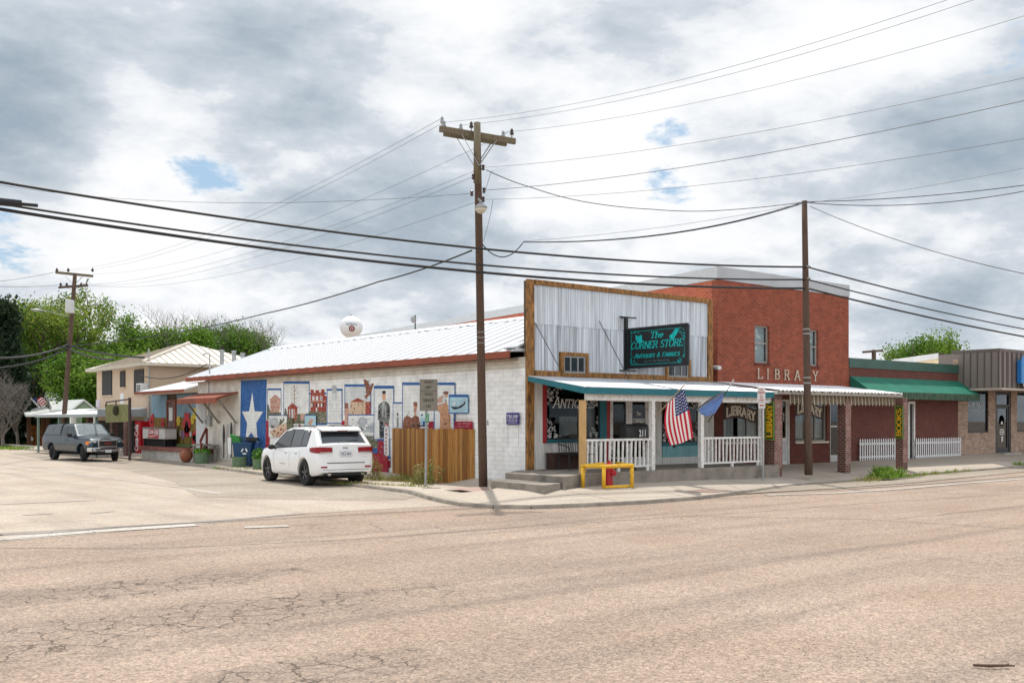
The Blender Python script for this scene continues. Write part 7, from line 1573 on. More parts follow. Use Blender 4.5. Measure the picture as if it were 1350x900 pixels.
# ---------------------------------------------------------------- cooler, vending machine, table, pots, bins
CK = mat('cooler_red', (.42, .008, .015), .4, var=.08); xq = -.35
ya_, yb_ = sp(217, 580, xq).y, sp(188, 580, xq).y; co_ = T('drink_cooler', 'white and red chest cooler with cola script on the brick platform', 'cooler', (xq, (ya_+yb_)/2, .68)); zb_ = 1.0; zt2_ = sp(200, 563, xq).z
b = MB(); b.box(xq, ya_, zb_+.05, xq+.6, yb_, zt2_-.06, mat('cooler_white', (.55, .54, .51), .5, dirt=(.3, .24, .18), dirt_amt=.5, dirt_scale=4)); b.out('cabinet', co_, bevel=.02); b = MB(); b.box(xq-.02, ya_-.03, zt2_-.058, xq+.62, yb_+.03, zt2_, mat('cooler_lid', (.12, .11, .10), .5)); b.out('lid', co_)
y1_ = lerp(ya_, yb_, .26); y2_ = lerp(ya_, yb_, .74); b = MB(); b.box(xq-.008, y1_, zb_+.08, xq-.001, y2_, zt2_-.07, CK); po = b.out('front_panel', co_)
b = MB(); text(b, 'Coca-Cola', (xq-.012, y2_-.06, zb_+.30), YD, ZU, .26, y2_-y1_-.12, WHITE, .03, .3)
n = 14
for i in range(n): t0_, t1_ = i/n, (i+1)/n; b.add([(xq-.011, y2_-.05-(y2_-y1_-.1)*t, zb_+.2-.05*math.sin(t*5)+k) for t in (t0_, t1_) for k in (0, .035)], [(0, 2, 3, 1)], WHITE)
b.out('lettering', po); b = MB()
for y in (ya_+.1, yb_-.1): b.box(xq+.03, y-.03, .68, xq+.1, y+.03, zb_+.049, BLACK); b.box(xq+.5, y-.03, .68, xq+.57, y+.03, zb_+.049, BLACK)
b.box(xq+.1, ya_+.12, .68, xq+.45, yb_-.12, 1.04, DARK); b.out('stand', co_)
xv = .1; ya_, yb_ = sp(190, 590, xv).y+.6, sp(180.5, 590, xv).y+.3; vm = T('vending_machine', 'tall red drink vending machine in the shadow beside the platform', 'vending machine', (xv, ya_, .1)); zt3 = sp(186, 555, xv).z
b = MB(); b.box(xv, ya_, .1, xv+.8, yb_, zt3, CK); b.out('cabinet', vm, bevel=.02); b = MB(); text(b, 'Coca-Cola', (xv-.01, ya_+.25, .35), ZU, Vector((0, 1, 0)), .6, 1.4, WHITE, .03); b.out('lettering', vm)
# table on the platform edge
tb_ = T('slab_table', 'grey slab table between the terracotta jar and the round planter', 'table', tuple(gp(258, 606, .09))); GWD = mat('grey_wood', (.24, .22, .19), .85, var=.2)
q1 = sp(256, 600, -.75); q1.z = .09; q2_ = q1+Vector((0, -1.1, 0)); zt4 = at(250, 585, (q1-Vector((CAM[0], CAM[1], 0))).dot(fw)).z
b = MB(); d = (q2_-q1).normalized(); nn = Vector((-d.y, d.x, 0)); b.prism([q1-d*.2-nn*.05+Vector((0, 0, zt4-.16)), q2_+d*.2-nn*.05+Vector((0, 0, zt4-.16)), q2_+d*.2+nn*.6+Vector((0, 0, zt4-.16)), q1-d*.2+nn*.6+Vector((0, 0, zt4-.16))], (0, 0, .07), GWD); b.out('tabletop', tb_)
for p in (q1+d*.0, q1+nn*.5, q2_+nn*.0, q2_+nn*.5): b = MB(); b.box(p.x-.05, p.y-.05, .09, p.x+.05, p.y+.05, zt4-.071, GWD); b.out('leg', tb_)
jq = sp(245.5, 600, -.98); jq.z = .09; b = MB(); b.lathe([(r__*.80, z__*.80) for r__, z__ in [(.10, 0), (.22, .06), (.34, .25), (.36, .42), (.30, .60), (.19, .69), (.17, .73), (.24, .78), (.21, .78), (.14, .72), (.0, .70)]], jq-Vector((0, 0, 0)), mat('terracotta', (.24, .085, .04), .7, var=.25), 24); jo = b.out('clay_jar', origin=tuple(jq), smooth=True); tag(jo, 'round brown terracotta jar at the foot of the platform', 'jar')
def planter(px, pyb, pyt, wpx, lab, leaves, seed, tall=.15):
    q = gp(px, pyb, .09); d_ = (q-Vector((CAM[0], CAM[1], 0))).dot(fw); r = wpx/2/F*d_; h = (pyb-pyt)/F*d_; p = T('planter_tub', lab, 'planter', tuple(q), group='green tubs along the kerb')
    b = MB(); prof = [(r*.9, 0), (r*.95, h*.1), (r*.93, h*.12), (r*.97, h*.5), (r*.95, h*.52), (r, h*.93), (r*1.04, h*.94), (r*1.04, h), (r*.95, h), (r*.9, h*.8), (0, h*.8)]
    b.lathe(prof, q, mat('green_tub', (.10, .17, .09), .6, var=.2, vs=5, dirt=(.20, .17, .11), dirt_amt=.7, dirt_scale=4), 22); b.out('tub', p)
    if leaves:
        b = MB(); rr = random.Random(seed); L1 = mat('tub_leaf', (.10, .26, .02), .6, var=.35, vs=12)
        for k in range(leaves):
            a = rr.random()*6.28; ra = r*math.sqrt(rr.random())*1.05; z = h*.9+tall*rr.random()*(1-.4*ra/r); c = Vector((q.x+ra*math.cos(a), q.y+ra*math.sin(a), q.z+z)); s_ = .05+.05*rr.random(); e1_ = Vector((rr.uniform(-1, 1), rr.uniform(-1, 1), rr.uniform(-.3, .8))).normalized()*s_; e2_ = e1_.cross(Vector((rr.uniform(-1, 1), rr.uniform(-1, 1), 1))).normalized()*s_*.7; b.poly([c-e1_, c-e2_, c+e1_, c+e2_], L1)
        b.out('plants', p, fix=False)
    return p
planter(266.5, 610.5, 595.5, 19, 'round green tub full of bright leaves beside the slab table', 420, 1, .22); planter(315.5, 615, 601.5, 19, 'wide empty green tub in front of the blue wheelie bin', 0, 2); planter(341, 618, 604.5, 16, 'green tub with wispy plant just behind the white SUV', 160, 3, .55)
bq_ = gp(321.5, 614.5, .09); bd = (bq_-Vector((CAM[0], CAM[1], 0))).dot(fw); bi = T('wheelie_bin', 'blue wheelie bin stuffed open with a green box on top', 'bin', tuple(bq_)); BLB = mat('bin_blue', (.010, .055, .13), .45, var=.12)
k_ = bd/F; h_ = 35*k_; b = MB(); w0, w1 = 9.5*k_, 12.5*k_
def bp_(sx, sy, w, z): return bq_+rt*sx*w+fw*(sy*w*.85)+Vector((0, 0, z))
b.add([bp_(sx, sy, w0 if z < .3 else w1, z) for z in (.05, h_*.86) for (sx, sy) in ((-1, -1), (1, -1), (1, 1), (-1, 1))], [(0, 1, 2, 3), (4, 7, 6, 5), (0, 4, 5, 1), (1, 5, 6, 2), (2, 6, 7, 3), (3, 7, 4, 0)], BLB); b.out('body', bi, bevel=.03)
b = MB(); b.add([bp_(sx*1.05, sy*1.05, w1, z) for z in (h_*.84, h_*.90) for (sx, sy) in ((-1, -1), (1, -1), (1, 1), (-1, 1))], [(0, 1, 2, 3), (4, 7, 6, 5), (0, 4, 5, 1), (1, 5, 6, 2), (2, 6, 7, 3), (3, 7, 4, 0)], BLB); b.out('rim', bi)
b = MB(); b.prism([bp_(-1.1, .2, w1, h_*.92), bp_(1.1, .9, w1, h_*.9), bp_(1.1, 1.1, w1, h_*1.02), bp_(-.9, 1, w1, h_*1.1)], (0, 0, .05), BLB); b.out('lid', bi)
for s_ in (-1, 1): b = MB(); c = bp_(s_*.8, 1.0, w0, .13); b.tube([c-rt*.05, c+rt*.05], .13, BLACK, 16); b.out('wheel', bi)
b = MB(); c = bp_(.35, -1.0, w1*.93, h_*.58)-fw*.10; rr = 1.0
for k in range(3):
    t = k*2.094+.5; p = c+rt*.09*math.cos(t)+ZU*.09*math.sin(t); e = rt*(-math.sin(t))+ZU*math.cos(t); f_ = rt*math.cos(t)+ZU*math.sin(t); b.poly([p-e*.07-f_*.02, p+e*.05-f_*.03, p+e*.09+f_*.01, p+e*.05+f_*.04, p-e*.07+f_*.03], WHITE)
b.out('recycling_mark', bi, fix=False)
b = MB(); c = bp_(-.55, -.2, w1, h_*.88); b.prism([c-rt*.28, c+rt*.1-ZU*.02, c+rt*.02+ZU*.24, c-rt*.34+ZU*.36], fw*.3, mat('green_box', (.03, .20, .03), .6)); b.prism([c-rt*.40-ZU*.45-fw*.05, c-rt*.28-ZU*.45-fw*.05, c-rt*.28+ZU*.22-fw*.05, c-rt*.42+ZU*.22-fw*.05], fw*.04, WHITE); tag(b.out('cardboard_box'), 'bright green box sticking out of the blue bin', 'box')
b = MB(); b.prism([c+rt*.3+ZU*.1, c+rt*.8+ZU*.08, c+rt*.75+ZU*.22, c+rt*.35+ZU*.25], fw*.3, BLACK); tag(b.out('rubbish_bag'), 'black rubbish bag bulging from the blue bin', 'bag')
# old iron things by the wall
for i, (px, py0, py1, dxp, lab) in enumerate(((295, 562, 604, .8, 'black iron hook pole leaning on the cream wall'), (300, 560, 605, .4, 'tall thin grey iron rack by the cream wall'), (305, 558, 603, -.6, 'black garden umbrella hung on the cream wall'))):
    q1_ = sp(px, py1, -.25); q0_ = sp(px, py0, -.12); b = MB(); b.tube([q1_, lerp(q1_, q0_, .5), q0_], [.02, .03, .02], BLACK if i != 1 else STEEL, 6); b.ell(lerp(q1_, q0_, .72), (.05, .08, .5), BLACK, 8, 6) if i != 1 else b.tube([q0_, q0_+Vector((0, -.3, .05)), q1_+Vector((0, -.3, 0))], .02, STEEL, 6); tag(b.out('iron_pole', origin=tuple(q1_)), lab, 'garden tool')
q = gp(294, 606, .09); b = MB(); b.lathe([(.15, 0), (.11, .15), (.12, .45), (.16, .5), (.16, .54), (0, .54)], q, mat('rusty_can', (.20, .07, .03), .8, var=.3), 14); tag(b.out('milk_can', origin=tuple(q)), 'rusty brown churn standing by the cream wall', 'can')
q = gp(284, 606, .09); b = MB(); r_ = random.Random(5)
for k in range(7): b.tube([q+Vector((r_.uniform(-.3, .3), r_.uniform(-.4, .4), .05)), q+Vector((r_.uniform(-.3, .3), r_.uniform(-.4, .4), r_.uniform(.1, .4)))], .03, BLACK, 5)
b.lathe([(.2, -.02), (.2, .02), (.16, .02), (.16, -.02), (.2, -.02)], q+Vector((0, .2, .25)), BLACK, 14, axis='X'); b.tube([q, q+Vector((-.1, -.3, .9))], .015, MATS['rusty_can'], 5); tag(b.out('scrap_plough', origin=tuple(q)), 'low black cast iron scrap by the stair rail', 'garden tool')
# rock and stick on the road, barrier post at far left
q = gp(701, 660, .02); b = MB(); b.ell(q+Vector((0, 0, .08)), (.13, .10, .10), mat('mossy_rock', (.12, .10, .05), .9, var=.5, bump=.5), 9, 6); r_ = random.Random(2); b.v = [(x+r_.uniform(-.02, .02), y+r_.uniform(-.02, .02), z+r_.uniform(-.02, .02)) for x, y, z in b.v]; tag(b.out('kerb_stone'), 'small dark stone lying against the kerb', 'rock')
b = MB(); b.tube([gp(1283, 876, .02), gp(1305, 877, .03), gp(1322, 876.5, .025), gp(1338, 877, .03)], [.011, .013, .011, .006], mat('dry_stick', (.10, .06, .04), .9), 6); b.tube([gp(1322, 876.5, .025), gp(1330, 874.5, .035)], .006, MATS['dry_stick'], 5); tag(b.out('stick', smooth=True), 'dry brown stick lying on the road at lower right', 'stick')
b = MB(); b.tube([at(28, 566, 78), at(41, 578.5, 74)], .16, WHITE, 8); tag(b.out('guy_guard'), 'leaning white guy wire guard on the far lawn', 'post'); b = MB(); b.tube([at(25, 579, 78), at(25, 571, 78)], .14, WHITE, 8); tag(b.out('marker_post'), 'short white marker post on the far lawn', 'post')
# flag on the carport
a = at(40.5, 525, 76); c = at(52, 537, 76); fl3 = T('flag', 'American flag draped over the far carport roof', 'flag', tuple(c)); b = MB(); b.tube([a, c], .06, WHITE, 6); b.out('pole', fl3)
b = MB(); n1, n2_ = 8, 14; O_ = at(43, 525.5, 75.8); E_ = at(50, 535.5, 75.8)
for i in range(n1+1):
    for j in range(n2_+1): u, v = i/n1, j/n2_; p = lerp(lerp(O_, E_, u), lerp(at(55, 525, 75.8), at(63, 533, 75.8), u), v)+Vector((0, 0, .12*math.sin(v*9)))+fw*.15*math.sin(v*8+u*2); b.v.append(p)
for i in range(n1):
    for j in range(n2_): b.f.append((i*(n2_+1)+j, (i+1)*(n2_+1)+j, (i+1)*(n2_+1)+j+1, i*(n2_+1)+j+1)); b.m.append(b.mi(FB if (i < 5 and j < 6) else (FR if i % 2 == 0 else FWH)))
b.out('cloth', fl3, smooth=True, fix=False)
# ---------------------------------------------------------------- water tower and roof dish
q = at(463, 433, 420); wt = T('water_tower', 'white ball water tower with red emblem far behind the white roof', 'water tower', (q.x, q.y, 0)); kk = 420/F; WTM = mat('tower_white', (.72, .73, .74), .5, var=.03)
b = MB(); b.ell((q.x, q.y, at(463, 431, 420).z), (15*kk, 15*kk, 14.5*kk), WTM, 32, 20); tk = b.out('tank', wt, smooth=True); b = MB(); b.lathe([(3*kk, 0), (2.5*kk, 20), (2.5*kk, at(463, 447, 420).z)], (q.x, q.y, 0), WTM, 16); b.lathe([(2.5*kk, at(463, 452, 420).z), (8*kk, at(463, 443, 420).z)], (q.x, q.y, 0), WTM, 16); b.out('stem', wt)
b = MB(); zt5 = at(463, 416.5, 420).z; b.tube([(q.x, q.y, zt5), (q.x, q.y, zt5+.6)], 1.3*kk, STEEL, 8); b.tube([(q.x-3*kk, q.y, zt5), (q.x-3*kk, q.y, zt5+4*kk)], .3*kk, STEEL, 6); b.out('vent', wt)
cN = Vector((q.x, q.y, 0)); 
def onball(u, v): # u right, v up in pixels from the ball centre
    r = 15.25*kk; a = u*kk; bb_ = v*kk; dpt = math.sqrt(max(r*r-a*a-bb_*bb_, 0)); return Vector((q.x, q.y, at(463, 431, 420).z))+rt*a+ZU*bb_-fw*dpt
b = MB(); bt = MB(); text(bt, 'CENTERVILLE', (0, 0, 0), XR, ZU, 1, 1, mat('tower_ink', (.08, .10, .15), .6)); b.mi(MATS['tower_ink'])
cu_ = 5.0
b.v = [tuple(onball(-7+cu_+17.5*x*.85-3, 1+3.2*z+0)) for x, y, z in bt.v]; b.f = bt.f; b.m = bt.m; b.out('lettering', wt, fix=False)
b = MB(); EM = mat('emblem_red', (.22, .03, .03), .6)
for (r0_e, r1_e, m_) in ((2.2, 3.9, EM), (0, 1.3, EM)):
    n = 16
    for i in range(n): t0_, t1_ = 2*math.pi*i/n, 2*math.pi*(i+1)/n; b.poly([onball(3+r0_e*math.cos(t0_), -3.2+r0_e*math.sin(t0_)), onball(3+r1_e*math.cos(t0_), -3.2+r1_e*math.sin(t0_)), onball(3+r1_e*math.cos(t1_), -3.2+r1_e*math.sin(t1_)), onball(3+r0_e*math.cos(t1_), -3.2+r0_e*math.sin(t1_))][(0 if r0_e else 1):], m_)
b.out('emblem', wt, fix=False)
q = at(545, 421, 46); b = MB(); b.lathe([(0, .05), (.10, .03), (.16, 0), (.10, -.03), (0, -.04)], q, STEEL, 12, axis='Y'); b.tube([q+Vector((.1, 0, .2)), q+Vector((.1, 0, -.5))], .03, BLACK, 5); b.tube([q, q+Vector((.1, 0, -.15))], .03, STEEL, 5); tag(b.out('roof_dish'), 'small round dish on the library parapet behind the white roof', 'antenna')
# ================================================================= vegetation
def leafmat(name, c1, c2, sc_=1.2):
    m = bpy.data.materials.new(name); m.use_nodes = True; nt = m.node_tree; L = nt.links; b = nt.nodes['Principled BSDF']; b.inputs['Roughness'].default_value = .65; b.inputs['Specular IOR Level'].default_value = .25
    g = N(nt, 'ShaderNodeNewGeometry'); n = N(nt, 'ShaderNodeTexNoise'); n.inputs['Scale'].default_value = sc_; n.inputs['Detail'].default_value = 3; L.new(g.outputs['Position'], n.inputs['Vector'])
    r = N(nt, 'ShaderNodeMapRange'); r.inputs['From Min'].default_value = .38; r.inputs['From Max'].default_value = .62; L.new(n.outputs['Fac'], r.inputs['Value'])
    mx = N(nt, 'ShaderNodeMix', data_type='RGBA'); mx.inputs[6].default_value = (*c1, 1); mx.inputs[7].default_value = (*c2, 1); L.new(r.outputs[0], mx.inputs[0]); 
    rn = N(nt, 'ShaderNodeMapRange'); rn.inputs['To Min'].default_value = .7; rn.inputs['To Max'].default_value = 1.35; L.new(g.outputs['Random Per Island'], rn.inputs['Value'])
    sc2 = N(nt, 'ShaderNodeVectorMath', operation='SCALE'); L.new(mx.outputs[2], sc2.inputs[0]); L.new(rn.outputs[0], sc2.inputs['Scale']); L.new(sc2.outputs[0], b.inputs['Base Color'])
    o = nt.nodes['Material Output']; t = N(nt, 'ShaderNodeBsdfTranslucent'); L.new(sc2.outputs[0], t.inputs[0]); ms_ = N(nt, 'ShaderNodeMixShader'); ms_.inputs[0].default_value = .4
    L.new(b.outputs[0], ms_.inputs[1]); L.new(t.outputs[0], ms_.inputs[2]); L.new(ms_.outputs[0], o.inputs['Surface']); MATS[name] = m; return m
LG = leafmat('leaf_spring', (.09, .19, .018), (.18, .30, .04), .35); LM_ = leafmat('leaf_mid', (.06, .14, .014), (.17, .27, .035), .30); LD = leafmat('leaf_cedar', (.018, .038, .018), (.035, .06, .025), .5); LY = leafmat('leaf_fresh_tip', (.22, .28, .035), (.32, .35, .08), .4)
BARK = mat('bark', (.085, .06, .045), .95, var=.4, vs=3, bump=.4); BARKG = mat('grey_twig', (.19, .165, .145), .95, var=.3)
def leaves_np(centres, spread, per, size, rs, m, mb):
    c = np.repeat(np.array(centres), per, axis=0); n = len(c); c = c+rs.normal(0, 1, (n, 3))*spread
    a = rs.normal(0, 1, (n, 3)); a /= np.linalg.norm(a, axis=1)[:, None]; b = rs.normal(0, 1, (n, 3)); b = np.cross(a, b); b /= np.linalg.norm(b, axis=1)[:, None]
    s = size*(.6+.8*rs.rand(n, 1)); k = len(mb.v); i = mb.mi(m)
    V4 = np.stack([c-a*s, c-b*s*.6, c+a*s, c+b*s*.6], 1).reshape(-1, 3); mb.v += [tuple(v) for v in V4]
    mb.f += [(k+4*j, k+4*j+1, k+4*j+2, k+4*j+3) for j in range(n)]; mb.m += [i]*n
def tree(label, base, h, spread, seed, leaf=LM_, leaf2=None, per=26, lsize=.16, lsp=.45, trunk=.25, depth=5, bare=False, bark=BARK, up=.55, first=.28, name='tree', nb=3, cat='tree', group=None, tw=.03, wide=.62):
    r = random.Random(seed); rs = np.random.RandomState(seed); t = T(name, label, cat, tuple(base), group=group); tb = MB(); tips = []
    def br(p, d, L_, rad, k):
        pts = [p]; n = 3; q = p; dd = d.copy()
        for i in range(n):
            dd = (dd+Vector((r.uniform(-.22, .22), r.uniform(-.22, .22), r.uniform(-.05, .18)))).normalized(); q = q+dd*L_/n; pts.append(q)
        tb.tube(pts, [rad*(1-.38*i/n) for i in range(n+1)], bark, 6 if k < 3 else 4, cap=False)
        if k >= 2: tips.extend(pts[2:] if k < depth else pts[1:])
        if k >= depth: return
        m_ = nb if k else nb+2
        for i in range(m_):
            a = 2*math.pi*(i+r.random()*.7)/m_; sp_a = wide*(.75+.5*r.random()); side = Vector((math.cos(a), math.sin(a), 0)); nd = (dd*(1-sp_a*.5)+side*sp_a*spread+Vector((0, 0, up*.3))).normalized()
            st = pts[-1] if i < 2 else pts[r.choice([1, 2])]
            br(st, nd, L_*r.uniform(.62, .82), rad*.58, k+1)
    br(Vector(base), Vector((0, 0, 1)), h*first, trunk, 0)
    zmax = max(p.z for p in tips); f = (h-lsp)/max(zmax-base[2], .1)   # fit to height
    tb.v = [(x, y, base[2]+(z-base[2])*f) for x, y, z in tb.v]; tips = [Vector((p.x, p.y, base[2]+(p.z-base[2])*f)) for p in tips]
    tb.out('trunk', t, fix=False)
    if not bare:
        lb = MB(); cs_ = [tuple(p) for p in tips]; cut = [c for c in cs_ if r.random() < .85]
        if leaf2:
            lo = [c for c in cut if c[2] < base[2]+h*.72 or r.random() < .5]; hi = [c for c in cut if c[2] >= base[2]+h*.62]
            leaves_np(lo, lsp, per, lsize, rs, leaf, lb); leaves_np(hi, lsp*.8, int(per*.8), lsize*.85, rs, leaf2, lb)
        else: leaves_np(cut, lsp, per, lsize, rs, leaf, lb)
        lb.out('crown', t, fix=False)
    return t
def tb_(px, pytop, d): q = at(px, 590, d); return (q.x, q.y, 0), at(px, pytop, d).z
for (px, pt, d, sp_, seed, lf, lf2, per, lab, kw) in (
    (98, 364, 84, .95, 3, LM_, LY, 9, 'tallest spring green tree behind the leaning utility pole', dict(depth=5, trunk=.32, lsp=.34, lsize=.12)),
    (44, 385, 88, .8, 5, LM_, LY, 9, 'sparse yellow green tree rising left of the leaning pole', dict(depth=5, trunk=.28, lsp=.30, lsize=.11)),
    (168, 405, 90, .72, 8, LM_, LG, 10, 'broad bright green tree behind the peach house roof', dict(depth=5, trunk=.3, lsp=.34, lsize=.12)),
    (226, 436, 100, .6, 13, LM_, LY, 9, 'wispy green tree behind the right slope of the peach roof', dict(depth=5, trunk=.22, lsp=.3, lsize=.11)),
    (258, 430, 92, .55, 21, LG, None, 60, 'dense green tree between the peach roof and the white roof', dict(depth=4, trunk=.3, lsp=.5, lsize=.12)),
    (308, 425, 96, .62, 34, LM_, LG, 95, 'rounded mid green tree over the left end of the white roof', dict(depth=4, trunk=.3, lsp=.55, lsize=.12)),
    (118, 462, 74, .8, 44, LM_, LG, 50, 'low full green tree behind the green cottage', dict(depth=4, trunk=.25, lsp=.55, lsize=.11)),
    (170, 466, 80, .8, 47, LM_, LG, 50, 'low full green tree behind the peach house', dict(depth=4, trunk=.25, lsp=.55, lsize=.11))):
    b0, zt5 = tb_(px, pt, d); tree(lab, b0, zt5, sp_, seed, lf, lf2, per, **kw)
for (px, pt, d, seed, lab) in ((245, 388, 94, 51, 'bare twiggy treetop above the middle trees'), (295, 402, 97, 52, 'small bare twiggy tree above the rounded green tree')):
    b0, zt5 = tb_(px, pt, d); tree(lab, b0, zt5, .75, seed, bare=True, bark=BARKG, depth=6, trunk=.2, nb=3, first=.34)
# cedar at the left edge: drooping dark tiers
def cedar(px, pt, d, wpx, seed, lab):
    b0, zt5 = tb_(px, pt, d); t = T('cedar_tree', lab, 'tree', b0); rs = np.random.RandomState(seed); R0 = wpx/F*d; b = MB(); b.tube([b0, (b0[0], b0[1], zt5)], [.3, .05], BARK, 8)
    cs_ = []
    for k in range(150):
        z = zt5*(.08+.9*rs.rand()); rr = R0*(1-(z/zt5)**1.3)*(.35+.65*rs.rand()); a = rs.rand()*6.28
        e = Vector((b0[0]+rr*math.cos(a), b0[1]+rr*math.sin(a), z-.15*rr))
        if k % 3 == 0: b.tube([(b0[0], b0[1], z), e], [.06, .02], BARK, 4, cap=False)
        for s_ in (1, .75): cs_.append((b0[0]+(e.x-b0[0])*s_, b0[1]+(e.y-b0[1])*s_, e.z))
    b.out('trunk', t, fix=False); lb = MB(); leaves_np(cs_, .42, 46, .17, rs, LD, lb); lb.out('crown', t, fix=False)
cedar(8, 402, 76, 34, 61, 'dark cedar tree at the left edge of the view'); cedar(-38, 392, 80, 42, 62, 'dark cedar tree half cut off by the left edge'); cedar(52, 500, 92, 30, 63, 'low dark evergreen behind the carport')
# tangled bare shrubs
for (px, pt, d, seed, lab) in ((4, 476, 72, 71, 'grey leafless thicket in front of the dark cedar'), (24, 492, 74, 72, 'grey leafless thicket right of the dark cedar'), (-22, 480, 71, 73, 'grey leafless thicket at the left edge')):
    b0, zt5 = tb_(px, pt, d); tree(lab, b0, zt5, 1.5, seed, bare=True, bark=BARKG, depth=6, trunk=.14, nb=3, first=.16, name='bare_shrub', cat='shrub', wide=.8)
# dark wood line behind everything at far left
mb = MB(); rs = np.random.RandomState(5); cs_ = []
for k in range(520): px = rs.uniform(-120, 700); d = rs.uniform(118, 150); q = at(px, 560, d); cs_.append((q.x, q.y, rs.rand()*5.5*(1+.3*math.sin(px*.05))+.3))
leaves_np(cs_, 1.3, 34, .5, rs, leafmat('leaf_wood', (.018, .035, .012), (.045, .075, .02), .2), mb); stuff(mb.out('far_wood', fix=False), 'dark belt of woodland beyond the lawn', 'woods')
mb = MB(); cs_ = []
for k in range(120): px = rs.uniform(-60, 70); d = rs.uniform(84, 96); q = at(px, 570, d); cs_.append((q.x, q.y, rs.rand()*3.2+.2))
leaves_np(cs_, .8, 40, .3, rs, leafmat('leaf_under', (.014, .028, .010), (.035, .06, .018), .3), mb); stuff(mb.out('undergrowth', fix=False), 'dark undergrowth beneath the cedars and thickets', 'undergrowth')
# trees beyond the right-hand roofs
b0, zt5 = tb_(1247, 434, 92); tree('round live oak crown above the taupe roof', b0, zt5, 1.0, 81, LM_, None, 45, .11, .45, .4, 4, wide=.62)
b0, zt5 = tb_(1206, 455, 96); tree('small leafy treetop left of the live oak', b0, zt5, .7, 82, LM_, None, 60, .10, .45, .25, 4)
# ---------------------------------------------------------------- weeds and grass
GRA = leafmat('grass_blade', (.10, .22, .02), (.26, .36, .07), 9); DRY = leafmat('dry_grass', (.30, .26, .10), (.22, .24, .07), 3)
def blades(mb, c, n, sx, sy, h, rs, m, w=.012, ang=0):
    for k in range(n):
        g = rs.normal(0, .45, 2); x = c[0]+g[0]*sx*math.cos(ang)-g[1]*sy*math.sin(ang); y = c[1]+g[0]*sx*math.sin(ang)+g[1]*sy*math.cos(ang); z = c[2]; hh = h*(.45+.75*rs.rand())*math.exp(-(g[0]**2+g[1]**2)*.9); le = rs.normal(0, .28, 2)*hh; a = rs.rand()*3.14; dx, dy = math.cos(a)*w, math.sin(a)*w
        mb.add([(x-dx, y-dy, z), (x+dx, y+dy, z), (x+dx*.7+le[0]*.4, y+dy*.7+le[1]*.4, z+hh*.6), (x+le[0], y+le[1], z+hh)], [(0, 1, 2, 3)], m)
rs = np.random.RandomState(4)
mb = MB(); q = gp(1163, 629, .1); blades(mb, (q.x, q.y, .08), 1000, .55, .38, .40, rs, GRA); q = gp(1182, 628, .1); blades(mb, (q.x, q.y, .08), 260, .5, .4, .34, rs, GRA); q = gp(1145, 632, .1); blades(mb, (q.x, q.y, .06), 160, .8, .4, .2, rs, DRY)
tag(mb.out('grass_tuft', fix=False), 'lush bright green tuft of grass at the kerb before the BOOKS pier', 'grass tuft')
mb = MB()
for px in np.linspace(1190, 1275, 16): q = gp(px+rs.normal(0, 2), 628-(px-1190)*.09, .1); blades(mb, (q.x, q.y, .08), 26, .35, .12, .16, rs, GRA if rs.rand() < .5 else DRY)
q = gp(1343, 613, .1); blades(mb, (q.x, q.y, .1), 120, .6, .2, .2, rs, GRA); stuff(mb.out('kerb_grass', fix=False), 'thin grass sprouting along the kerb joint', 'grass')
mb = MB(); q = gp(538, 637, .03); blades(mb, (q.x, q.y, .05), 300, 1.0, .35, .28, rs, DRY, ang=1.9); q = gp(526, 634, .03); blades(mb, (q.x, q.y, .05), 170, .5, .3, .24, rs, GRA, ang=1.9)
q = gp(556, 640, .03); blades(mb, (q.x, q.y, .05), 180, .7, .4, .35, rs, DRY); q = gp(505, 636, .03); blades(mb, (q.x, q.y, .05), 260, 1.4, .3, .25, rs, DRY, ang=1.8)
for px in np.linspace(440, 560, 26): q = gp(px, 637.5+(px-440)*.05, .05); blades(mb, (q.x, q.y, .04), 30, .4, .15, .14, rs, DRY if rs.rand() < .7 else GRA, ang=1.8)
for px in np.linspace(285, 350, 14): q = gp(px, 617+(px-285)*.07, .05); blades(mb, (q.x, q.y, .04), 20, .4, .15, .15, rs, DRY if rs.rand() < .6 else GRA, ang=1.8)
stuff(mb.out('kerb_weeds', fix=False), 'dry yellow and green weeds along the fence and kerb', 'weeds')
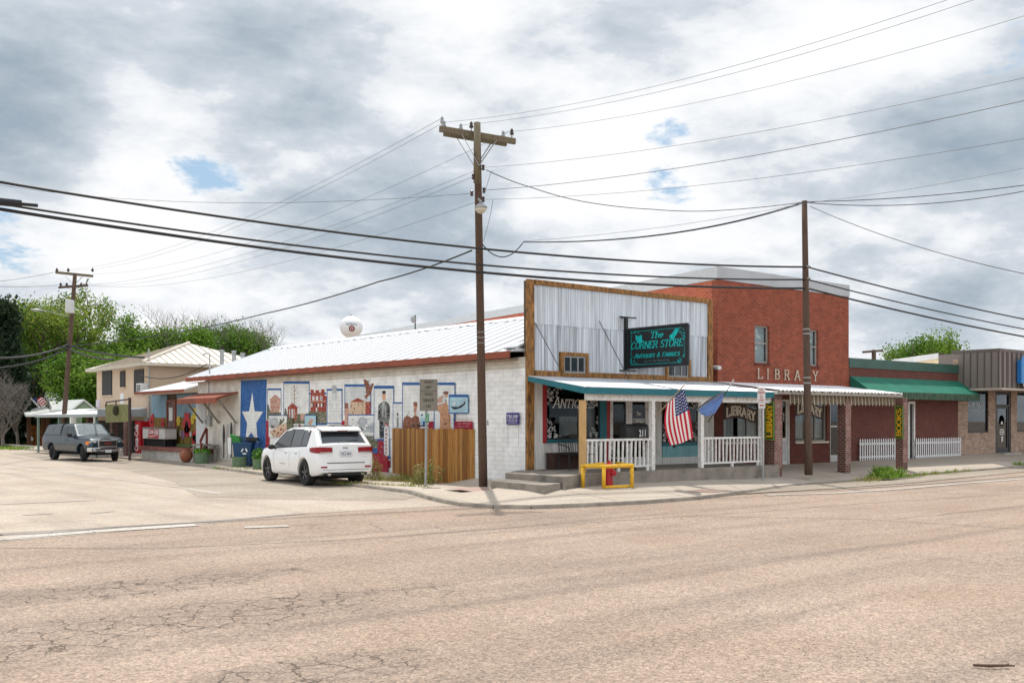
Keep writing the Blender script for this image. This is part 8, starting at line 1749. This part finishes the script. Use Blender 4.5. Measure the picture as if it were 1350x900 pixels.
for i, (px, py, h, lab) in enumerate(((566, 640, .75, 'tall yellowing weed stalks behind the weight limit post'), (553, 640, .6, 'tall dry weed stalks left of the weight limit post'), (492, 634, .75, 'dry weed stalks at the foot of the red mural band'))):
    q = gp(px, py, .05); mb = MB()
    for k in range(12):
        a = rs.normal(0, .12, 2); x, y = q.x+a[0], q.y+a[1]; hh = h*(.6+.5*rs.rand()); le = rs.normal(0, .1, 2); mb.tube([(x, y, .03), (x+le[0], y+le[1], .03+hh)], [.006, .003], DRY, 4, cap=False)
        leaves_np([(x+le[0]*t, y+le[1]*t, .03+hh*t) for t in (.4, .6, .8, 1)], .035, 5, .035, rs, DRY, mb)
    tag(mb.out('tall_weed', origin=(q.x, q.y, .03), fix=False), lab, 'weed')
# short lawn blades near the road edge read as one stuff
mb = MB()
for k in range(2600): px = rs.uniform(-30, 46); d = rs.uniform(67, 100); q = at(px, 580, d); mb.add([(q.x-.06, q.y, .03), (q.x+.06, q.y, .03), (q.x+rs.normal(0, .05), q.y, .03+.14*rs.rand()+.06)], [(0, 1, 2)], GRA)
stuff(mb.out('lawn_grass', fix=False), 'sunny lawn beyond the side street', 'grass')
# scattered grit and pebbles in the gutter and on the road
mb = MB(); PEB = mat('pebble_dark', (.045, .038, .034), .9, var=.4); r_ = random.Random(12)
def peb(x, y, z, s): mb.add([(x-s, y, z), (x, y-s, z), (x+s, y, z), (x, y+s, z), (x, y, z+s*.8)], [(0, 1, 4), (1, 2, 4), (2, 3, 4), (3, 0, 4)], PEB)
for k in range(900):
    px = r_.gauss(1000, 260); py = 880-abs(r_.gauss(0, 60)) if r_.random() < .6 else r_.uniform(700, 898)
    q = gp(px, py, .0); peb(q.x, q.y, .001, r_.uniform(.003, .0065))
for k in range(300): px = r_.uniform(500, 1300); i = r_.uniform(0, 1); q = gp(px, 668 if px < 900 else 668-(px-900)*.07, 0); peb(q.x+r_.gauss(0, .6), q.y+r_.gauss(0, .5), .013, r_.uniform(.004, .010))
stuff(mb.out('loose_gravel', fix=False), 'dark grit scattered over the road surface', 'gravel')
